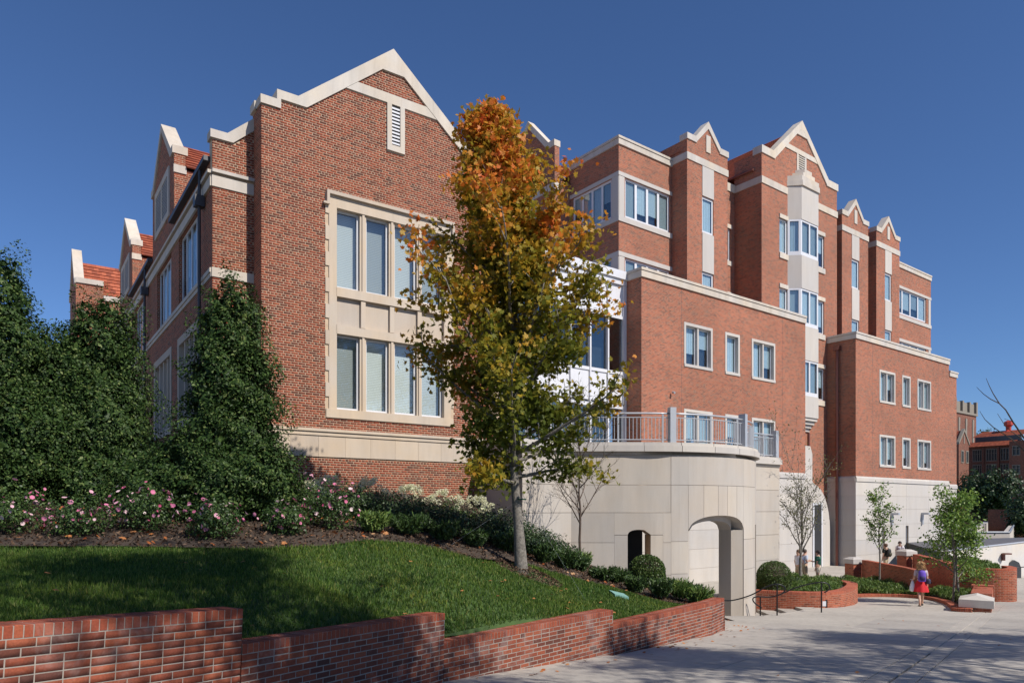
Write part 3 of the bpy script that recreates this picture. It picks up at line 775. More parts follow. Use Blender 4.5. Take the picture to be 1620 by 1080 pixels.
# recessed bay left of the gable
mb = MB(FO); wall(mb, 'S', 20.353, 4.423, 5.55, -1.2, 9.05, th=.35); mb.prism('S', 20.353, [(4.423, 9.05), (5.55, 9.05), (5.55, 10.6), (5.1, 10.1), (4.423, 10.1)], -.35, 0)
mb.build('recess_wall', M['mortar'], OH)
br = courses(4.42, 5.5, -.6, 10.6, [(4.3, 5.6, 6.24, 6.49), (4.3, 5.6, 8.68, 8.98), (4.3, 5.6, 9.02, 9.14)], test=lambda x, z: z < 9.98+max(0, x-4.95)*.9)
brick_mass('brick_field', br, FO @ Matrix.Translation((0, 20.35, 0)), M['mass_old'], OH)
mb = MB(FO)
mb.prism('S', 20.35, [(4.36, 9.98), (4.95, 9.98), (4.80, 10.2), (4.36, 10.2)], -.35, .05); mb.prism('S', 20.35, [(4.95, 9.98), (5.5, 10.47), (5.5, 10.82), (4.80, 10.2)], -.35, .05)
mb.build('recess_coping', M['coping'], OH)
for q in ((.03, 6.24, 6.49), (.03, 8.68, 8.98), (.10, 9.04, 9.13)): MB(FO).wb('S', 20.35, 4.40, 5.5, 0, *q).build('stone_band', M['coping'], OH)
# west wall
up = [(22.1, 25.07), (26.41, 29.28), (32.16, 35.15), (36.9, 39.9)]
holes = [(a, b, 6.49, 8.68) for a, b in up]; lo = [(21.9, 25.2), (26.3, 29.9), (32.0, 35.65), (36.8, 40.3)]
holes += [(a, b, 2.5, 5.47) for a, b in lo]
mb = MB(FO); wall(mb, 'W', 4.42, 20.37, 44.8, -1.5, 9.1, holes, th=.35); mb.build('west_wall', M['brick_old'], OH)
mb = MB(FO); mb.box(4.36, 4.42, 20.36, 44.8, 8.69, 8.97); mb.box(4.30, 4.42, 20.36, 44.8, 9.03, 9.12); mb.box(4.38, 4.42, 20.36, 44.8, 6.24, 6.36); mb.box(4.35, 4.42, 20.36, 44.8, 6.36, 6.48)
mb.build('stone_band', M['coping'], OH)
for a, b in up: window(OH, FO, 'W', 4.42, a, b, 6.49, 8.68, 4, setb=.10, blinds=('blind_dk', 'blind_md'), glass='glass_hi')
for a, b in lo: window(OH, FO, 'W', 4.42, a, b, 2.5, 5.47, 4, setb=.14, sur=True, surw=.25, stone='lime', mstone=.14, blinds=('blind_md',), glass='glass_hi')
# gutters and downpipes
for a, b in ((20.6, 25.88), (30.32, 35.98), (40.42, 44.6)):
    MB(FO).box(4.24, 4.415, a, b, 9.44, 9.58).build('gutter', M['gutter'], OH, bevel=.01); MB(FO).box(4.421, 4.7, a, b, 9.12, 9.56).build('eaves_wall', M['brick_old'], OH)
for y in (21.3, 31.34, 41):
    mb = MB(FO); mb.tube([(4.30, y, 9.45), (4.28, y, 8.8), (4.28, y, -.2)], .045, 8); mb.box(4.14, 4.40, y-.13, y+.13, 8.40, 8.70); mb.build('downpipe', M['gutter'], OH)
# dormer gables on the west side
for c in (28.1, 38.2):
    g0 = MB(FO); gable_wall(g0, 'W', 4.42, c, 2.2, 9.12, 12.0, 13.55, .35); 
    gw = g0.build('dormer_wall', M['brick_old'], OH)
    mb = MB(FO); coping_gable(mb, 'W', 4.42, c, 2.2, 12.1, 13.75, .30, .26, -.42, .06); mb.box(4.40, 4.80, c-2.24, c-2.18, 11.2, 11.46); mb.build('coping', M['coping'], gw)
    mb = MB(FO); mb.box(4.77, 10, c-2.195, c+2.195, 9.1, 11.35); mb.build('dormer_side', M['brick_old'], gw)
    mb = MB(FO); roof_slope(mb, [(4.78, c-2.3, 11.4), (10.5, c-2.3, 11.4), (10.5, c, 13.15), (4.78, c, 13.15)]); roof_slope(mb, [(4.78, c+2.3, 11.4), (10.5, c+2.3, 11.4), (10.5, c, 13.15), (4.78, c, 13.15)])
    mb.build('roof_tiles', M['tile'], gw)
    mb = MB(FO); a0, a1 = c-1.45, c+1.45
    for q in ((a0, a0+.25, 10.0, 11.7), (a1-.25, a1, 10.0, 11.7), (a0+.25, a1-.25, 10.0, 10.2), (a0+.25, a1-.25, 11.45, 11.7), (c-.1, c+.1, 10.2, 11.45)): mb.wb('W', 4.42, q[0], q[1], 0, .05, q[2], q[3])
    lo_ = mb.build('louvre_window', M['coping'], OH)
    MB(FO).wb('W', 4.42, a0+.25, a1-.25, 0, .006, 10.2, 11.45).build('dark_backing', M['dark'], lo_)
    for k in range(11):
        MB(FO).wb('W', 4.42, a0+.25, a1-.25, .008, .035, 10.24+k*.112, 10.30+k*.112).build('slat', M['darkmetal'], lo_)
# main tiled roof
mb = MB(FO)
roof_slope(mb, [(4.47, 20.7, 9.62), (4.47, 60, 9.62), (GX, 60, 13.25), (GX, 20.7, 13.25)]); roof_slope(mb, [(14.5, 20.0, 9.5), (14.5, 60, 9.5), (GX, 60, 13.25), (GX, 20.0, 13.25)])
mb.box(4.6, 14.2, 20.7, 60, 8.9, 9.45)
mb.build('roof_tiles', M['tile'], OH)
MB(FO).box(13.2, 13.27, 20.0, 60, -2, 9.5).build('east_wall', M['brick_old'], OH)
# cross wing at the far end
mb = MB(FO); wall(mb, 'W', 2.8, 44.8, 49.4, -1, 11.4, th=.3); wall(mb, 'S', 44.8, 3.1, 9, -1, 11.3, th=.3); gable_wall(mb, 'W', 2.8, 47.1, 2.3, 11.4, 12.4, 14.3, .4)
wl = mb.build('cross_wing', M['brick_old'], OH)
mb = MB(FO); coping_gable(mb, 'W', 2.8, 47.1, 2.3, 12.4, 14.6, .4, .3, -.42, .06)
mb.box(2.8, 4.1, 44.72, 45.15, 12.13, 12.40); mb.box(3.2, 4.1, 44.74, 45.1, 11.5, 12.13) if False else None
mb.build('coping', M['coping'], wl); MB(FO).box(4.1, 6.6, 44.72, 45.15, 11.35, 11.62).build('coping', M['coping'], wl)
MB(FO).box(3.16, 4.1, 44.802, 45.1, 11.3, 12.13).build('parapet', M['brick_old'], wl)
mb = MB(FO); roof_slope(mb, [(3.2, 45.05, 11.5), (14, 45.05, 11.5), (14, 47.1, 13.9), (3.2, 47.1, 13.9)]); roof_slope(mb, [(3.2, 49.3, 11.5), (14, 49.3, 11.5), (14, 47.1, 13.9), (3.2, 47.1, 13.9)]); mb.build('roof_tiles', M['tile'], wl)

# ------------------------------------------------------------------ newer block
NB = thing('campus_block', 'large orange brick campus block with pale stone base, stepped wings and small coped gables', 'building', (26.3, 24.0, PLZ), F=FN)
BT, PT = 2.14, 11.83      # top of the stone base, top of the wing parapets
GB = -4.6
def parapet(x0, x1, y0, y1, z, par, h=.45, sides='SW', out=.08):
    """stone parapet cap with a shadow joint under the top course; runs round the south and west sides"""
    mb = MB(FN); i = .35
    def run(a, b, c, d):
        mb.box(a-(out if 'W' in sides else 0), b, c-out, d, z-h, z-.14); mb.box(a-(out+.04 if 'W' in sides else 0), b, c-out-.04, d, z-.125, z)
    run(x0, x1, y0, y0+i)
    if 'W' in sides:
        mb.box(x0-out, x0+i, y0+i, y1, z-h, z-.14); mb.box(x0-out-.04, x0+i, y0+i, y1, z-.125, z)
    return mb.build('parapet_cap', M['coping'], par)
def wing(x0, x1, y0, y1, wins, west_wins=(), right=True, z0=GB, zt=PT):
    mb = MB(FN); wall(mb, 'S', y0, x0, x1, BT, zt-.45, [w[:4] for w in wins], th=.35)
    wall(mb, 'W', x0, y0+.35, y1, BT, zt-.45, west_wins)
    if right: mb.box(x1-.35, x1, y0+.35, y1+3, BT, zt-.45)
    mb.box(x0+.35, x1-.35, y0+.35, y1+3, zt-.9, zt-.6)
    o = mb.build('wing_wall', M['brick_new'], NB)
    for a, b, z, t, n in wins:
        window(NB, FN, 'S', y0, a, b, z, t, n, setb=.17, sur=True, surw=.15, mstone=.12 if n > 1 else 0, blinds=('curtain', 'blind_md'), fr=.06)
    return o
mwin = []
for z, t in ((7.36, 9.67), (2.87, 5.16)):
    mwin += [(29.52, 31.89, z, t, 2), (33.0, 34.33, z, t, 1), (35.47, 37.81, z, t, 2)]
wing(26.3, 41.1, 24.0, 26.0, mwin)
parapet(26.3, 41.1, 24.0, 26.4, PT, NB)
for x in (29.32, 38.6, 49.6, 60.2): MB(FN).wb('S', 24.0, x, x+.018, 0, .002, BT, PT-.46).build('movement_joint', M['gutter'], NB)
rwin = []
for z, t in ((7.38, 9.68), (2.87, 5.14)):
    rwin += [(50.58, 52.93, z, t, 2), (54.01, 55.33, z, t, 1), (56.47, 58.79, z, t, 2)]
wing(47.3, 62.1, 24.0, 26.0, rwin)
parapet(47.3, 62.1, 24.0, 26.4, PT, NB)
mb = MB(FN); mb.box(62.1, 63.55, 24.0, 33, BT-.25, 10.5); mb.build('end_wall', M['brick_new'], NB)
mb = MB(FN); mb.box(62.1, 63.63, 23.92, 33, 10.5, 10.8); mb.box(62.1, 63.67, 23.88, 33, 10.815, 10.94); mb.build('parapet_cap', M['coping'], NB)
# stone base: panels with open joints over a recessed core
def base(face, P, s0, s1, zt=BT, joints=(.84, -.1, -1.17, -2.18, -3.2), slits=(), vj=(), bot=GB, mat='white_cast', par=None, capo=.06, top=True):
    par = par or NB
    mb = MB(FN); wall(mb, face, P+.02, s0+.02, s1-.0, bot, zt-.02, [(a, b, c, d) for a, b, c, d in slits], th=.33); mb.build('joint_backing', M['mortar'], par)
    zs = [zt-.35]+[j for j in joints if j < zt-.4]+[bot]
    ss = [s0]+list(vj)+[s1]
    for a, b in zip(ss, ss[1:]):
        for zu, zl in zip(zs, zs[1:]):
            m2 = MB(FN); wall(m2, face, P, a+.006, b-.006, zl+.006, zu-.006, slits, th=.019); m2.build('stone_panel', M[mat], par)
        if top:
            MB(FN).wb(face, P, a+.004, b-.004, -.3, capo, zt-.35, zt-.12).build('base_course', M[mat], par)
            m3 = MB(FN)
            pr = [(0, zt-.12), (capo, zt-.12), (0, zt)]
            if face == 'S': m3.face([(a, P-capo, zt-.12), (b, P-capo, zt-.12), (b, P+.0, zt), (a, P+.0, zt)])
            else: m3.face([(P-capo, b, zt-.12), (P-capo, a, zt-.12), (P, a, zt), (P, b, zt)])
            m3.build('weathering', M[mat], par)
slR = [(54.61, 55.05, -3.1, -1.3), (51.0, 51.4, -3.1, -1.3)]
base('S', 24.0, 47.3, 62.1, slits=slR, vj=(51.0, 54.7, 58.4))
base('W', 47.3, 24.02, 26.0, vj=())
base('S', 24.0, 62.1, 63.6, zt=BT-.25)
slM = [(36.7, 37.15, -3.3, -1.35)]
base('S', 24.0, 26.3, 41.1, slits=slM, vj=(30.0, 33.7, 37.6))
for a, b, z, t in slR+slM: window(NB, FN, 'S', 24.0, a, b, z, t, 1, setb=.12, fr=.04, blinds=('dark',), nm='slit_window')
# tower body (plane 26) between the wings
mb = MB(FN); wall(mb, 'S', 26.0, 39.5, 48.6, GB, 21.3, [(41.46, 46.92, 16.5, 18.72), (41.46, 46.92, 11.95, 14.2), (41.46, 46.92, 7.4, 9.6)], th=.35)
wall(mb, 'W', 39.5, 26.35, 28.0, GB, 22.4); mb.box(48.25, 48.6, 26.35, 30, 8, 22.4)
mb.prism('S', 26.0, [(39.5, 21.3), (48.6, 21.3), (48.6, 22.4), (47.2, 22.4), (44.05, 25.2), (40.9, 22.4), (39.5, 22.4)], -.35, 0)
mb.build('tower_wall', M['brick_new'], NB)
mb = MB(FN); c = 44.05
for sg in (-1, 1):
    q = lambda s, z: (c+sg*s, z)
    mb.prism('S', 26.0, [q(4.62, 22.28), q(4.62, 22.75), q(3.35, 22.75), q(3.12, 22.35), q(3.12, 22.28)], -.6, .07)
    mb.prism('S', 26.0, [q(3.12, 22.35), q(3.35, 22.75), q(0, 25.75), q(0, 25.25)], -.6, .07)
mb.prism('S', 26.0, [(c-.66, 24.7), (c+.66, 24.7), (c, 25.25)], -.2, .07)
mb.prism('S', 26.0, [(c-2.05, 23.42), (c+2.05, 23.42), (c+1.75, 23.74), (c-1.75, 23.74)], -.1, .05)
mb.build('gable_coping', M['coping'], NB)
for q in ((39.44, 42.35, 25.94, 26.0, 20.39, 20.82), (45.75, 48.62, 25.94, 26.0, 20.39, 20.82), (39.44, 39.5, 26.0, 28.0, 20.39, 20.82)): MB(FN).box(*q).build('stone_band', M['coping'], NB)
mb = MB(FN)
for q in ((43.45, 43.66, 21.2, 23.42), (44.4, 44.6, 21.2, 23.42)): mb.wb('S', 26.0, q[0], q[1], 0, .04, q[2], q[3])
lo_ = mb.build('louvre_window', M['coping'], NB); MB(FN).wb('S', 26.0, 43.66, 44.4, 0, .006, 21.2, 23.42).build('dark_backing', M['dark'], lo_)
for k in range(15): MB(FN).wb('S', 26.0, 43.66, 44.4, .008, .03, 21.25+k*.145, 21.32+k*.145).build('slat', M['coping'], lo_)
# canted bay
def bayring(p=.62, a=.63, L=42.4, R=45.7): return [(L, 26.0), (L+a, 26.0-p), (R-a, 26.0-p), (R, 26.0)]
def bayprism(z0, z1, mat, nm, par, p=.62, a=.63, L=42.4, R=45.7, back=.3):
    ring = bayring(p, a, L, R); mb = MB(FN)
    b = [(x, y, z0) for x, y in ring]+[(R, 26.0+back, z0), (L, 26.0+back, z0)]; t = [(x, y, z1) for x, y, _ in b]
    mb.face(b[::-1]); mb.face(t)
    for i in range(6): j = (i+1) % 6; mb.face([b[i], b[j], t[j], t[i]])
    return mb.build(nm, M[mat], par)
bay = bayprism(18.78, 20.95, 'white_cast', 'bay_window', NB)
bayprism(20.96, 21.3, 'coping', 'bay_cornice', bay, .72, .68, 42.34, 45.76)
bayprism(21.3, 21.62, 'coping', 'bay_cornice', bay, .66, .65, 42.38, 45.72)
bayprism(21.62, 21.95, 'coping', 'bay_step', bay, .55, .4, 42.95, 45.15); bayprism(21.95, 22.25, 'coping', 'bay_step', bay, .48, .3, 43.3, 44.8)
bayprism(14.3, 16.45, 'white_cast', 'bay_spandrel', bay); bayprism(9.68, 11.9, 'white_cast', 'bay_spandrel', bay)
bayprism(5.95, 7.35, 'white_cast', 'bay_spandrel', bay)
for i in range(4): bayprism(5.95-.22*(i+1)+.02, 5.95-.22*i, 'white_cast', 'bay_corbel', bay, .62-.14*(i+.6), .63-.1*i, 42.4+.22*i, 45.7-.22*i)
for z0, z1 in ((16.45, 18.78), (11.9, 14.3), (7.35, 9.68)):
    ring = bayring(.58, .6); segs = list(zip(ring, ring[1:]))
    for (x0, y0), (x1, y1) in segs:
        d = Vector((x1-x0, y1-y0)); Ln = d.length; d.normalize(); nrm = Vector((d.y, -d.x)); n = 2 if Ln > 1.2 else 1
        def seg(s0, s1, o0, o1, a, b, mat, nm, par):
            mb = MB(FN); P_ = [Vector((x0, y0))+d*s+nrm*o for s, o in ((s0, o1), (s1, o1), (s1, o0), (s0, o0))]
            lo4 = [(p.x, p.y, a) for p in P_]; hi4 = [(p.x, p.y, b) for p in P_]
            mb.face(lo4[::-1]); mb.face(hi4)
            for i in range(4): j = (i+1) % 4; mb.face([lo4[i], lo4[j], hi4[j], hi4[i]])
            return mb.build(nm, M[mat], par)
        b0 = z0+.25
        seg(0, Ln, -.06, .0, z0, b0, 'whitemetal', 'window_rail', bay); seg(0, Ln, -.06, 0, z1-.12, z1, 'whitemetal', 'window_rail', bay)
        for k in range(n+1):
            c = Ln*k/n; c = min(max(c, .07), Ln-.07); seg(c-.07, c+.07, -.06, .0, b0, z1-.12, 'whitemetal', 'mullion', bay)
        for k in range(n):
            seg(Ln*k/n+.06, Ln*(k+1)/n-.06, -.05, -.04, b0, z1-.12, 'glass_hi', 'pane', bay); seg(Ln*k/n+.04, Ln*(k+1)/n-.04, -.16, -.14, b0, z1-.12, random.choice(['curtain', 'blind_md', 'blind_dk']), 'blind', bay)
    for a, b in ((41.46, 42.38), (45.72, 46.92)):
        window(NB, FN, 'S', 26.0, a, b, z0, z1-.1, 1, setb=.08, blinds=('curtain',), frame='whitemetal', fr=.1)
        mb = MB(FN); mb.wb('S', 26.0, a-.03, b+.03, 0, .07, z1-.1, z1+.16); mb.wb('S', 26.0, a-.03, b+.03, 0, .07, z0-.35, z0); mb.build('sill', M['coping'], NB)
# small gables
def small_gable(x0, x1, panes=True):
    c = (x0+x1)/2; hw = (x1-x0)/2
    mb = MB(FN); wall(mb, 'S', 26.0, x0, x1, 8, 20.9, [(c-.53, c+.53, 15.9, 18.0), (c-.53, c+.53, 11.5, 13.65)]); 
    mb.prism('S', 26.0, [(x0, 20.9), (x1, 20.9), (c+1.2, 20.95), (c, 22.15), (c-1.2, 20.95)], -.35, 0)
    mb.box(x0, x0+.35, 26.35, 28.2, 8, 20.9); mb.box(x1-.35, x1, 26.35, 28.2, 8, 20.9)
    w_ = mb.build('gable_bay', M['brick_new'], NB)
    mb = MB(FN)
    for sg in (-1, 1):
        q = lambda s, z: (c+sg*s, z)
        mb.prism('S', 26.0, [q(hw+.05, 20.88), q(hw+.05, 21.22), q(1.15, 21.22), q(1.05, 20.88)], -.5, .06)
        mb.prism('S', 26.0, [q(1.05, 20.95), q(1.15, 21.22), q(0, 22.42), q(0, 22.0)], -.5, .06)
    mb.box(x0-.05, x1+.03, 25.95, 26.0, 19.74, 20.13); mb.box(x0-.05, x0, 26.0, 27.1, 19.74, 20.13)
    mb.wb('S', 26.0, c-.2, c+.2, 0, .05, 20.62, 21.6)
    mb.build('coping', M['coping'], w_)
    mb = MB(FN); mb.wb('S', 26.0, c-.53, c+.53, -.1, .03, 18.02, 19.74); mb.build('stone_panel', M['white_cast'], w_)
    mb = MB(FN); mb.wb('S', 26.0, c-.53, c+.53, -.1, .03, 13.65, 15.9); mb.build('stone_panel', M['white_cast'], w_)
    window(NB, FN, 'S', 26.0, c-.53, c+.53, 15.9, 18.0, 1, setb=.06, fr=.11, blinds=('curtain',)); window(NB, FN, 'S', 26.0, c-.53, c+.53, 11.5, 13.65, 1, setb=.06, fr=.11, blinds=('curtain',))
    mb = MB(FN); roof_slope(mb, [(x0, 26.4, 20.3), (x0, 34, 20.3), (c, 34, 21.9), (c, 26.4, 21.9)]); roof_slope(mb, [(x1, 26.4, 20.3), (x1, 34, 20.3), (c, 34, 21.9), (c, 26.4, 21.9)]); mb.build('roof_tiles', M['tile'], w_)
for a, b in ((32.26, 36.0), (49.3, 53.08), (54.34, 58.08)): small_gable(a, b)
# corner blocks with ribbon windows
def cube(x0, x1, y0, west):
    hol = [(x0+.5, x1-.15, 15.8, 17.99), (x0+.5, x1-.15, 11.4, 13.64)]
    if not west: hol = [(x0+.2, x1-.9, 15.9, 18.0), (x0+.2, x1-.9, 11.4, 13.7)]
    mb = MB(FN); wall(mb, 'S', y0, x0, x1, 8, 19.66, hol)
    if west:
        wh = [(y0+.55, y0+3.7, 15.8, 17.99), (y0+.55, y0+3.7, 11.4, 13.64)]; wall(mb, 'W', x0, y0+.35, 31.0, 8, 19.66, wh)
    mb.box(x1-.35, x1, y0+.35, 32, 8, 19.66); mb.box(x0+.4, x1-.4, y0+.4, 32, 18.9, 19.2)
    o = mb.build('corner_block', M['brick_new'], NB)
    parapet(x0, x1, y0, 31.0, 20.1, o, .44, 'SW' if west else 'S')
    mb = MB(FN)
    for zl, zh, zs, zs2 in ((17.99, 18.2, 15.52, 15.8), (13.64, 13.88, 11.1, 11.4)):
        mb.box(x0-.05, x1, y0-.05, y0, zl, zh); mb.box(x0-.06, x1, y0-.06, y0, zs, zs2)
        if west: mb.box(x0-.05, x0, y0, 31, zl, zh); mb.box(x0-.06, x0, y0, 31, zs, zs2)
        mb.box(x0+.0 if west else x1-.5, x0+.42 if west else x1-.1, y0-.03, y0, zs2, zl)
        if west: mb.box(x0-.03, x0, y0, y0+.5, zs2, zl)
    mb.build('lintel', M['white_cast'], o)
    for h in hol: window(NB, FN, 'S', y0, *h, 4 if west else 5, setb=.08, fr=.12, mul=.17, blinds=('blind_dk', 'curtain', 'blind_md'))
    if west:
        for h in wh: window(NB, FN, 'W', x0, *h, 4, setb=.08, fr=.12, mul=.14, blinds=('blind_dk', 'blind_md'))
cube(27.9, 32.24, 27.1, True)
cube(58.1, 66.4, 27.1, False)
# back wall and roof between them
mb = MB(FN); wall(mb, 'S', 28.0, 32.3, 39.5, 8, 20.9, [(37.7, 39.1, 15.9, 18.0), (37.7, 39.1, 11.5, 13.65)]); mb.box(48.6, 66.0, 28.6, 29, 8, 20.3); mb.box(28, 66, 28.4, 45, 19.0, 19.5); mb.build('back_wall', M['brick_new'], NB)
for z in (15.9, 11.5): window(NB, FN, 'S', 28.0, 37.7, 39.1, z, z+2.1, 1, setb=.1, fr=.1, blinds=('blind_dk',))
for q in ((36.0, 39.5, 27.94, 28.0, 20.39, 20.9), (37.6, 39.2, 27.95, 28.0, 18.0, 18.25), (37.6, 39.2, 27.95, 28.0, 15.6, 15.9), (37.6, 39.2, 27.95, 28.0, 13.6, 13.9)): MB(FN).box(*q).build('stone_band', M['coping'], NB)
mb = MB(FN); roof_slope(mb, [(39.5, 26.6, 21.4), (39.5, 46, 21.4), (44.05, 46, 25.3), (44.05, 26.6, 25.3)]); roof_slope(mb, [(48.6, 26.6, 21.4), (48.6, 46, 21.4), (44.05, 46, 25.3), (44.05, 26.6, 25.3)])
mb.build('roof_tiles', M['tile'], NB)
mb = MB(FN); roof_slope(mb, [(33, 29.5, 20.0), (66, 29.5, 20.0), (66, 33, 22.0), (33, 33, 22.0)]); mb.build('roof_tiles', M['tile'], NB)
mb = MB(FN); mb.tube([(39.35, 26.5, 21.35), (39.35, 28.6, 21.35)], .09); mb.build('gutter', M['brownpipe'], NB)
# western gable seen past the maple
mb = MB(FN); wall(mb, 'W', 26.7, 31.0, 35.8, 8, 20.9, [(32.4, 34.4, 15.8, 18)], th=.35); gable_wall(mb, 'W', 26.7, 33.4, 2.4, 20.9, 21.1, 22.9, .5); wg = mb.build('west_gable', M['brick_new'], NB)
mb = MB(FN); coping_gable(mb, 'W', 26.7, 33.4, 2.4, 21.15, 23.2, .5, .35, -.40, .06); mb.box(26.64, 27.05, 30.94, 31.0, 18.3, 18.7); mb.box(26.64, 26.7, 31.0, 35.8, 18.3, 18.7); mb.build('coping', M['coping'], wg)
for a, b in ((32.4, 34.4),): window(NB, FN, 'W', 26.7, a, b, 15.8, 18, 2 if b-a > 1.5 else 1, fr=.1, blinds=('blind_md',))
mb = MB(FN); mb.box(27.06, 40, 31.02, 31.3, 8, 18.9); mb.build('rear_wall', M['brick_new'], wg)
mb = MB(FN); roof_slope(mb, [(27.06, 31.0, 19.2), (36, 31.0, 19.2), (36, 33.4, 21.3), (27.06, 33.4, 21.3)]); mb.build('roof_tiles', M['tile'], wg)
# curved stone end wall with the service door, under the tower
mb = MB(FN); pts = [(43.2, GB), (46.95, GB), (46.95, -1.6)]+[(46.95-2.2*(1-math.cos(a)), -1.6+3.2*math.sin(a)) for a in [math.radians(12*i) for i in range(1, 8)]]+[(44.7, 1.75), (44.7, 3.6), (44.45, 4.1), (43.2, 4.1)]
mb.prism('S', 25.6, pts, -.4, 0); cw = mb.build('curved_end_wall', M['white_cast'], NB)
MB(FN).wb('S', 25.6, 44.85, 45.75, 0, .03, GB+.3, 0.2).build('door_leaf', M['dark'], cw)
mb = MB(FN); mb.wb('S', 25.6, 44.70, 44.85, 0, .06, GB+.3, .35); mb.wb('S', 25.6, 45.75, 45.9, 0, .06, GB+.3, .35); mb.wb('S', 25.6, 44.85, 45.75, 0, .06, .2, .35); mb.build('door_frame', M['whitemetal'], cw)
# dark downpipes
mb = MB(FN); mb.tube([(47.12, 25.2, 11.0), (47.12, 25.2, -4)], .1); mb.box(46.95, 47.3, 25.0, 25.4, 10.75, 11.05); mb.build('downpipe', M['brownpipe'], NB)
mb = MB(FN); mb.tube([(44.5, 25.75, 5.0), (44.5, 25.75, 1.8)], .09); mb.build('downpipe', M['brownpipe'], NB)
# wall lamps on the base
for x in (52.35, 57.21):
    mb = MB(FN); mb.wb('S', 24.0, x-.10, x+.10, 0, .12, -1.25, -.35); mb.wb('S', 24.0, x-.12, x+.12, .12, .55, -.5, -.35); mb.build('wall_lamp', M['greymetal'], NB, bevel=.01)
mb = MB(FN); mb.tube([(28.5, 23.9, 5.9), (28.5, 23.75, 5.85)], .06); mb.build('camera_dome', M['greymetal'], NB)
# glazed link with white metal panels
LY = 25.1; LK = MB(FN)
LK.box(14.5, 26.3, LY+.12, LY+.6, 11.0, 11.7); LK.box(14.5, 26.3, LY+.12, 30, 11.5, 11.6); lk = LK.build('glazed_link', M['whitemetal'], NB)
mb = MB(FN); mb.box(14.3, 26.3, LY-.22, LY+.6, 11.42, 11.82); mb.box(14.35, 26.3, LY-.12, LY+.12, 11.15, 11.41); mb.build('cornice', M['whitemetal'], lk)
mx = [14.6+1.235*i for i in range(10)][:9]+[26.08]
mx = [16.2, 17.5, 18.8, 20.05, 21.3, 22.58, 23.84, 25.05, 26.15]
for a, b in zip(mx, mx[1:]):
    MB(FN).box(a+.045, b-.045, LY, LY+.12, 9.62, 11.13).build('metal_panel', M['whitemetal'], lk)
    MB(FN).box(a+.045, b-.045, LY, LY+.12, 5.25, 6.65).build('metal_panel', M['whitemetal'], lk)
    MB(FN).box(a+.05, b-.05, LY+.05, LY+.07, 6.85, 9.45).build('pane', M['glass_hi'], lk)
    MB(FN).box(a+.05, b-.05, LY+.05, LY+.07, 2.25, 4.95).build('pane', M['glass_hi'], lk)
    mb = MB(FN); mb.box(a-.05, a+.04, LY-.09, LY+.12, 2.1, 11.14); mb.build('mullion', M['whitemetal'], lk)
mb = MB(FN)
for z in (9.45, 6.66, 4.95): mb.box(16.2, 26.2, LY-.05, LY+.0, z, z+.16)
mb.box(26.1, 26.3, LY-.1, LY+.1, 2.1, 11.14); mb.build('transom', M['whitemetal'], lk)
MB(FN).box(14.6, 26.3, LY+1.2, LY+1.3, 2.1, 11.4).build('dark_interior', M['dark'], lk)
MB(FN).box(14.6, 26.3, LY+.1, LY+1.2, 5.0, 5.2).build('floor_edge', M['blind_md'], lk)
MB(FN).box(13.3, 26.3, 25.0, 25.2, GB, 2.1).build('stone_backing', M['terrace'], lk)

# ------------------------------------------------------------------ terrace with round bastion
TR = thing('terrace', 'curved pale stone terrace with an arched passage and railing, right of the maple trunk', 'terrace', (15, 17, PLZ), F=FN)
TZ = 2.08; CX, CY, RR, TH = 4.17, 27.55, 5.0, .8
TM = 'terrace'
def frm(x, y):   # world -> FN
    v = FN.inverted() @ Vector((x, y, 0)); return v.x, v.y
# bastion outline as function of arc length: straight then arc
A_END = math.radians(98)
def bpt(s, o=0.0):
    """s<0: straight part (metres left of the arc), s>=0: angle in rad; o = outward offset; world xy"""
    if s < 0: return (CX+s, CY-RR-o)
    return (CX+(RR+o)*math.sin(s), CY-(RR+o)*math.cos(s))
def shell(s0, s1, z0, z1, o0, o1, nm, mat, par, seg=math.radians(4), bot=None, gap=0.0, zfun=None, n=None):
    """curved slab between s0..s1; zfun(s) gives a lower edge"""
    n = n or max(1, int(math.ceil((s1-s0)/(seg if s0 >= 0 else 1.2))))
    S_ = [s0+(s1-s0)*i/n for i in range(n+1)]; mb = MB()
    if gap: S_[0] += gap; S_[-1] -= gap
    lo = [zfun(s) if zfun else z0 for s in S_]
    for i in range(n):
        a, b = S_[i], S_[i+1]; za, zb = lo[i], lo[i+1]
        oa, ob, ia, ib = bpt(a, o1), bpt(b, o1), bpt(a, o0), bpt(b, o0)
        mb.face([(*oa, za), (*ob, zb), (*ob, z1), (*oa, z1)])
        mb.face([(*ib, zb), (*ia, za), (*ia, z1), (*ib, z1)])
        mb.face([(*oa, z1), (*ob, z1), (*ib, z1), (*ia, z1)])
        mb.face([(*ia, za), (*ib, zb), (*ob, zb), (*oa, za)])
        if i == 0: mb.face([(*ia, za), (*oa, za), (*oa, z1), (*ia, z1)])
        if i == n-1: mb.face([(*ob, zb), (*ib, zb), (*ib, z1), (*ob, z1)])
    return mb.build(nm, M[mat], par)
AL = math.radians(17.2); AR = math.radians(48.0); AM = (AL+AR)/2
SPR, APX = -.74, -.25
def archz(s):
    t = (s-AM)/((AR-AL)/2); t = max(-1, min(1, t))
    return SPR+(APX-SPR)*math.sqrt(max(0, 1-abs(t)**2.4))
ZJ = [1.68, .73, -.15, -1.10, -2.13, -3.1, GB]
NIC = (3.74-CX, 4.42-CX)       # niche on the straight part (s negative) ends at +.25 m: clip into straight
NIC = (-.46, 0.06)
nL, nR = -.50, math.radians(2.6)
SPLIT = [1.88-CX, nL-.42, nL]
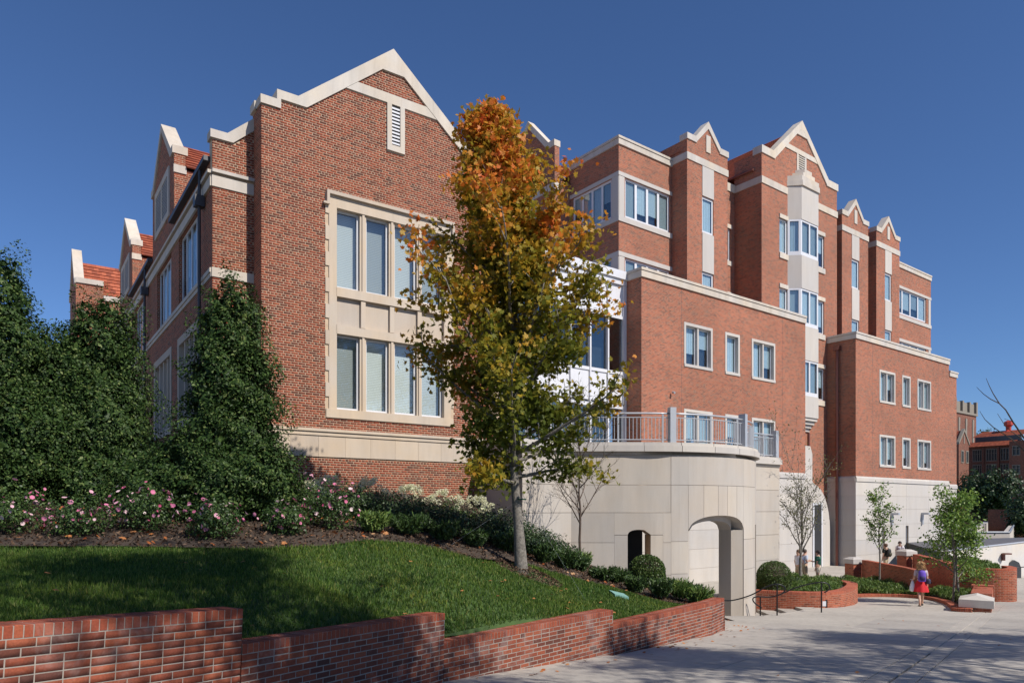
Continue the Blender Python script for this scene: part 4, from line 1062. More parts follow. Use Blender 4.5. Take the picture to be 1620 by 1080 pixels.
def panelrow(s0, s1, zs, o=0.0, core=True):
    for zu, zl in zip(zs, zs[1:]):
        shell(s0, s1, zl+.006, zu-.006, -.03, o, 'stone_panel', TM, TR, gap=.0025 if s0 < 0 else .0006)
    if core: shell(s0, s1, zs[-1], zs[0], -TH, -.031, 'wall_core', 'mortar', TR)
A1 = nR+math.radians(4.6); A2 = math.radians(10.3); NL = nL-.42
panelrow(1.88-CX, A2, [1.68, .73, -.15], core=False); shell(1.88-CX, A2, -.15, 1.68, -TH, -.031, 'wall_core', 'mortar', TR, n=10)
panelrow(1.88-CX, NL, [-.15, -1.10, -2.13, -3.1, GB])
panelrow(NL, nL, [-.86, GB]); panelrow(nR, A1, [-.86, GB]); panelrow(A1, A2, [-.15, -1.10, -2.13, -3.1, GB])
shell(NL, nL, -.85, -.156, -TH, 0, 'niche_surround', TM, TR); shell(nR, A1, -.85, -.156, -TH, 0, 'niche_surround', TM, TR)
def nz(q):
    m = q if q < 0 else q*5.0; t = (m-(-.137))/.365; return -.86+.17*math.sqrt(max(0, 1-min(1, abs(t))**2.4))
shell(nL, nR, -.86, -.156, -TH, 0, 'niche_arch', TM, TR, zfun=nz, n=14)
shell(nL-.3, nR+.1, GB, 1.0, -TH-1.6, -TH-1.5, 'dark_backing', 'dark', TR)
panelrow(A2, AL, [1.68, .73, -1.07, -2.10, -3.1, GB])
# voussoirs above the arch
vs = [AL, AL+(AR-AL)*.22, AL+(AR-AL)*.45, AL+(AR-AL)*.62, AL+(AR-AL)*.82, AR]
for a, b in zip(vs, vs[1:]): shell(a, b, 0, .723, -.03, 0, 'voussoir', TM, TR, seg=math.radians(1.6), gap=.0012, zfun=archz)
shell(AL, AR, 0, 1.68, -TH, -.031, 'wall_core', TM, TR, seg=math.radians(1.6), zfun=archz)
shell(AL, AR, .737, 1.673, -.03, 0, 'stone_panel', TM, TR)
panelrow(AR, math.radians(64), [1.68, .73, -1.07, -2.10, -3.1, GB])
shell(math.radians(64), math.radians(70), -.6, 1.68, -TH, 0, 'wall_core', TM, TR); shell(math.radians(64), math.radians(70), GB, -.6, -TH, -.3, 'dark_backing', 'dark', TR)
panelrow(math.radians(70), A_END, [1.68, .73, -.15, -1.10, -2.13, -3.1, GB])
for sA, sgn in ((AL, 1), (AR, -1)):
    mb = MB(); q = [bpt(sA, -.031), bpt(sA+sgn*.05, -.34), bpt(sA+sgn*.05, -TH), bpt(sA, -TH)]
    if sgn < 0: q = q[::-1]
    lo_ = [(*p, GB) for p in q]; hi_ = [(*p, SPR-.01) for p in q]; mb.face(lo_[::-1]); mb.face(hi_)
    for i in range(4): j = (i+1) % 4; mb.face([lo_[i], lo_[j], hi_[j], hi_[i]])
    mb.build('arch_splay', M[TM], TR)
def archin(s):
    t = (s-AM)/((AR-AL)/2-.05); t = max(-1, min(1, t)); return SPR-.02+(APX-.16-SPR)*math.sqrt(max(0, 1-abs(t)**2.4))
shell(AL+.05, AR-.05, 0, .6, -TH, -.34, 'arch_inner', TM, TR, seg=math.radians(1.6), zfun=archin)
# coping, two courses with bullnose
def ring_cap(s0, s1):
    shell(s0, s1, 1.68, 1.78, -.35, .03, 'coping_course', TM, TR)
    k = 0
    L_ = []
    if s0 < 0: L_ += [(s0, s0/2), (s0/2, 0)]
    a = max(s0, 0)
    while a < s1-1e-3: L_.append((a, min(s1, a+math.radians(14)))); a += math.radians(14)
    for p, q in L_:
        shell(p, q, 1.785, 1.98, -.45, .13, 'coping_stone', 'white_cast', TR, gap=.002); shell(p, q, 1.98, 2.08, -.45, .07, 'coping_stone', 'white_cast', TR, gap=.002)
ring_cap(1.88-CX, A_END)
# straight pieces on the plane Y=16.8
def tbase(x0, x1):
    for zu, zl in zip(ZJ, ZJ[1:]): MB(FN).wb('S', 16.8, x0+.004, x1-.004, -.03, 0, zl+.007, zu-.007).build('stone_panel', M[TM], TR)
    MB(FN).wb('S', 16.8, x0, x1, -.5, -.031, GB, 1.68).build('wall_core', M['mortar'], TR)
    MB(FN).wb('S', 16.8, x0, x1, -.4, .03, 1.68, 1.784).build('coping_course', M[TM], TR)
    mb = MB(FN); mb.wb('S', 16.8, x0, x1, -.45, .13, 1.785, 1.98); mb.wb('S', 16.8, x0, x1, -.45, .07, 1.98, 2.08); mb.build('coping_stone', M['white_cast'], TR)
tbase(13.19, 15.17); tbase(24.2, 26.8)
for zu, zl in zip(ZJ, ZJ[1:]): MB(FN).wb('W', 13.19, 16.802, 20.2, -.03, 0, zl+.007, zu-.007).build('stone_panel', M[TM], TR)
mb = MB(FN); mb.wb('W', 13.19, 16.84, 20.2, -.5, -.031, GB, 1.68); mb.wb('W', 13.19, 16.802, 20.2, -.4, .06, 1.69, 2.08); mb.build('side_coping', M[TM], TR)
# floor slab
fl = [bpt(1.88-CX, -.3)]+[bpt(0, -.3)]+[bpt(math.radians(a), -.3) for a in range(6, 98, 6)]
f2 = [frm(*p) for p in fl]+[(26.7, 16.95), (26.7, 24.0), (26.28, 24.0), (26.28, 25.1), (13.3, 25.1), (13.3, 16.95)]
mb = MB(FN); n = len(f2)
mb.face([(x, y, 1.85) for x, y in f2]); mb.face([(x, y, 1.55) for x, y in f2][::-1])
for i in range(n): j = (i+1) % n; mb.face([(*f2[i], 1.55), (*f2[j], 1.55), (*f2[j], 1.85), (*f2[i], 1.85)])
mb.build('floor_slab', M['concrete'], TR)
MB(FN).box(26.45, 26.8, 17.3, 24.0, 1.2, 2.08).build('edge_beam', M[TM], TR)
# railing: every baluster a part
RL = thing('railing', 'grey metal railing along the curved terrace edge', 'railing', (15, 17, TZ), F=FN)
def rail_run(pts, posts=(), sp=.115, h=.93):
    """pts: world xy polyline"""
    P = [Vector(p) for p in pts]; acc = [0]
    for a, b in zip(P, P[1:]): acc.append(acc[-1]+(b-a).length)
    def at(s):
        for i in range(len(P)-1):
            if s <= acc[i+1]+1e-9: t = (s-acc[i])/(acc[i+1]-acc[i]); return P[i].lerp(P[i+1], t)
        return P[-1]
    mb = MB(); mb.tube([(*at(acc[-1]*i/max(4, len(P)*2)), TZ+h) for i in range(max(4, len(P)*2)+1)], .03, 8); mb.build('top_rail', M['greymetal'], RL, smooth=True)
    mb = MB(); mb.tube([(*at(acc[-1]*i/max(4, len(P)*2)), TZ+h-.13) for i in range(max(4, len(P)*2)+1)], .016, 6); mb.build('middle_rail', M['greymetal'], RL)
    mb = MB(); mb.tube([(*at(acc[-1]*i/max(4, len(P)*2)), TZ+.09) for i in range(max(4, len(P)*2)+1)], .018, 6); mb.build('bottom_rail', M['greymetal'], RL)
    n = int(acc[-1]/sp)
    for i in range(n+1):
        p = at(i*acc[-1]/n)
        if i % 12 == 0: inst('rail_post', POST, RL, Matrix.Translation((p.x, p.y, TZ)))
        else: inst('baluster', BAL, RL, Matrix.Translation((p.x, p.y, TZ+.09)))
def mesh_of(mb, mat, nm):
    me = bpy.data.meshes.new(nm); me.from_pydata(mb.v, [], mb.f); me.materials.append(mat); me.update(); return me
BAL = mesh_of(MB().box(-.009, .009, -.009, .009, 0, .71), M['greymetal'], 'baluster')
POST = mesh_of(MB().box(-.025, .025, -.03, .03, 0, .90), M['greymetal'], 'rail_post')
PYL = mesh_of(MB().box(-.10, .10, -.12, .12, 0, 1.12), M['greymetal'], 'pylon')
off = -.08
wl_ = FN @ Vector((13.4, 16.9, 0)); wl2 = FN @ Vector((15.1, 16.9, 0))
rail_run([(wl_.x, wl_.y), (wl2.x, wl2.y)])
rail_run([bpt(1.95-CX, off), bpt(0, off)]+[bpt(math.radians(a), off) for a in (4, 8, 10.2)])
rail_run([bpt(math.radians(a), off) for a in (11.8, 18, 24, 30, 36, 42, 48.5)])
rail_run([bpt(math.radians(a), off) for a in (50.5, 58, 66, 74, 82, 90, 97)])
wl_ = FN @ Vector((24.4, 16.9, 0)); wl2 = FN @ Vector((26.5, 16.9, 0)); rail_run([(wl_.x, wl_.y), (wl2.x, wl2.y)])
wl_ = FN @ Vector((26.6, 17.1, 0)); wl2 = FN @ Vector((26.6, 23.9, 0)); rail_run([(wl_.x, wl_.y), (wl2.x, wl2.y)])
for a in (11.0, 49.5):
    p = bpt(math.radians(a), off); inst('pylon', PYL, RL, Matrix.Translation((*p, TZ)) @ Matrix.Rotation(math.radians(a), 4, 'Z'))
p = FN @ Vector((26.62, 16.9, 0)); inst('pylon', PYL, RL, Matrix.Translation((p.x, p.y, TZ)) @ Matrix.Rotation(math.radians(37.3), 4, 'Z'))
# terrace furniture glimpsed through the rails
for i, (x, y) in enumerate(((27.5, 21.5), (29.3, 22.0))):
    pass

# ------------------------------------------------------------------ garden retaining wall, brick by brick
def garden_wall(P0, P1, drop0, drop1, label, th=.30, root=None, endcap=False, nm='retaining_wall'):
    """P0,P1 top front edge (world xyz); wall reaches drop below the top"""
    a, b = Vector(P0), Vector(P1); L = (b-a).length; x = (b-a).normalized(); y = Vector((0, 0, 1)).cross(x).normalized(); z = x.cross(y)
    Mw = Matrix(((x.x, y.x, z.x, a.x), (x.y, y.y, z.y, a.y), (x.z, y.z, z.z, a.z), (0, 0, 0, 1)))
    if root is None:
        root = thing(nm, label, 'wall', (a.x, a.y, a.z-drop0), math.atan2(x.y, x.x), 'stepped garden wall sections')
    F = Mw; H = max(drop0, drop1)
    mb = MB(F); mb.box(.003, L-.003, .0035, th-.006, -H, -.003); mb.build('mortar_core', M['mortar_wall'], root)
    # rowlock cap
    n = int(L/.0677)
    for i in range(n):
        c = (i+.5)*L/n; w = L/n-.0095
        me = cap_mesh(round(w, 4), th)
        inst('cap_brick', me, root, F @ Matrix.Translation((c, random.uniform(-.0015, .001), random.uniform(-.001, .0015))) @ Matrix.Rotation(random.uniform(-.006, .006), 4, 'Z'))
    bl = []; zc = -.0925-.0103; k = 0
    while zc-.0574 > -H:
        s = 0; first = True
        off_ = (.1016, 0, .1016, 0)[k % 4]
        s = -off_
        while s < L:
            pitch = .2032
            if k == 0 and random.random() < .3: pitch = .1016
            if random.random() < .015: pitch = .1016
            p, q = max(s, 0.0), min(s+pitch-.0105, L)
            if q-p > .03: bl.append((p, q, zc-.0574, zc))
            s += pitch
        zc -= .0677; k += 1
    drop = lambda s: drop0+(drop1-drop0)*s/L
    bl = [b_ for b_ in bl if -b_[3] < drop((b_[0]+b_[1])/2)+.05]
    cl = F.inverted() @ Vector((0, 0, 0))
    bl.sort(key=lambda b_: (b_[0]-cl.x)**2+(b_[2]-cl.z)**2*.3)
    for b_ in bl[:300]:
        me = brick_mesh('brick', b_[1]-b_[0], b_[3]-b_[2], .06, M['piece_wall'], .004)
        inst('brick', me, root, F @ Matrix.Translation(((b_[0]+b_[1])/2, random.uniform(-.002, .002), (b_[2]+b_[3])/2)) @ Matrix.Rotation(random.uniform(-.006, .006), 4, 'Y'))
    if bl[300:]: brick_mass('brick_field', bl[300:], F, M['mass_wall'], root, D=.05)
    return root
CAPM = {}
def cap_mesh(w, th):
    k = (w, th)
    if k in CAPM: return CAPM[k]
    mb = MB(); c = .006; f = .19
    for (y0, y1) in ((0, f), (f+.01, th)):
        P = [(-w/2, y0, -.0925), (w/2, y0, -.0925), (w/2, y1, -.0925), (-w/2, y1, -.0925)]
        q = [(-w/2, y0, -c), (w/2, y0, -c), (w/2, y1, -c), (-w/2, y1, -c)]
        t = [(-w/2+c*.6, y0+c, 0), (w/2-c*.6, y0+c, 0), (w/2-c*.6, y1-c, 0), (-w/2+c*.6, y1-c, 0)]
        mb.face(t)
        for i in range(4): j = (i+1) % 4; mb.face([P[i], P[j], q[j], q[i]]); mb.face([q[i], q[j], t[j], t[i]])
    me = mesh_of(mb, M['cap_piece'], 'cap_brick'); CAPM[k] = me; return me
garden_wall((-5.6, 1.8, -.62), (-2.583, 6.84, -.965), 1.45, 1.25, 'tallest red brick garden wall section at the left with grass above')
garden_wall((-2.60, 6.86, -1.315), (-.93, 9.89, -1.46), .95, 1.1, 'second red brick garden wall section from the left, in dappled shade')
garden_wall((-.95, 9.90, -1.87), (1.85, 13.0, -1.86), .65, .95, 'third garden wall section, white lime stains near its right end')
r4 = garden_wall((1.83, 13.02, -2.14), (4.65, 16.5, -2.18), .6, .85, 'last low garden wall section, turning the corner beside the steps')
garden_wall((4.65, 16.5, -2.18), (5.30, 17.75, -2.24), .85, .9, None, root=r4)
garden_wall((5.30, 17.75, -2.3), (5.75, 22.5, -2.95), .9, 1.0, None, root=r4)

# ------------------------------------------------------------------ planters, ramp walls and seat on the plaza
def pathwall(mb, pts, zb, zt, th, m=0, mc=1, closed=False, side=1):
    """wall along world xy points; face on the right side of travel; th to the left"""
    P = [Vector(p) for p in pts]; n = len(P); off = []
    for i in range(n):
        a = P[max(i-1, 0)]; b = P[min(i+1, n-1)]; d = (b-a).normalized(); off.append(P[i]+Vector((-d.y, d.x))*th*side)
    s = 0
    zbf = zb if callable(zb) else (lambda x, y: zb); ztf = zt if callable(zt) else (lambda x, y: zt)
    for i in range(n-1):
        a, b, c, d = P[i], P[i+1], off[i+1], off[i]; l = (b-a).length
        za, zb_ = zbf(*a), zbf(*b); ta, tb = ztf(*a), ztf(*b)
        mb.face([(*a, za), (*b, zb_), (*b, tb-.095), (*a, ta-.095)], [(s, za), (s+l, zb_), (s+l, tb-.095), (s, ta-.095)], m)
        mb.face([(*c, zb_), (*d, za), (*d, ta-.095), (*c, tb-.095)], [(s+l, zb_), (s, za), (s, ta-.095), (s+l, tb-.095)], m)
        mb.face([(*a, ta-.095), (*b, tb-.095), (*b, tb), (*a, ta)], [(s, .0), (s+l, .0), (s+l, .095), (s, .095)], mc)
        mb.face([(*c, tb-.095), (*d, ta-.095), (*d, ta), (*c, tb)], [(s, .0), (s+l, .0), (s+l, .095), (s, .095)], mc)
        mb.face([(*a, ta), (*b, tb), (*c, tb), (*d, ta)], [(s, .005), (s+l, .005), (s+l, .20), (s, .20)], mc)
        s += l
    for i, o_ in ((0, 0), (n-1, 1)):
        a, d = P[i], off[i]; za, ta = zbf(*a), ztf(*a); q = [(*d, za), (*a, za), (*a, ta), (*d, ta)]
        mb.face(q if o_ == 0 else q[::-1], None, m)
def spline(pts, n=6):
    out = []; P = [Vector(p) for p in pts]
    for i in range(len(P)-1):
        p0, p1, p2, p3 = P[max(i-1, 0)], P[i], P[i+1], P[min(i+2, len(P)-1)]
        for k in range(n):
            t = k/n; out.append(.5*((2*p1)+(p2-p0)*t+(2*p0-5*p1+4*p2-p3)*t*t+(-p0+3*p1-3*p2+p3)*t**3))
    out.append(P[-1]); return [tuple(p) for p in out]
BW = [M['brick_planter'], M['brick_cap']]
p1 = spline([(8.85, 26.6), (10.2, 25.9), (11.4, 25.75), (12.6, 26.6), (13.7, 28.2), (14.15, 29.4), (14.0, 30.6), (13.2, 31.6), (12.2, 32.4), (10.8, 33)], 5)
PL1 = thing('brick_planter', 'curved red brick planter beside the black handrails, holding a clipped bush and bare tree', 'planter', (11.5, 27.5, PLZ))
mb = MB(); pathwall(mb, p1, -4.3, -3.06, .4); mb.build('curved_wall', BW, PL1)
polysheet('soil', [*p1, (9.3, 31.5)], lambda x, y: -3.2, M['soil'], parent=PL1, step=.8)
mb = MB(); mb.box(11.0, 11.42, 25.74, 25.90, -3.60, -3.32); sl_ = mb.build('step_light', M['black'], PL1); MB().box(11.06, 11.36, 25.72, 25.745, -3.55, -3.37).build('lens', M['whitemetal'], sl_)
# curb bed
cb = spline([(16.2, 34.0), (17.0, 32.5), (17.35, 30.8), (17.3, 29.0), (16.6, 26.9), (15.6, 24.8), (15.35, 24.0)], 5)
cb = spline([(15.4, 33.2), (16.6, 31.6), (17.4, 30.2), (17.3, 28.4), (16.5, 26.6), (15.2, 24.4), (15.6, 23.9)], 5)
cb = spline([(14.6, 30.6), (16.2, 30.9), (17.2, 30.3), (17.3, 29.2), (16.7, 27.5), (15.6, 25.3), (15.0, 24.2), (15.35, 23.75)], 5)
CB = thing('planting_bed', 'planting bed with a low red brick kerb behind the woman in the red skirt', 'flower bed', (18, 28, PLZ))
mb = MB(); pathwall(mb, [(p[0], p[1]) for p in cb], lambda x, y: g(y)-.1, lambda x, y: g(y)+.12, .28); mb.build('kerb', BW, CB)
polysheet('soil', [*cb, (16.1, 24.2), (18.2, 28.0), (21.0, 29.5), (21, 36), (15, 34)], lambda x, y: g(y)+.08, M['soil'], parent=CB, step=1)
# ramp walls with capped piers
def pier(mb, c, w, zb, zt, rot):
    x, y = c; ca, sa = math.cos(rot), math.sin(rot); q = [(x+ca*i*w/2-sa*j*w/2, y+sa*i*w/2+ca*j*w/2) for i, j in ((-1, -1), (1, -1), (1, 1), (-1, 1))]
    for i in range(4):
        j = (i+1) % 4; mb.face([(*q[i], zb), (*q[j], zb), (*q[j], zt), (*q[i], zt)], [(i*w, zb), (i*w+w, zb), (i*w+w, zt), (i*w, zt)])
    mb.face([(*p, zt) for p in q], None)
def capstone(mb, c, w, z0, z1, rot, point=.0):
    x, y = c; ca, sa = math.cos(rot), math.sin(rot); W = w/2
    q = lambda s, z: [(x+ca*i*s-sa*j*s, y+sa*i*s+ca*j*s, z) for i, j in ((-1, -1), (1, -1), (1, 1), (-1, 1))]
    R = [q(W, z0), q(W, z1), q(W*.45, z1+point)]
    mb.face(R[0][::-1]); mb.face(R[-1])
    for a, b in zip(R, R[1:]):
        for i in range(4): j = (i+1) % 4; mb.face([a[i], a[j], b[j], b[i]])
RA = thing('ramp_wall', 'brick ramp wall sloping out from the left pier with a pale stone cap', 'wall', (18.5, 38, PLZ), group='brick ramp walls with stone capped piers')
mb = MB(); pier(mb, (18.36, 38.2), .62, -4.1, -2.98, .3); mb.build('pier', M['brick_planter'], RA)
mb = MB(); capstone(mb, (18.36, 38.2), .74, -2.98, -2.74, .3, .1); mb.build('pier_cap', M['white_cast'], RA)
mb = MB(); pathwall(mb, spline([(18.5, 37.9), (18.3, 34), (17.5, 31), (17.2, 29.7)][::1], 4), -4.1, -2.76, .3, side=1); 
mb = MB(); pathwall(mb, spline([(18.6, 37.8), (18.2, 33.2), (17.6, 30.6)], 4)[::-1], -4.2, -2.76, .3, side=-1); mb.build('sloping_wall', BW, RA)
RB = thing('ramp_wall', 'long brick ramp wall curving right from the second pier behind the leafy tree', 'wall', (21, 38, PLZ), group='brick ramp walls with stone capped piers')
mb = MB(); pier(mb, (21.18, 38.2), .62, -4.1, -2.55, .3); mb.build('pier', M['brick_planter'], RB)
mb = MB(); capstone(mb, (21.18, 38.2), .74, -2.55, -2.32, .3, .1); mb.build('pier_cap', M['white_cast'], RB)
rb = spline([(21.3, 37.8), (19.9, 33.0), (18.7, 29.9), (19.3, 28.9), (20.2, 28.7), (20.8, 29.3), (21.15, 30.2)], 5)
mb = MB(); pathwall(mb, rb, -4.3, lambda x, y: -2.47+(.0 if x < 20.2 else .02), .32); mb.build('curved_wall', BW, RB)
polysheet('upper_soil', [(21.6, 37.8), (20.2, 33), (19.2, 30.1), (20.0, 29.2), (20.6, 29.6), (21.1, 30.6), (22.5, 35)], lambda x, y: -2.62, M['soil'], parent=RB, step=1)
# seat wall ending in a stone block
ST = thing('seat_wall', 'low brick seat wall ending in a large pale stone block at the kerb', 'seat', (15.6, 24, -3.6))
mb = MB(); pathwall(mb, [(15.05, 23.6), (15.95, 23.65), (16.0, 24.3), (18.25, 27.6)], lambda x, y: g(y)-.1, lambda x, y: -3.2+(y-23.6)*.0, .0001)
mb = MB(); dd = Vector((2.3, 3.3)).normalized(); pr = Vector((dd.y, -dd.x))
def quadwall(mb, a, d, L, w, zb, zt, m=0, mc=1):
    nrm = Vector((-d.y, d.x)); A_ = Vector(a); q = [A_, A_+d*L, A_+d*L+nrm*w, A_+nrm*w]
    s = 0
    for i in range(4):
        j = (i+1) % 4; l = (q[j]-q[i]).length; mb.face([(*q[i], zb), (*q[j], zb), (*q[j], zt), (*q[i], zt)], [(s, zb), (s+l, zb), (s+l, zt), (s, zt)], m); s += l
    mb.face([(*p, zt) for p in q], [(0, .005), (L, .005), (L, .2), (0, .2)], mc)
quadwall(mb, (15.98, 23.7), dd, 1.1, .95, -3.9, -3.36); mb.build('brick_plinth', BW, ST)
mb = MB(); q0 = Vector((16.0, 23.66)); nrm = Vector((-dd.y, dd.x))
def stoneblock(mb, a, d, L, w, z0, z1, ridge):
    nrm = Vector((-d.y, d.x)); A_ = Vector(a); q = [A_, A_+d*L, A_+d*L+nrm*w, A_+nrm*w]
    mb.face([(*p, z0) for p in q][::-1])
    for i in range(4): j = (i+1) % 4; mb.face([(*q[i], z0), (*q[j], z0), (*q[j], z1), (*q[i], z1)])
    c0 = A_+nrm*w/2+d*.45; c1 = A_+nrm*w/2+d*(L)
    c0, c1 = (*c0, z1+ridge), (*c1, z1+ridge)
    Q = [(*p, z1) for p in q]
    mb.face([Q[0], c0, Q[3]][::-1]); mb.face([Q[0], Q[1], c1, c0]); mb.face([Q[2], Q[3], c0, c1]); mb.face([Q[1], Q[2], c1])
stoneblock(mb, q0-nrm*.03, dd, 1.15, 1.0, -3.36, -3.10, .13); mb.build('stone_block', M['white_cast'], ST, bevel=.02)
mb = MB(); quadwall(mb, (16.62, 24.62), dd, 2.6, .62, -3.95, -2.98); mb.build('brick_wall', BW, ST)
mb = MB(); quadwall(mb, (18.1, 26.7), dd, .55, .72, -4.0, -2.94); mb.build('end_pier', BW, ST)

# handrails at the steps
def handrail(name, label, pts, posts, cat='handrail', group=None, r=.022):
    t = thing(name, label, cat, (posts[0][0], posts[0][1], posts[0][2]), group=group)
    mb = MB(); q = [Vector(p) for p in pts]; sm = []
    for i in range(len(q)-1):
        p0, p1, p2, p3 = q[max(i-1, 0)], q[i], q[i+1], q[min(i+2, len(q)-1)]
        for k in range(5):
            u = k/5; sm.append(.5*((2*p1)+(p2-p0)*u+(2*p0-5*p1+4*p2-p3)*u*u+(-p0+3*p1-3*p2+p3)*u**3))
    sm.append(q[-1]); mb.tube(sm, r, 8); mb.build('rail', M['black'], t, smooth=True)
    for x, y, z, zt in posts: MB().tube([(x, y, z), (x, y, zt)], .024, 8).build('post', M['black'], t)
    return t
handrail('handrail', 'black curved handrail nearest the arch pier', [(6.55, 23.0, -3.35), (6.45, 23.0, -3.1), (6.6, 22.98, -2.97), (7.1, 22.95, -2.98), (7.7, 22.9, -2.80), (8.2, 22.85, -2.52), (8.5, 22.8, -2.44), (8.72, 22.8, -2.52), (8.74, 22.8, -2.66), (8.6, 22.8, -2.78)],
         [(6.75, 22.98, -4.0, -2.97), (6.62, 22.98, -4.0, -3.02), (8.5, 22.8, -3.44, -2.44)], group='black handrails at the steps')
handrail('handrail', 'black curved handrail in front of the brick planter', [(8.5, 24.2, -3.4), (8.25, 24.2, -3.22), (8.2, 24.2, -3.08), (8.35, 24.2, -3.02), (8.9, 24.15, -3.0), (9.6, 24.0, -2.68), (10.1, 23.95, -2.54), (10.4, 23.9, -2.50), (10.62, 23.9, -2.56), (10.66, 23.9, -2.72), (10.5, 23.9, -2.84)],
         [(8.45, 24.2, -4.0, -3.02), (10.4, 23.9, -3.52, -2.50)], group='black handrails at the steps')
handrail('handrail', 'black handrail between the two brick ramp walls', [(19.3, 36.6, -3.2), (19.1, 36.5, -3.0), (19.3, 36.3, -2.9), (19.9, 35.5, -3.05), (20.0, 34.4, -3.35), (19.6, 33.2, -3.5)], [(19.3, 36.3, -3.97, -2.9), (19.7, 34.6, -3.97, -3.3)])
handrail('handrail', 'black handrail at the far right by the arched doorway', [(22.6, 32.4, -2.95), (22.9, 32.4, -2.75), (23.5, 32.5, -2.7), (23.8, 32.5, -2.85), (23.7, 32.5, -3.1)], [(23.45, 32.5, -4.0, -2.7)])

# utility lid on the lawn
x, y = 2.1, 16.1
UL = thing('valve_lid', 'pale green utility lid set in the lawn near the last wall section', 'utility lid', (2.35, 15.9, lz(2.35, 15.9)))
def lidpoly(i, o): return None
mb = MB(); q = [(2.18, 15.98), (2.28, 15.76), (2.60, 15.84), (2.52, 16.06)]
mb.face([(a, b, lz(a, b)+.05) for a, b in q])
for i in range(4): j = (i+1) % 4; mb.face([(*q[i], lz(*q[i])-.05), (*q[j], lz(*q[j])-.05), (*q[j], lz(*q[j])+.05), (*q[i], lz(*q[i])+.05)])
mb.build('lid', plain('lid_green', (.17, .34, .30), .5, var=.04), UL)

# ------------------------------------------------------------------ foliage tools
def rot_frames(n, up=.5, az=None):
    """random orthonormal frames: normal biased upward"""
    nn = rng.normal(size=(n, 3)); nn /= np.linalg.norm(nn, axis=1, keepdims=True); nn[:, 2] += up
    nn /= np.linalg.norm(nn, axis=1, keepdims=True)
    a = rng.normal(size=(n, 3)); t = np.cross(nn, a); t /= np.linalg.norm(t, axis=1, keepdims=True); b = np.cross(nn, t)
    return nn, t, b
SH = {
 'maple': ([(0, 0, 0), (0, -.5, .0), (.12, -.30, .03), (.42, -.34, -.02), (.30, -.08, .03), (.52, .14, -.04), (.2, .14, .03), (.16, .34, .02), (0, .56, -.05), (-.16, .34, .02), (-.2, .14, .03), (-.52, .14, -.04), (-.30, -.08, .03), (-.42, -.34, -.02), (-.12, -.30, .03)],
           [(0, i, i+1 if i < 14 else 1) for i in range(1, 15)]),
 'oval': ([(0, -.5, 0), (.26, -.1, .06), (.2, .25, .05), (0, .5, -.05), (-.2, .25, .05), (-.26, -.1, .06)], [(0, 1, 5), (1, 2, 5), (5, 2, 4), (4, 2, 3)]),
 'leaf': ([(0, -.5, 0), (.28, 0, .07), (0, .5, 0), (-.28, 0, .07)], [(0, 1, 2), (0, 2, 3)]),
 'needle': ([(-.06, -.5, 0), (.06, -.5, 0), (.09, .05, .03), (0, .5, 0), (-.09, .05, .03)], [(0, 1, 2), (0, 2, 4), (4, 2, 3)]),
 'petal': ([(0, 0, -.12), (.5, .1, .15), (.2, .45, .1), (-.35, .4, .16), (-.5, -.1, .12), (-.15, -.48, .15), (.35, -.35, .12)], [(0, 1, 2), (0, 2, 3), (0, 3, 4), (0, 4, 5), (0, 5, 6), (0, 6, 1)]),
}
def leaves(C, size, shape, frames=None, up=.5):
    C = np.asarray(C); n = len(C); S, T = SH[shape]; S = np.array(S); T = np.array(T)
    nn, t, b = frames if frames is not None else rot_frames(n, up)
    sz = size*rng.uniform(.65, 1.25, n)
    V = C[:, None]+sz[:, None, None]*(S[None, :, 0:1]*t[:, None]+S[None, :, 1:2]*b[:, None]+S[None, :, 2:3]*nn[:, None])
    F_ = T[None]+np.arange(n)[:, None, None]*len(S)
    return V.reshape(-1, 3), F_.reshape(-1, 3)
def blob_points(blobs, n, shell=.55, lump=.22, cut=None):
    vol = np.array([b[3]*b[4]*b[5] for b in blobs])**.7; pick = rng.choice(len(blobs), n, p=vol/vol.sum()); B = np.array(blobs)[pick]
    d = rng.normal(size=(n, 3)); d /= np.linalg.norm(d, axis=1, keepdims=True)
    r = 1-shell*rng.random(n)**1.6
    ph = np.array(blobs)[:, :3].sum(1)[pick]
    l = 1+lump*(np.sin(d[:, 0]*5+ph)*np.sin(d[:, 1]*6+ph*2)+.6*np.sin(d[:, 2]*9+d[:, 0]*7+ph))
    P = B[:, :3]+d*(r*l)[:, None]*B[:, 3:6]
    fr = d*.9+rng.normal(size=(n, 3))*.55; fr[:, 2] += .3; fr /= np.linalg.norm(fr, axis=1, keepdims=True)
    a = rng.normal(size=(n, 3)); t = np.cross(fr, a); t /= np.linalg.norm(t, axis=1, keepdims=True)
    return P, (fr, t, np.cross(fr, t))
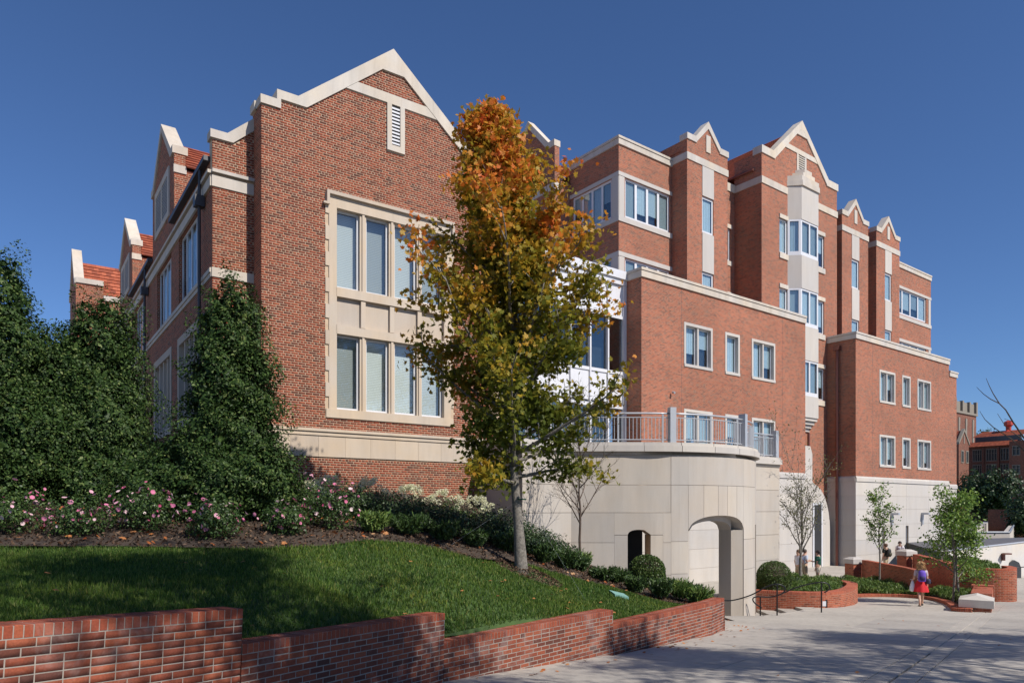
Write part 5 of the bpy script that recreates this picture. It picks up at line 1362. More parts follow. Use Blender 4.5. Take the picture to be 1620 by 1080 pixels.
def branchy(root, base, H, prof, nl, rb, seed, lean=(0, 0), low=.15, elev=(35, 60), sub=5, twig=.0, mat='bark_grey', sublen=.45, fork=False, nseg=6, tipr=.004, leader=1.0, subsub=0, short=False):
    """trunk with limbs; prof(t)-> spread at height fraction; returns twig points for leaves"""
    R = random.Random(seed); base = Vector(base); mb = MB(); tw = []
    tp = []; k = 9; ctr = Vector((0, 0))
    for i in range(k+1):
        t = i/k; ctr = ctr+Vector((R.uniform(-1, 1), R.uniform(-1, 1)))*.012*H*(.3+t)
        tp.append(base+Vector((lean[0]*t+ctr.x, lean[1]*t+ctr.y, H*leader*t)))
    rr = [rb*(1.35 if i == 0 else 1)*(1-.93*(i/k)**1.1)+tipr for i in range(k+1)]
    tp.insert(0, tp[0]-Vector((0, 0, .3))); rr.insert(0, rb*1.6)
    mb.tube(tp, rr, 10)
    def trunk(t):
        f = t*k; i = min(int(f), k-1); return tp[1+i].lerp(tp[2+i], f-i), rr[1+i]+(rr[2+i]-rr[1+i])*(f-i)
    az = R.uniform(0, 6)
    for l in range(nl):
        t = low+(.97-low)*(l/(nl-1))**.9; p, r = trunk(t); az += 2.4+R.uniform(-.5, .5)
        el = math.radians(R.uniform(*elev)+t*12); sp = prof(t)
        if short: el -= math.radians(max(0, .38-t)*120)
        for _ in range(4): sp = .5*sp+.5*prof(min(1, t+sp*math.tan(el)/H*.95))
        sp *= R.uniform(.72, 1.12)*(.5 if short and l % 3 == 2 else 1)
        L = sp/math.cos(el)*.95; L = max(L, .25); 
        d = Vector((math.cos(az)*math.cos(el), math.sin(az)*math.cos(el), math.sin(el)))
        q = [p]; c = p.copy()
        for s in range(nseg):
            d = (d+Vector((R.uniform(-1, 1), R.uniform(-1, 1), R.uniform(-.6, 1)))*.13).normalized(); c = c+d*L/nseg; q.append(c.copy())
        r0 = min(r*.55, .012+L*.017); mb.tube(q, [r0*(1-.85*i/nseg)+tipr for i in range(nseg+1)], 6)
        for s in range(1, nseg+1): tw.append((q[s], .35+.65*s/nseg))
        for s in range(sub):
            f = .25+.72*(s+R.random())/sub; i = min(int(f*nseg), nseg-1); o = q[i].lerp(q[i+1], f*nseg-i)
            dd_ = (d+Vector((R.uniform(-1, 1), R.uniform(-1, 1), R.uniform(-.5, .9)))*.95).normalized(); l2 = L*sublen*R.uniform(.5, 1.1)*(1.1-f*.5)
            m1 = o+dd_*l2*.5+Vector((0, 0, .04*l2)); m2 = o+dd_*l2+Vector((R.uniform(-1, 1), R.uniform(-1, 1), R.uniform(-.3, 1)))*l2*.12
            mb.tube([o, m1, m2], [r0*.35+tipr, r0*.22+tipr, tipr], 4, cap=False)
            tw += [(o.lerp(m1, .6), .6), (m1, .9), (m1.lerp(m2, .5), 1), (m2, 1.1)]
            for _ in range(subsub):
                f2 = R.random(); o2 = o.lerp(m2, .3+.7*f2); e = o2+(dd_+Vector((R.uniform(-1, 1), R.uniform(-1, 1), R.uniform(-.3, 1)))*.8)*l2*.4
                mb.tube([o2, e], [tipr*1.2, tipr*.7], 3, cap=False); tw += [(o2.lerp(e, .5), .8), (e, 1)]
    mb.build('trunk', M[mat], root, smooth=True)
    return tw
def crown(root, tw, n, size, shape, mat, spread=.16, up=.4, nm='crown', flt=None, droop=0):
    P = np.array([p[:] for p, w_ in tw]); W_ = np.array([w_ for p, w_ in tw]); 
    cl = rng.uniform(.2, 1.8, len(P))*W_; idx = rng.choice(len(P), n, p=cl/cl.sum())
    C = P[idx]+rng.normal(size=(n, 3))*spread*np.array([1, 1, .8]); C[:, 2] -= droop
    if flt is not None: C = C[flt(C)]
    V, F_ = leaves(C, size, shape, up=up)
    return npmesh(nm, V, F_, M[mat], parent=root, kind='stuff')

# the orange maple
mz = lz(.2, 15)
MP = thing('maple_tree', 'tall maple tree turning orange and gold on the lawn in front of the hall', 'tree', (.22, 15, mz))
def mprof(t):   # t from the ground, 0..1 over 10.05 m
    pts = [(0, 1.2), (.2, 1.7), (.28, 2.4), (.38, 2.5), (.5, 2.3), (.6, 2.15), (.7, 1.95), (.79, 1.55), (.88, .95), (.95, .45), (1, .12)]
    for (a, x0), (b, x1) in zip(pts, pts[1:]):
        if t <= b: return x0+(x1-x0)*(t-a)/(b-a)
    return .2
tw = branchy(MP, (.22, 15, mz), 9.8, mprof, 100, .105, 8, lean=(-.35, 0), low=.19, elev=(16, 48), sub=5, short=True, mat='bark_grey', sublen=.42, nseg=7)
crown(MP, tw, 40000, .115, 'maple', 'maple', spread=.16, up=.35, droop=.12)
MB().lathe((.20, 15, mz+1.5), [(.09, 0), (.105, .005), (.105, .025), (.09, .03)], 14).build('trunk_strap', plain('green_strap', (.03, .09, .05), .6), MP)
mb = MB()
mb2 = []
ang = rng.uniform(0, 2*PI, 1500); rr_ = .55*np.sqrt(rng.random(1500)); xx = .35+rr_*1.3*np.cos(ang); yy = 14.95+rr_*np.sin(ang)
C = np.stack([xx, yy, Lz(xx, yy)+.03+.07*(1-rr_/.55)], 1); V, F_ = leaves(C, .05, 'leaf', up=1.2); npmesh('mulch_ring', V, F_, M['chip'], parent=MP, kind='stuff')
for sx, sy in ((-1.3, 14.9), (1.5, 14.6)):
    MB().tube([(.22, 15, mz+1.55), (sx, sy, lz(sx, sy))], .0012, 4).build('guy_wire', M['greymetal'], MP)

# hollies
def holly(label, blobs, n, base, size=.075, mat='holly'):
    n = int(n*2.0)
    t = thing('holly_bush', label, 'holly', base, group='dark hollies in front of the older hall')
    blobs = [(b[0], b[1], b[2], b[3]*.92, b[4]*.92, b[5]*.95) for b in blobs]; P, fr = blob_points(blobs, n, .45, .27); V, F_ = leaves(P, size*.88, 'leaf', fr)
    P2, fr2 = blob_points([(b[0], b[1], b[2], b[3]*.78, b[4]*.78, b[5]*.82) for b in blobs], n//9, .4, .2); V2, F2_ = leaves(P2, size*2.4, 'oval', fr2); F_ = np.concatenate([F_, F2_+len(V)]); V = np.concatenate([V, V2])
    npmesh('foliage', V, F_, M[mat], parent=t, kind='stuff')
    mb = MB(); top = max(b[2]+b[5]*.6 for b in blobs)
    mb.tube([(base[0], base[1], base[2]-.2), (base[0]+.05, base[1], (base[2]+top)/2), (blobs[0][0], blobs[0][1], top)], [.09, .06, .02], 7)
    for i, b in enumerate(blobs): mb.tube([(base[0], base[1], base[2]+.2+.1*i), (b[0], b[1], b[2])], [.05, .02], 5)
    mb.build('stem', M['bark_dark'], t)
holly('tall dark holly with a narrow top against the brick gable corner',
      [(-5.6, 14.2, 3.45, .70, .7, 1.15), (-5.6, 14.2, 2.35, 1.05, .95, 1.2), (-5.5, 14.1, 1.3, 1.1, 1.0, 1.0), (-6.3, 14.0, .75, .95, .9, .85), (-6.75, 13.8, .4, .95, .85, .7), (-5.2, 13.9, .35, 1.15, .95, .75), (-4.85, 13.7, .6, .8, .8, .65), (-5.7, 13.6, .4, 1.2, .9, .8)], 42000, (-5.8, 14.1, lz(-5.8, 14.1)))
holly('broad dark holly in the middle with its top below the tiled wing',
      [(-9.1, 15.8, 3.5, .95, .95, 1.25), (-9.4, 15.9, 2.4, 1.5, 1.3, 1.5), (-8.8, 15.4, 1.6, 1.15, 1.1, 1.3), (-8.2, 15.2, .7, 1.05, .9, .85), (-9.6, 15.2, 1.2, 1.6, 1.2, 1.3), (-8.7, 14.9, .5, 1.4, 1.0, .8), (-10.1, 15.6, 2.6, 1.1, 1.0, 1.5)], 44000, (-9.0, 15.4, lz(-9, 15.4)))
holly('tallest dark holly at the left edge of the view',
      [(-10.75, 14.8, 4.3, .8, .8, 1.15), (-10.9, 14.8, 3.2, 1.35, 1.2, 1.4), (-11.3, 14.7, 2.0, 1.8, 1.4, 1.5), (-10.4, 14.3, 1.2, 1.5, 1.2, 1.2), (-11.8, 14.2, .8, 1.8, 1.2, 1.2), (-10.4, 13.7, .4, 1.2, .9, .7)], 44000, (-10.9, 14.4, lz(-10.9, 14.4)))

# ------------------------------------------------------------------ bed plants
def bush(name, label, cat, base, rx, h, n, size, shape, mat, group=None, extra=None, blobs=None, up=None, stem=True):
    z = base[2] if len(base) > 2 else lz(*base)
    t = thing(name, label, cat, (base[0], base[1], z), group=group)
    bl = blobs or [(base[0], base[1], z+h*.5, rx, rx, h*.55), (base[0]+rx*.35, base[1]-rx*.2, z+h*.4, rx*.7, rx*.7, h*.45), (base[0]-rx*.4, base[1]+.1, z+h*.42, rx*.7, rx*.7, h*.45)]
    P, fr = blob_points(bl, n, .75, .3); k = P[:, 2] > z-.02; P = P[k]; fr = tuple(f[k] for f in fr)
    V, F_ = leaves(P, size, shape, fr); npmesh('foliage', V, F_, M[mat], parent=t, kind='stuff')
    if stem:
        mb = MB()
        for i in range(5):
            a = i*1.3; mb.tube([(base[0], base[1], z-.05), (base[0]+rx*.3*math.cos(a), base[1]+rx*.3*math.sin(a), z+h*.35), (base[0]+rx*.6*math.cos(a), base[1]+rx*.6*math.sin(a), z+h*.7)], [.012, .009, .004], 5)
        mb.build('stem', M['bark_dark'], t)
    if extra:
        m, fmat, fs, fshape = extra
        P, fr = blob_points(bl, m, .12, .3); k = P[:, 2] > z+h*.25; P = P[k]+rng.normal(size=(k.sum(), 3))*.03; fr = tuple(f[k] for f in fr)
        V, F_ = leaves(P, fs, fshape, fr); npmesh('blossom', V, F_, M[fmat], parent=t, kind='stuff')
    return t
ros = [(-8.6, 12.1, .75, .75, 150, 'long pink rose bush at the left end of the bed'), (-7.3, 12.0, .55, .65, 130, 'pink rose bush second from the left, low and leafy'), (-6.45, 12.5, .62, .85, 170, 'tall pink rose bush under the broad holly'),
       (-5.1, 12.2, .50, .72, 160, 'round pink rose bush in front of the narrow holly'), (-4.05, 12.7, .42, .6, 90, 'smallest pink rose bush right of the narrow holly'), (-3.55, 13.9, .6, .95, 190, 'tall pink rose bush beside the needle-leaved shrubs'),
       (-4.3, 14.4, .55, .85, 110, 'pink rose bush behind the others near the hall corner'), (-9.9, 12.6, .5, .7, 70, 'pink rose bush cut off by the left edge')]
for x, y, r_, h_, m_, lb in ros: bush('rose_bush', lb, 'rose bush', (x, y), r_, h_, 3200, .05, 'oval', 'roseleaf', 'pink rose bushes along the bed', (int(m_*.55), 'petal', .072, 'petal'))
hyd = [(-5.0, 17.6, .42, .62, .8, 'pale shaded hydrangea nearest the narrow holly'), (-4.85, 18.8, .63, .62, .9, 'greenish hydrangea second from the left below the stone band'), (-3.85, 19.4, .60, .68, .95, 'white hydrangea below the left window light'),
       (-2.85, 20.0, .44, .68, .95, 'white hydrangea in the middle of the row'), (-1.95, 20.5, .34, .66, .95, 'full white hydrangea second from the right'), (-1.05, 21.1, .13, .78, 1.0, 'large white hydrangea at the right end of the row')]
for x, y, zt_, r_, h_, lb in hyd:
    z = zt_-h_*1.12+.12
    t = bush('hydrangea', lb, 'hydrangea', (x, y, z), r_*.9, h_*.85, 2200, .07, 'oval', 'roseleaf', 'white hydrangeas below the gable')
    C = []
    R = random.Random(int(x*100))
    for i in range(30):
        a = R.uniform(0, 2*PI); q = R.uniform(0, .95)*r_; c = (x+q*math.cos(a), y+q*math.sin(a)-.08, z+h_*(1.12-.45*(q/r_)**2)+R.uniform(-.05, .08))
        d = rng.normal(size=(55, 3)); d /= np.linalg.norm(d, axis=1, keepdims=True); C.append(np.array(c)+d*np.array([.10, .10, .085])*rng.uniform(.6, 1, (55, 1)))
    V, F_ = leaves(np.concatenate(C), .045, 'oval'); npmesh('blossom', V, F_, M['hydrangea'], parent=t, kind='stuff')
# dark filler shrubs
dk = [(-3.4, 16.3, .75, .75, 'dark glossy shrub below the left hydrangeas'), (-2.5, 16.1, .8, .75, 'dark glossy shrub in the middle of the bed'), (-1.6, 16.3, .75, .7, 'dark glossy shrub under the right hydrangeas'), (-.55, 17.3, .8, .8, 'dark shrub left of the maple trunk'),
      (-.2, 18.8, .7, .75, 'dark shrub against the terrace side wall'), (.55, 19.2, .75, .75, 'dark shrub just right of the maple trunk'), (1.15, 19.8, .6, .6, 'dark shrub stepping down along the terrace'), (.1, 17.2, .7, .65, 'broad dark shrub behind the maple trunk')]
for x, y, r_, h_, lb in dk: bush('dark_shrub', lb, 'shrub', (x, y), r_, h_, 5200, .06, 'oval', 'darkshrub', 'dark shrubs on the slope')
# needle-leaved plum yews: upright sprays
def sprays(name, label, x, y, r_, h_, n, z=None, group=None, parent=None, mat='juniper'):
    z = lz(x, y) if z is None else z
    t = thing(name, label, 'shrub', (x, y, z), group=group) if parent is None else parent
    a = rng.uniform(0, 2*PI, n); q = r_*np.sqrt(rng.random(n)); ln = h_*rng.uniform(.6, 1.15, n); L_ = 12
    bx = x+q*.35*np.cos(a); by = y+q*.35*np.sin(a); tx = x+q*1.1*np.cos(a); ty = y+q*1.1*np.sin(a)
    f = rng.uniform(.25, 1.0, (n, L_)); P = np.stack([bx[:, None]+(tx-bx)[:, None]*f, by[:, None]+(ty-by)[:, None]*f, z+ln[:, None]*(f**.8)], 2).reshape(-1, 3)
    dr = np.repeat(np.stack([(tx-bx), (ty-by), ln*.8], 1), L_, 0)+rng.normal(size=(n*L_, 3))*.22; dr /= np.linalg.norm(dr, axis=1, keepdims=True)
    nn = np.cross(dr, rng.normal(size=dr.shape)); nn /= np.linalg.norm(nn, axis=1, keepdims=True); tt = np.cross(dr, nn)
    V, F_ = leaves(P, .12, 'needle', (nn, tt, dr)); npmesh('foliage', V, F_, M[mat], parent=t, kind='stuff'); return t
yw = [(-2.75, 14.1, 'spiky yew at the left of the row by the tall rose'), (-2.1, 14.5, 'second spiky yew from the left along the lawn edge'), (-1.45, 15.0, 'spiky yew below the middle hydrangea'), (-.8, 15.5, 'spiky yew left of the maple ring'), (-.1, 16.4, 'spiky yew behind the maple trunk'),
      (.75, 17.0, 'spiky yew right behind the mulch ring'), (1.35, 17.6, 'pale green yew below the dark shrubs'), (1.75, 18.4, 'spiky yew below the small bare tree'), (2.3, 18.0, 'low yew below the terrace corner'), (2.75, 18.7, 'upright fern-like yew left of the ball bush'),
      (3.1, 17.9, 'low yew left of the clipped ball'), (3.75, 17.9, 'pale yew in front of the clipped ball'), (4.3, 18.2, 'yew right of the clipped ball'), (4.75, 18.9, 'yew below the arch'), (4.7, 17.9, 'last yew at the wall corner'), (5.1, 19.9, 'dark yew at the passage edge'), (1.9, 19.8, 'yew against the terrace wall')]
for x, y, lb in yw: sprays('yew_shrub', lb, x, y, random.uniform(.26, .42), random.uniform(.34, .52), 200, group='spiky yews along the lawn edge', mat=random.choice(['juniper', 'roseleaf', 'roseleaf']))
# clipped balls
def topiary(label, x, y, z, r_, h_, ex=0):
    t = thing('clipped_bush', label, 'topiary', (x, y, z), group='clipped round bushes')
    n = 15000; d = rng.normal(size=(n, 3)); d /= np.linalg.norm(d, axis=1, keepdims=True); d[:, 2] = np.where(d[:, 2] < -.2, -d[:, 2]*.3-.0, d[:, 2])
    q = .93+.09*rng.random(n)+.025*np.sin(d[:, 0]*9)*np.sin(d[:, 1]*8+d[:, 2]*6); d4 = np.sign(d)*np.abs(d)**.9
    P = np.stack([x+d4[:, 0]*r_*q, y+d4[:, 1]*r_*q, z+h_*.42+d4[:, 2]*h_*.58*q], 1)
    P[:n//3, 2] = z+rng.uniform(.02, h_*.45, n//3); a = rng.uniform(0, 2*PI, n//3); w_ = .90+.1*rng.random(n//3); P[:n//3, 0] = x+r_*np.cos(a)*w_; P[:n//3, 1] = y+r_*np.sin(a)*w_
    V, F_ = leaves(P, .05, 'oval', up=.1); npmesh('foliage', V, F_, M['boxleaf'], parent=t, kind='stuff')
    MB().lathe((x, y, z), [(r_*.8, .05), (r_*.88, h_*.4), (r_*.7, h_*.75), (r_*.3, h_*.93)], 16).build('inner_branches', M['bark_dark'], t)
topiary('clipped round bush in front of the small dark arch', 3.72, 19.6, lz(3.72, 19.6)-.05, .50, .98)
topiary('clipped barrel bush on the brick planter by the bare tree', 9.95, 27.0, -3.2, .62, 1.18)
bush('dark_shrub', 'small dark shrub behind the barrel bush', 'shrub', (11.1, 27.9, -3.2), .3, .55, 1500, .05, 'oval', 'darkshrub', 'dark shrubs on the slope')
# ground cover in the planters
def cover(name, pts, z, n, h_, parent=None, size=.13, kind='stuff', label=None):
    P = np.array(pts); x0, y0 = P.min(0); x1, y1 = P.max(0); X = rng.uniform(x0, x1, n*3); Y = rng.uniform(y0, y1, n*3); k = inpoly(X, Y, pts); X, Y = X[k][:n], Y[k][:n]; n = len(X)
    Z = np.array([z(a, b) if callable(z) else z for a, b in zip(X, Y)])+h_*(.35+.65*np.abs(np.sin(X*2.7)*np.sin(Y*2.3+X)))*rng.uniform(.3, 1, n)
    dr = rng.normal(size=(n, 3))*.55; dr[:, 2] += .8; dr /= np.linalg.norm(dr, axis=1, keepdims=True); nn = np.cross(dr, rng.normal(size=dr.shape)); nn /= np.linalg.norm(nn, axis=1, keepdims=True)
    V, F_ = leaves(np.stack([X, Y, Z], 1), size, 'needle', (nn, np.cross(dr, nn), dr))
    return npmesh(name, V, F_, M['juniper'], kind=kind, loc=(float(X.mean()), float(Y.mean()), float(Z.min())), label=label)
cover('ground_cover', [(9.6, 27.0), (10.6, 26.5), (12, 26.8), (13.3, 28.6), (13.5, 30.2), (12.4, 31.4), (10, 31.5)], -3.2, 26000, .42, label='green ground cover filling the curved brick planter')
cover('ground_cover', [(15, 31.2), (17.0, 30.9), (17.7, 29.6), (17.1, 27.4), (15.9, 25), (16.7, 25.2), (18.1, 27.3), (19.0, 28.8), (17.8, 31), (18.3, 36), (15.5, 36)], lambda x, y: g(y)+.08, 42000, .52, label='green ground cover in the kerbed bed behind the woman')
cover('ground_cover', [(21.8, 36), (20.4, 33), (19.4, 30.1), (20.2, 29.4), (21.2, 31), (22.8, 35)], -2.6, 9000, .25, label='low green cover behind the long ramp wall')

# ------------------------------------------------------------------ small trees
def small_tree(label, base, H, prof, nl, rb, seed, nleaf, size, lmat, **kw):
    cr = kw.pop('cr', .12); t = thing('small_tree', label, 'tree', base)
    tw = branchy(t, base, H, prof, nl, rb, seed, **kw)
    crown(t, tw, nleaf, size, 'oval', lmat, spread=cr, up=.3); return t
vs_ = lambda a, b: (lambda t: a*math.sin(PI*min(1, max(.05, t))**.8)+b)
small_tree('nearly bare young tree against the terrace corner wall', (1.95, 20.3, lz(1.95, 20.3)), 3.9, lambda t: 1.25*(1-abs(t-.6)*.8), 18, .042, 21, 330, .05, 'olive', low=.28, elev=(36, 60), sub=8, mat='bark_dark', sublen=.5, subsub=3, tipr=.003, cr=.06)
small_tree('thin leaved young tree growing from the curved brick planter', (12.1, 29.8, -3.25), 3.5, lambda t: 1.6*(1-abs(t-.5)*.9), 15, .07, 22, 2300, .07, 'olive', low=.32, elev=(42, 65), sub=6, mat='bark_grey', sublen=.5, subsub=3, tipr=.004, cr=.13)
small_tree('slim young tree before the stone base behind the ground cover', (17.7, 34.3, -3.9), 4.1, lambda t: .75*(1-abs(t-.45)*.9)+.1, 15, .045, 23, 1300, .12, 'green', low=.40, elev=(35, 60), sub=4, mat='bark_grey', sublen=.5, subsub=1, tipr=.004, cr=.12)
tt = small_tree('bushy bright green tree with two slim trunks in the kerbed bed', (17.15, 27.3, -3.7), 3.75, lambda t: 1.12*(1-abs(t-.42)*.95)+.1, 24, .05, 24, 5600, .115, 'green', low=.22, elev=(15, 50), sub=6, mat='bark_grey', sublen=.5, subsub=1, cr=.17)
MB().tube([(16.95, 27.35, -3.8), (17.0, 27.3, -2.6), (16.9, 27.2, -1.6), (16.8, 27.2, -.9)], [.05, .04, .03, .01], 7).build('second_trunk', M['bark_grey'], tt)

# ------------------------------------------------------------------ big trees beside and behind the viewpoint (their shade falls on the lawn and walk)
def big_tree(label, base, H, R_, seed, n, **kw):
    t = thing('street_tree', label, 'tree', base, group='street trees along the walk')
    tw = branchy(t, base, H, lambda q: R_*math.sin(PI*min(1, max(0, (q-kw.get('low', .3))/(1-kw.get('low', .3))*.85+.12)))+.3, kw.get('nl', 26), .20, seed, low=kw.get('low', .3), elev=(10, 45), sub=6, mat='bark_dark', sublen=.5, nseg=7)
    crown(t, tw, n, .15, 'leaf', 'shade_leaf', spread=kw.get('sp', .32), up=.3)
big_tree('leafy street tree just behind the viewpoint on the right', (8.2, .4, -1.6), 12.2, 4.0, 31, 15000)
big_tree('leafy street tree at the viewpoint whose crown hangs over the lawn', (4.2, 1.6, -1.7), 13.2, 3.9, 35, 13000, low=.54, nl=26)
big_tree('leafy street tree beside the tallest garden wall section', (-1.6, .1, -1.6), 13.2, 4.0, 41, 10500, low=.54, nl=22, sp=.26)
big_tree('leafy street tree behind the viewpoint at the left', (-2.4, -2.2, -1.6), 13.2, 4.8, 36, 13000, low=.42)
big_tree('leafy street tree to the right of the walk', (13.0, 4.2, -2.0), 12.6, 4.0, 32, 17000)
big_tree('leafy street tree further down the walk beyond the right edge', (18.0, 7.2, -2.4), 12.6, 4.2, 33, 20000, low=.36)
big_tree('tall street tree across the walk, mirrored in the hall windows', (25.0, -1.5, -2.0), 18.5, 5.0, 37, 9000, sp=.5)
big_tree('tall street tree furthest to the right behind the walk', (33.0, -5.0, -2.0), 19.5, 5.5, 38, 9000, sp=.55)
big_tree('tall street tree across the walk directly behind the viewpoint', (17.0, -6.5, -1.8), 17.5, 5.0, 39, 9000, sp=.5)
# bare twigs reaching into the right edge
BT_ = thing('bare_branch', 'bare dark branch reaching in from the right edge against the sky', 'branch', (9.3, 8.0, -2.25))
mb = MB(); z_ = lambda v, d: (803-v)*d/1125; X_ = lambda u, d: (u-810)*d/1125; d = 11.0
pt = lambda u, v, dd=11.0: (X_(u, dd), dd, z_(v, dd))
mb.tube([(9.3, 9.5, -2.4), (9.25, 9.8, -1.2), (9.0, 10.6, -.2), pt(1640, 720), pt(1617, 688), pt(1603, 668), pt(1591, 648), pt(1581, 638), pt(1571, 622), pt(1565, 610), pt(1560, 598)], [.06, .05, .035, .02, .014, .012, .010, .009, .007, .005, .003], 6)
mb.tube([pt(1581, 638), pt(1567, 631), pt(1556, 623), pt(1545, 612)], [.008, .007, .005, .003], 5); mb.tube([pt(1603, 667), pt(1597, 665), pt(1589, 662)], [.005, .004, .003], 4)
mb.tube([pt(1630, 708, 11), pt(1612, 690), pt(1601, 683), pt(1590, 673), pt(1578, 654)], [.012, .008, .006, .005, .003], 5)
mb.tube([pt(1640, 730), pt(1600, 694), pt(1572, 676), pt(1558, 663), pt(1550, 650)], [.014, .009, .007, .005, .003], 5)
mb.build('twigs', M['bark_dark'], BT_)

# ------------------------------------------------------------------ grass, chips, fallen leaves
n = 300000
X = rng.uniform(-11, 6, n*2); Y = 3.5+15.5*rng.random(n*2)**1.5
k = inpoly(X, Y, LAWN) & ~inpoly(X, Y, BED) & (np.abs(X/Y) < .78); X, Y = X[k][:n], Y[k][:n]
ring = ((X-.35)/.7)**2+((Y-14.95)/.5)**2 > 1; X, Y = X[ring], Y[ring]; n = len(X); Z = Lz(X, Y)
hh = .055*rng.uniform(.5, 1.3, n)*(1+.25*np.sin(X*1.7)*np.sin(Y*2.1)); a = rng.uniform(0, 2*PI, n); wd = .0035+.0009*Y*.5
lx, ly = rng.normal(size=n)*.018, rng.normal(size=n)*.018
V = np.empty((n, 3, 3)); V[:, 0] = np.stack([X-np.cos(a)*wd, Y-np.sin(a)*wd, Z-.005], 1); V[:, 1] = np.stack([X+np.cos(a)*wd, Y+np.sin(a)*wd, Z-.005], 1); V[:, 2] = np.stack([X+lx, Y+ly, Z+hh], 1)
npmesh('lawn_grass', V.reshape(-1, 3), np.arange(n*3).reshape(-1, 3), M['grass'], kind='stuff', loc=(-2, 10, -1.2), label='short green grass covering the sloping lawn')
n = 26000; X = rng.uniform(-12, 5.5, n*3); Y = rng.uniform(10.8, 23, n*3); k = inpoly(X, Y, BED) & (np.abs(X/Y) < .8); X, Y = X[k][:n], Y[k][:n]
V, F_ = leaves(np.stack([X, Y, Lz(X, Y)+.03+rng.random(len(X))*.02], 1), .07, 'leaf', up=1.0); npmesh('mulch_chips', V, F_, M['chip'], kind='stuff', loc=(-3, 15, -.6), label='dark bark mulch covering the bed')
n = 420; X = rng.uniform(-11, 5, n*3); Y = rng.uniform(11, 18, n*3); k = inpoly(X, Y, BED) & (np.abs(X/Y) < .8); X, Y = X[k][:n], Y[k][:n]
V, F_ = leaves(np.stack([X, Y, Lz(X, Y)+.06], 1), .10, 'maple', up=1.5); npmesh('leaf_litter', V, F_, M['litter'], kind='stuff', loc=(-3, 14, -.6), label='fallen tan leaves scattered on the mulch')
X = rng.uniform(-1, 12, 900); Y = rng.uniform(9, 22, 900); wx_ = np.array([wallx(y) for y in Y]); k = (X > wx_+.05) & ((X < wx_+.9) | (rng.random(900) < .05)); X, Y = X[k], Y[k]
V, F_ = leaves(np.stack([X, Y, np.array([g(y) for y in Y])+.012], 1), .075, 'maple', up=2.5); npmesh('leaf_litter', V, F_, M['litter'], kind='stuff', loc=(5, 15, -2.8), label='dry fallen leaves gathered on the walk along the garden wall')
lfV, lfF = leaves(np.array([(0, 0, 0)]), .11, 'maple', frames=(np.array([[0, .1, 1.]]), np.array([[1., 0, 0]]), np.array([[0, 1., -.1]])))
lm = bpy.data.meshes.new('fallen_leaf'); lm.from_pydata(lfV.tolist(), [], lfF.tolist()); lm.materials.append(M['litter'])
R = random.Random(3); cnt = 0
while cnt < 46:
    x, y = R.uniform(-8, 5), R.uniform(5.5, 17)
    if cnt < 26: x, y = R.gauss(.2, 1.6), R.gauss(13.5, 1.8)
    if not (inpoly(np.array([x]), np.array([y]), LAWN)[0] and not inpoly(np.array([x]), np.array([y]), BED)[0]): continue
    o = bpy.data.objects.new('fallen_leaf', lm); col.objects.link(o); o.location = (x, y, lz(x, y)+.065); o.rotation_euler = (R.uniform(-.3, .3), R.uniform(-.3, .3), R.uniform(0, 6)); s_ = R.uniform(.7, 1.15); o.scale = (s_, s_, s_)
    tag(o, 'single orange or brown maple leaf lying on the lawn grass', 'leaf', 'fallen maple leaves on the lawn'); cnt += 1
for i, (u, d) in enumerate(((705, 8.9), (780, 10.2), (842, 12), (960, 13.6), (1000, 14.4), (1165, 12), (690, 8.9), (756, 10))):
    pass

# ------------------------------------------------------------------ people
def skin(name, joints, edges, rad, mat, parent, lv=1, root=0, F=I4):
    me = bpy.data.meshes.new(name); T = mat_to_np(WM[parent].inverted() @ F); V = np.array(joints) @ T[:3, :3].T+T[:3, 3]
    me.from_pydata(V.tolist(), edges, []); me.materials.append(mat)
    o = bpy.data.objects.new(name, me); col.objects.link(o); o.parent = parent
    me.skin_vertices.new() if hasattr(me.skin_vertices, 'new') and not me.skin_vertices else None
    md = o.modifiers.new('skin', 'SKIN'); md.use_smooth_shade = True
    if not me.skin_vertices:
        bpy.context.view_layer.objects.active = o
    sv = me.skin_vertices[0].data
    for i, r_ in enumerate(rad): sv[i].radius = (r_, r_) if not isinstance(r_, tuple) else r_; sv[i].use_root = (i == root)
    ss = o.modifiers.new('sub', 'SUBSURF'); ss.levels = lv; ss.render_levels = lv
    return o
SK = plain('skin', (.50, .29, .20), .55, var=.06); 
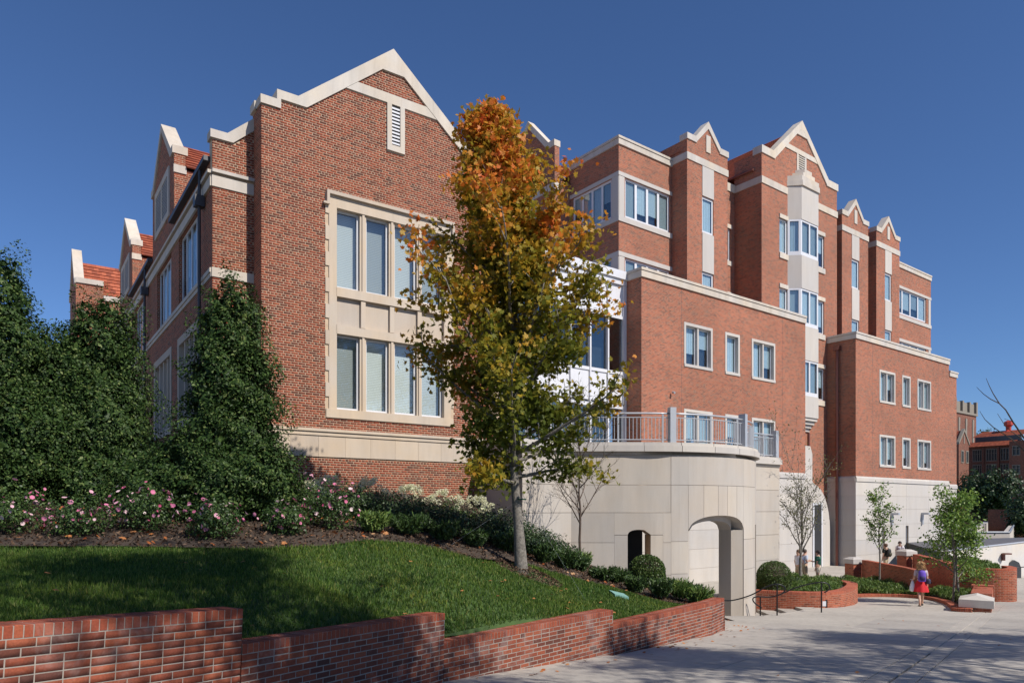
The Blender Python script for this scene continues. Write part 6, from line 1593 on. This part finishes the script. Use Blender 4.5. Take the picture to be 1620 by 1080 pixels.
def person(label, loc, H, face, clothes, stride=0.0, arms=('down', 'down'), hairc=(.03, .02, .015), longhair=False, backpack=None, items=(), group=None):
    """face: heading angle of the body's front, 0 = towards +Y (away from the camera)"""
    F = Matrix.Translation(loc) @ Matrix.Rotation(face, 4, 'Z') @ Matrix.Scale(H, 4)
    t = thing('person', label, 'person', loc, face, group=group)
    J = []; E_ = []; R_ = []
    def add(p, r, par=None):
        J.append(p); R_.append(r*H); 
        if par is not None: E_.append((par, len(J)-1))
        return len(J)-1
    pel = add((0, 0, .53), .082); wst = add((0, .005, .62), .072, pel); ch = add((0, .005, .74), .085, wst); nb = add((0, -.005, .815), .05, ch); nk = add((0, 0, .855), .031, nb); hd = add((0, .01, .90), .052, nk); add((0, .012, .945), .055, hd)
    hd2 = len(J)-1; add((0, .062, .905), .014, hd)   # nose
    legs = []; armp = []
    for s in (-1, 1):
        st = stride*s
        h_ = add((s*.048, 0, .50), .058, pel); kn = add((s*.052, .10*st+.012, .285), .036, h_); an = add((s*.05, .22*st-(.03 if st < 0 else 0), .045+(.03 if st < 0 else 0)), .022, kn); ft = add((s*.055, .22*st+.075, .018), .02, an); he = add((s*.05, .22*st-.02, .02), .02, an); legs.append((h_, kn, an, ft, he))
    for s, mode in zip((-1, 1), arms):
        sh = add((s*.098, 0, .80), .036, nb)
        if mode == 'down': el = (s*.125, -.01, .63); wr = (s*.13, .03, .485)
        elif mode == 'bent': el = (s*.13, -.02, .64); wr = (s*.07, .13, .66)
        elif mode == 'hip': el = (s*.18, -.03, .65); wr = (s*.105, .02, .57)
        elif mode == 'carry': el = (s*.14, -.02, .64); wr = (s*.16, .10, .58)
        elif mode == 'swing': el = (s*.125, -.07, .64); wr = (s*.13, -.06, .50)
        e_ = add(el, .026, sh); w_ = add(wr, .018, e_); d = (Vector(wr)-Vector(el)).normalized(); pm = add(tuple(Vector(wr)+d*.035), .017, w_)
        armp.append((sh, e_, w_, pm)); side = d.cross(Vector((0, 1, 0))).normalized() if abs(d.y) < .9 else Vector((1, 0, 0)); fw = d.cross(side).normalized()
        for k, (o_, ln) in enumerate(((-.014, .038), (-.005, .045), (.005, .042), (.013, .034))):
            f1 = add(tuple(Vector(wr)+d*.052+fw*o_), .0048, pm); f2 = add(tuple(Vector(wr)+d*(.052+ln*.5)+fw*o_*1.1+side*.003), .0045, f1); add(tuple(Vector(wr)+d*(.05+ln*.9)+fw*o_*1.1+side*.012), .004, f2)
        th_ = add(tuple(Vector(wr)+d*.022+fw*.024), .0052, w_); add(tuple(Vector(wr)+d*.05+fw*.032), .0045, th_)
    skin('body', J, E_, R_, SK, t, 1, pel, F)
    def cloth(nm, idx_edges, grow, c, extra=None, rough=.85):
        ids = sorted({i for e in idx_edges for i in e}); mp = {i: k for k, i in enumerate(ids)}; jj = [J[i] for i in ids]; rr = [R_[i]+grow*H for i in ids]
        if extra:
            for i, p, r_ in extra: jj[mp[i]] = p; rr[mp[i]] = r_*H
        skin(nm, jj, [(mp[a], mp[b]) for a, b in idx_edges], rr, plain(nm+'_cloth', c, rough, var=.08, scale=12), t, 1, mp[pel] if pel in mp else 0, F)
    def lerp(i, j, f): return tuple(Vector(J[i]).lerp(Vector(J[j]), f))
    if 'shirt' in clothes:
        ee = [(pel, wst), (wst, ch), (ch, nb)]; ext = []
        for sh, e_, w_, pm in armp: ee += [(nb, sh), (sh, e_)]; ext.append((e_, lerp(sh, e_, .75), .036))
        cloth('shirt', ee, .014, clothes['shirt'], ext)
    if 'shorts' in clothes:
        ee = [(wst, pel)]; ext = [(wst, (0, .004, .60), .080)]
        for h_, kn, an, ft, he in legs: ee += [(pel, h_), (h_, kn)]; ext.append((kn, lerp(h_, kn, .85), .052))
        cloth('shorts', ee, .014, clothes['shorts'], ext)
    if 'trousers' in clothes:
        ee = [(wst, pel)]; ext = [(wst, (0, .004, .60), .080)]
        for h_, kn, an, ft, he in legs: ee += [(pel, h_), (h_, kn), (kn, an)]; ext.append((an, lerp(kn, an, .9), .030))
        cloth('trousers', ee, .012, clothes['trousers'], ext)
    if 'skirt' in clothes:
        mb = MB(F); n = 28; prof = [(.075, .60), (.10, .56), (.125, .48), (.15, .40), (.165, .335)]
        base = 0
        for r_, z in prof:
            for j in range(n):
                a = 2*PI*j/n; q = r_*(1+.07*math.sin(a*7)*(z < .5)); mb.v.append((q*math.cos(a), q*.8*math.sin(a)+.0, z))
        for i in range(len(prof)-1):
            for j in range(n): a = i*n+j; b = i*n+(j+1) % n; mb.f.append((a, a+n, b+n, b)); mb.uv.append(None); mb.m.append(0)
        mb.build('skirt', plain('red_skirt', clothes['skirt'], .8, var=.08, scale=10), t, smooth=True)
    for h_, kn, an, ft, he in legs:
        mb = MB(F); a = Vector(J[he]); b = Vector(J[ft]); mb.tube([a+Vector((0, -.02, .0)), a.lerp(b, .3)+Vector((0, 0, .006)), a.lerp(b, .75), b+Vector((0, .02, -.004))], [.02, .029, .027, .014], 8); mb.build('shoe', plain('shoe', clothes.get('shoe', (.04, .035, .03)), .6), t, smooth=True)
    # hair and face
    mb = MB(F); c = J[hd2]; mb.lathe((c[0], c[1]-.012, c[2]-.05), [(.03, 0), (.057, .02), (.064, .05), (.058, .085), (.03, .108), (.002, .114)], 14, sx=.95, sy=1.0); hr = mb.build('hair', plain('hair', hairc, .7, var=.25, scale=30), t, smooth=True)
    if longhair:
        C = []
        for i in range(260):
            a = rng.uniform(PI*.95, 2*PI*1.02); q = rng.uniform(.045, .085); C.append((q*math.cos(a), c[1]-.01+q*math.sin(a), c[2]+rng.uniform(-.11, .05)))
        mb = MB(F)
        for x, y, z in C:
            k_ = 1+.35*max(0, (c[2]-z)/.11); jx, jy = rng.normal()*.012, rng.normal()*.012
            mb.tube([(x*.55, y*.7, z+.045), (x*.9*k_+jx, y+jy, z+.01), (x*1.0*k_, y+jy*.5, z-.03)], [.004, .008, .002], 4)
        mb.build('hair_curls', plain('blond_hair', tuple(v*.9 for v in hairc), .6, var=.3, scale=40), t)
    mb = MB(F)
    for s in (-1, 1): mb.lathe((s*.02, .062, .925), [(.002, -.005), (.006, 0), (.002, .005)], 6); mb.lathe((s*.058, .012, .918), [(.004, -.014), (.009, 0), (.004, .016)], 6)
    mb.box(-.016, .016, .058, .064, .886, .891); mb.build('face_features', plain('features', (.25, .11, .08), .6), t)
    if backpack:
        mb = MB(F); c1, c2 = backpack
        mb.lathe((0, -.125, .575), [(.06, 0), (.08, .015), (.084, .10), (.08, .20), (.06, .25), (.02, .262)], 14, sx=.95, sy=.62); bp = mb.build('backpack', plain('backpack', c1, .7, var=.1, scale=8), t, smooth=True)
        mb = MB(F); mb.lathe((0, -.175, .61), [(.04, 0), (.06, .02), (.062, .07), (.045, .095)], 12, sx=1, sy=.5); mb.build('backpack_pocket', plain('pocket', c2, .7), t, smooth=True)
        for s in (-1, 1): MB(F).tube([(s*.05, -.11, .80), (s*.062, -.02, .865), (s*.066, .07, .82), (s*.07, .085, .72), (s*.075, .0, .64), (s*.06, -.09, .62)], .010, 6).build('strap', plain('strap', c2, .7), t)
    for it in items: it(F, t)
    return t
def bag(F, t):
    mb = MB(F); mb.lathe((-.17, .02, .33), [(.03, 0), (.07, .03), (.062, .12), (.035, .21), (.012, .26)], 10, sx=.9, sy=.55); mb.build('white_bag', plain('bag', (.75, .76, .8), .7, var=.05), t, smooth=True)
    MB(F).box(-.20, -.12, .07, .13, .60, .606).build('paper', plain('paper', (.75, .75, .75), .7, var=.02), t)
def sbag(F, t):
    mb = MB(F); mb.lathe((.14, -.06, .52), [(.02, 0), (.05, .02), (.05, .09), (.03, .12)], 8, sx=1, sy=.7); mb.build('shoulder_bag', plain('shoulder_bag', (.03, .03, .06), .7), t)
def sheetp(F, t): MB(F).box(.03, .13, .15, .19, .66, .668).build('paper', plain('paper', (.75, .75, .75), .7, var=.02), t)
def zf(x, y): return g(y)-.008 if y < 30 else PLZ
wy = 26.55; wx = (1457-810)*wy/1125
person('blonde woman in a red skirt walking away with a purple backpack and white bag', (wx, wy, g(wy)-.012), 1.62, -.35, {'shirt': (.45, .38, .42), 'skirt': (.55, .012, .02), 'shoe': (.02, .02, .02)}, .75, ('carry', 'down'), (.50, .30, .13), True, ((.12, .06, .42), (.03, .02, .10)), (bag, sbag))
person('man in a white shirt and khaki trousers standing by the planter tree', (14.75, 36.6, PLZ+.01), 1.80, 1.9, {'shirt': (.62, .62, .66), 'trousers': (.36, .28, .18)}, 0, ('hip', 'hip'), (.12, .07, .04), items=())
person('man in a pale blue shirt holding papers behind the white-shirted man', (15.35, 37.3, PLZ+.01), 1.78, -1.4, {'shirt': (.45, .52, .62), 'trousers': (.30, .25, .17)}, 0, ('bent', 'bent'), (.05, .04, .03), items=(sheetp,))
person('man in a dark green shirt and light shorts beside the service door', (15.75, 36.6, PLZ+.01), 1.77, .9, {'shirt': (.02, .10, .065), 'shorts': (.55, .48, .38)}, 0, ('down', 'bent'), (.02, .012, .01))
person('man in a black shirt with a dark backpack walking between the brick piers', (22.45, 42.7, gback(22.45, 42.7)+.02), 1.82, .4, {'shirt': (.015, .015, .015), 'shorts': (.42, .34, .22)}, .4, ('down', 'down'), (.10, .045, .025), backpack=((.02, .02, .02), (.05, .045, .02)))
person('young man in a white shirt with backpack straps walking towards the viewer', (25.2, 46.2, gback(25.2, 46.2)+.03), 1.84, PI-.5, {'shirt': (.62, .58, .60), 'shorts': (.50, .44, .38)}, .5, ('carry', 'bent'), (.03, .012, .01), backpack=((.06, .05, .09), (.08, .04, .06)))

# ------------------------------------------------------------------ the older campus beyond, at the right edge
M['far_brick'] = brickmat('far_brick', [(.10, .045, .035), (.19, .065, .04), (.24, .08, .05)], (.30, .22, .17))
M['far_stone'] = plain('far_stone', (.22, .195, .16), .9); M['far_glass'] = plain('far_window_glass', (.05, .055, .06), .25)
FH = thing('far_hall', 'distant brick hall with orange tiled roof and leaded windows beyond the new block', 'building', (170, 50, -6), F=FN)
rows = [(61.1, 59.35), (58.6, 56.55), (55.95, 53.9)]
hol = [(b, a, z0, z1) for a, b in rows for z0, z1 in ((9.75, 12.4), (7.0, 9.2))]
mb = MB(FN); wall(mb, 'W', 170, 53.2, 61.9, -6, 13, hol, th=.5); mb.box(170.5, 182, 53.2, 61.9, -6, 12.8); mb.build('wall', M['far_brick'], FH)
def farwin(a, b, z0, z1, n, X=170, par=FH):
    mb = MB(FN); mb.wb('W', X, a, b, -.3, .08, z1-.18, z1); mb.wb('W', X, a, b, -.3, .08, z0, z0+.18)
    for k in range(n+1): c = a+(b-a)*k/n; c = min(max(c, a+.06), b-.06); mb.wb('W', X, c-.06, c+.06, -.3, .04, z0+.18, z1-.18)
    mb.wb('W', X, a+.1, b-.1, -.3, .02, (z0+z1)/2+.3, (z0+z1)/2+.38)
    w_ = mb.build('window', M['far_stone'], par); MB(FN).wb('W', X, a+.05, b-.05, -.4, -.3, z0+.1, z1-.1).build('pane', M['far_glass'], w_)
for a, b in rows:
    for z0, z1 in ((9.75, 12.4), (7.0, 9.2)): farwin(b, a, z0, z1, 4)
for y0, y1 in ((59.0, 58.9), (56.2, 56.3)): MB(FN).wb('W', 170, y0-.15, y0+.15, 0, .5, -6, 12.6).build('buttress', M['far_brick'], FH)
mb = MB(FN); roof_slope(mb, [(169.3, 53.3, 12.9), (169.3, 62.3, 12.9), (171.5, 62.3, 14.0), (171.5, 53.3, 14.0)]); roof_slope(mb, [(172.2, 44, 15.1), (172.2, 62, 15.1), (175, 61, 16.4), (175, 44, 16.4)])
mb.build('roof_tiles', M['tile'], FH); mb = MB(FN); mb.box(171.6, 172.3, 52.8, 61.2, 13.4, 15.1); mb.build('dormer_band', M['far_glass'], FH)
mb = MB(FN); wall(mb, 'W', 166, 40, 53.1, -6, 13.4, [(51.2, 52.6, z, z+2.0) for z in (2.5, 6.6, 10.4)]); mb.box(166.4, 182, 40, 53.1, -6, 13.3); mb.wb('W', 166, 40, 53.1, 0, .1, 5.6, 5.9); mb.build('end_tower', M['far_brick'], FH)
for z in (2.5, 6.6, 10.4): farwin(51.2, 52.6, z, z+2.0, 2, 166)
mb = MB(FN); c = (178, 57.3)
mb.lathe((c[0]-3, c[1]-1.2, 15.6), [(1.0, 0), (1.0, .5), (.5, .9), (.55, 1.6), (.9, 1.9), (.85, 2.6), (.3, 2.9)], 8); mb.build('roof_ventilator', plain('red_metal', (.42, .05, .03), .5), FH)
mb = MB(FN); mb.prism('S', 60, [(160, -6), (165, -6), (165, 13.2), (162.5, 15.8), (160, 13.2)], -8, 0); gw = mb.build('gable_wing', M['far_brick'], FH)
mb = MB(FN); mb.prism('S', 60, [(159.8, 12.9), (162.5, 15.7), (162.5, 16.3), (159.8, 13.4)], -.4, .15); mb.prism('S', 60, [(165.2, 12.9), (162.5, 15.7), (162.5, 16.3), (165.2, 13.4)], -.4, .15); mb.build('coping', M['far_stone'], gw)
for x in (161.0, 163.4):
    mb = MB(FN); mb.wb('S', 60, x, x+1.3, 0, .1, 9.2, 11.8); w_ = mb.build('window', M['far_stone'], gw); MB(FN).wb('S', 60, x+.2, x+1.1, .1, .12, 9.4, 11.6).build('pane', M['far_glass'], w_)
mb = MB(FN); mb.wb('S', 60, 162.3, 162.7, 0, .08, 13.2, 14.9); mb.build('slit', M['far_stone'], gw)
mb = MB(FN); roof_slope(mb, [(159.8, 60.4, 13.0), (159.8, 68, 13.0), (162.5, 68, 15.9), (162.5, 60.4, 15.9)]); mb.build('roof_tiles', M['tile'], gw)
mb = MB(FN); mb.box(150, 160, 60.5, 61.2, 5.2, 7.4); mb.box(155.2, 156.0, 60.4, 61.0, -6, 5.2); mb.box(158.6, 159.3, 60.4, 61.0, -6, 5.2); mb.build('bridge_link', M['far_stone'], FH)
TW_ = thing('far_tower', 'distant brick clock tower shaft with stone battlements rising behind the far hall', 'tower', (188, 70, -6), F=FN)
mb = MB(FN); mb.box(184.5, 197, 70, 76.5, -6, 22.5); mb.build('shaft', M['far_brick'], TW_)
mb = MB(FN); mb.box(184.2, 197.3, 69.7, 76.8, 22.5, 23.0); mb.box(184.8, 196.7, 70.3, 76.2, 23, 25.4)
for i in range(4):
    for (x, y) in ((184.3+i*4.1, 69.8), (184.3+i*4.1, 76.0)): mb.box(x, x+.8, y, y+.7, 23, 25.9 if i in (0, 3) else 25.6)
    mb.box(184.3, 185.0, 69.8+i*2.1, 70.5+i*2.1, 23, 25.8)
mb.build('battlements', M['far_stone'], TW_)
for i in range(3):
    x = 186.2+i*4.1; mb = MB(FN); mb.wb('S', 70, x, x+.8, 0, .15, 4, 21.5); mb.wb('S', 70, x+.35, x+1.1, 0, .1, 19.8, 21.5); mb.build('stone_strip', M['far_stone'], TW_)
for i in range(2): MB(FN).wb('W', 184.5, 71.5+i*2.6, 71.9+i*2.6, 0, .1, 14, 20).build('stone_strip', M['far_stone'], TW_)
# tree masses and grass in front of the far hall
def far_tree(label, x, y, z, bl, n, size=.5):
    t = thing('far_tree', label, 'tree', (x, y, z), group='dark trees in front of the far hall'); P, fr = blob_points(bl, n, .8, .35); V, F_ = leaves(P, size, 'oval', fr); npmesh('crown', V, F_, M['darkshrub'], parent=t, kind='stuff')
    MB().tube([(x, y, z), (x, y, z+3)], [.3, .2], 7).build('trunk', M['bark_dark'], t)
ux = lambda u, d: (u-810)*d/1125
far_tree('round dark tree before the left windows of the far hall', ux(1545, 125), 125, -5, [(ux(1540, 125), 125, 2.5, 3, 3, 3.6), (ux(1556, 125), 125, 1.0, 3, 3, 3)], 7000)
far_tree('wide dark tree in the middle before the far hall', ux(1578, 122), 122, -5, [(ux(1572, 122), 122, 2.8, 3.2, 3, 3.6), (ux(1592, 122), 122, 2.4, 3, 3, 3.6)], 8000)
far_tree('dark tree at the right edge before the far hall', ux(1625, 85), 85, -5, [(ux(1625, 85), 85, -.8, 2.2, 2.5, 2.8)], 6000, .35)
far_tree('distant tree showing over the far roofs', 210, 330, -5, [(ux(1553, 300), 300, 26, 7, 7, 6)], 3000, 1.2)
t = thing('far_wall', 'low dark brick boundary wall before the far hall', 'wall', (ux(1600, 88), 88, -5)); mb = MB(FN)
a = FN.inverted() @ Vector((ux(1563, 92), 92, 0)); mb.box(a.x, a.x+2, a.y-26, a.y, -4.6, -.2); mb.box(a.x+2.2, a.x+4, a.y-26, a.y-2.0, -4, 1.6); mb.build('brickwork', M['far_brick'], t)
mb = MB(FN); mb.box(a.x+2.1, a.x+4.1, a.y-26, a.y-1.9, 1.6, 1.8); mb.build('coping', M['far_stone'], t)
polysheet('far_lawn', [(48, 78), (95, 78), (120, 118), (60, 130)], lambda x, y: gback(x, y)+.15+(y-78)*.05, M['turf'], kind='structure', step=12)
# low white service building with a sunken roof court
SB = thing('service_building', 'low white service building with a dark flat roof at the right edge', 'building', (30, 40, -5))
F1 = (23.0, 37.5); F2 = (32.9, 43.0)
def vquad(mb, a, b, za, zb, ta, tb, th=.4):
    A_, B_ = Vector(a), Vector(b); d = (B_-A_).normalized(); nrm = Vector((-d.y, d.x))*th; C_, D_ = B_+nrm, A_+nrm
    q = [(*A_, za), (*B_, zb), (*C_, zb), (*D_, za), (*A_, ta), (*B_, tb), (*C_, tb), (*D_, ta)]
    for f in ((0, 1, 5, 4), (1, 2, 6, 5), (2, 3, 7, 6), (3, 0, 4, 7), (4, 5, 6, 7)): mb.face([q[i] for i in f])
mb = MB(); vquad(mb, F1, F2, -5.6, -5.6, -2.30, -1.88); mb.build('wall', stonemat('white_render', (.58, .57, .55), .08), SB)
mb = MB(); mb.face([(F1[0], F1[1]+.4, -2.40), (F2[0]+.1, F2[1]+.4, -1.98), (56, 60, -2.2), (31, 57, -2.6)]); mb.build('roof', M['paleroof'], SB)
mb = MB(); mb.tube([(F1[0], F1[1], -2.26), (F2[0], F2[1], -1.84)], .05); mb.build('roof_edge', M['greymetal'], SB)
mb = MB(); wc = [(38.0, 60), (42.0, 60), (71.5, 101), (67, 101)]
for a, b in zip(wc, wc[1:]+wc[:1]): vquad(mb, a, b, -5, -5, -2.1, -2.1, .5)
mb.build('court_wall', M['cast'], SB); mb = MB(); mb.face([(*p, -3.2) for p in wc]); mb.build('court_floor', M['concrete'], SB)
mb = MB()
for a, b in zip(wc, wc[1:]+wc[:1]): mb.tube([(*a, -2.05), (*b, -2.05)], .09, 5)
mb.build('court_capping', plain('zinc_capping', (.22, .24, .27), .6, .2), SB)
d = 40.45; mb = MB(); xx = ux(1606.5, d); yy = d+.05
mb.prism('S', yy, [(xx-.5, -5), (xx+.28, -5), (xx+.28, -3.4), (xx+.16, -3.1), (xx-.11, -2.96), (xx-.38, -3.1), (xx-.5, -3.4)], -.1, .12) ; mb.build('arched_door', M['far_glass'], SB)
mb = MB(); xx = ux(1586, 40.0); mb.box(xx-.06, xx+.06, 39.85, 40.4, -2.95, -2.55); mb.box(xx-.08, xx+.25, 39.6, 39.9, -2.6, -2.52); mb.build('wall_lamp', M['brownpipe'], SB)
t = thing('exit_sign', 'small green sign on the wall behind the bushy tree', 'sign', (ux(1531, 45), 44.6, -3.3)); MB().box(ux(1526, 45), ux(1537, 45), 44.55, 44.62, -2.95, -2.6).build('panel', plain('sign_green', (.02, .40, .20), .5, var=.02), t)
# hazy wooded ridge at the horizon
n = 60; V = []; F_ = []
for i in range(n+1):
    a = math.radians(-100+200*i/n); h = 22+8*math.sin(i*.9)+5*math.sin(i*2.3)
    for r_, z in ((700, -8), (760, h*.7), (900, h)): V.append((r_*math.sin(a), r_*math.cos(a), z))
for i in range(n):
    for k in range(2): F_.append((i*3+k, i*3+3+k, i*3+4+k, i*3+1+k))
npmesh('wooded_hills', V, F_, plain('far_woods', (.06, .085, .06), .95, var=.3, scale=.02), kind='structure')
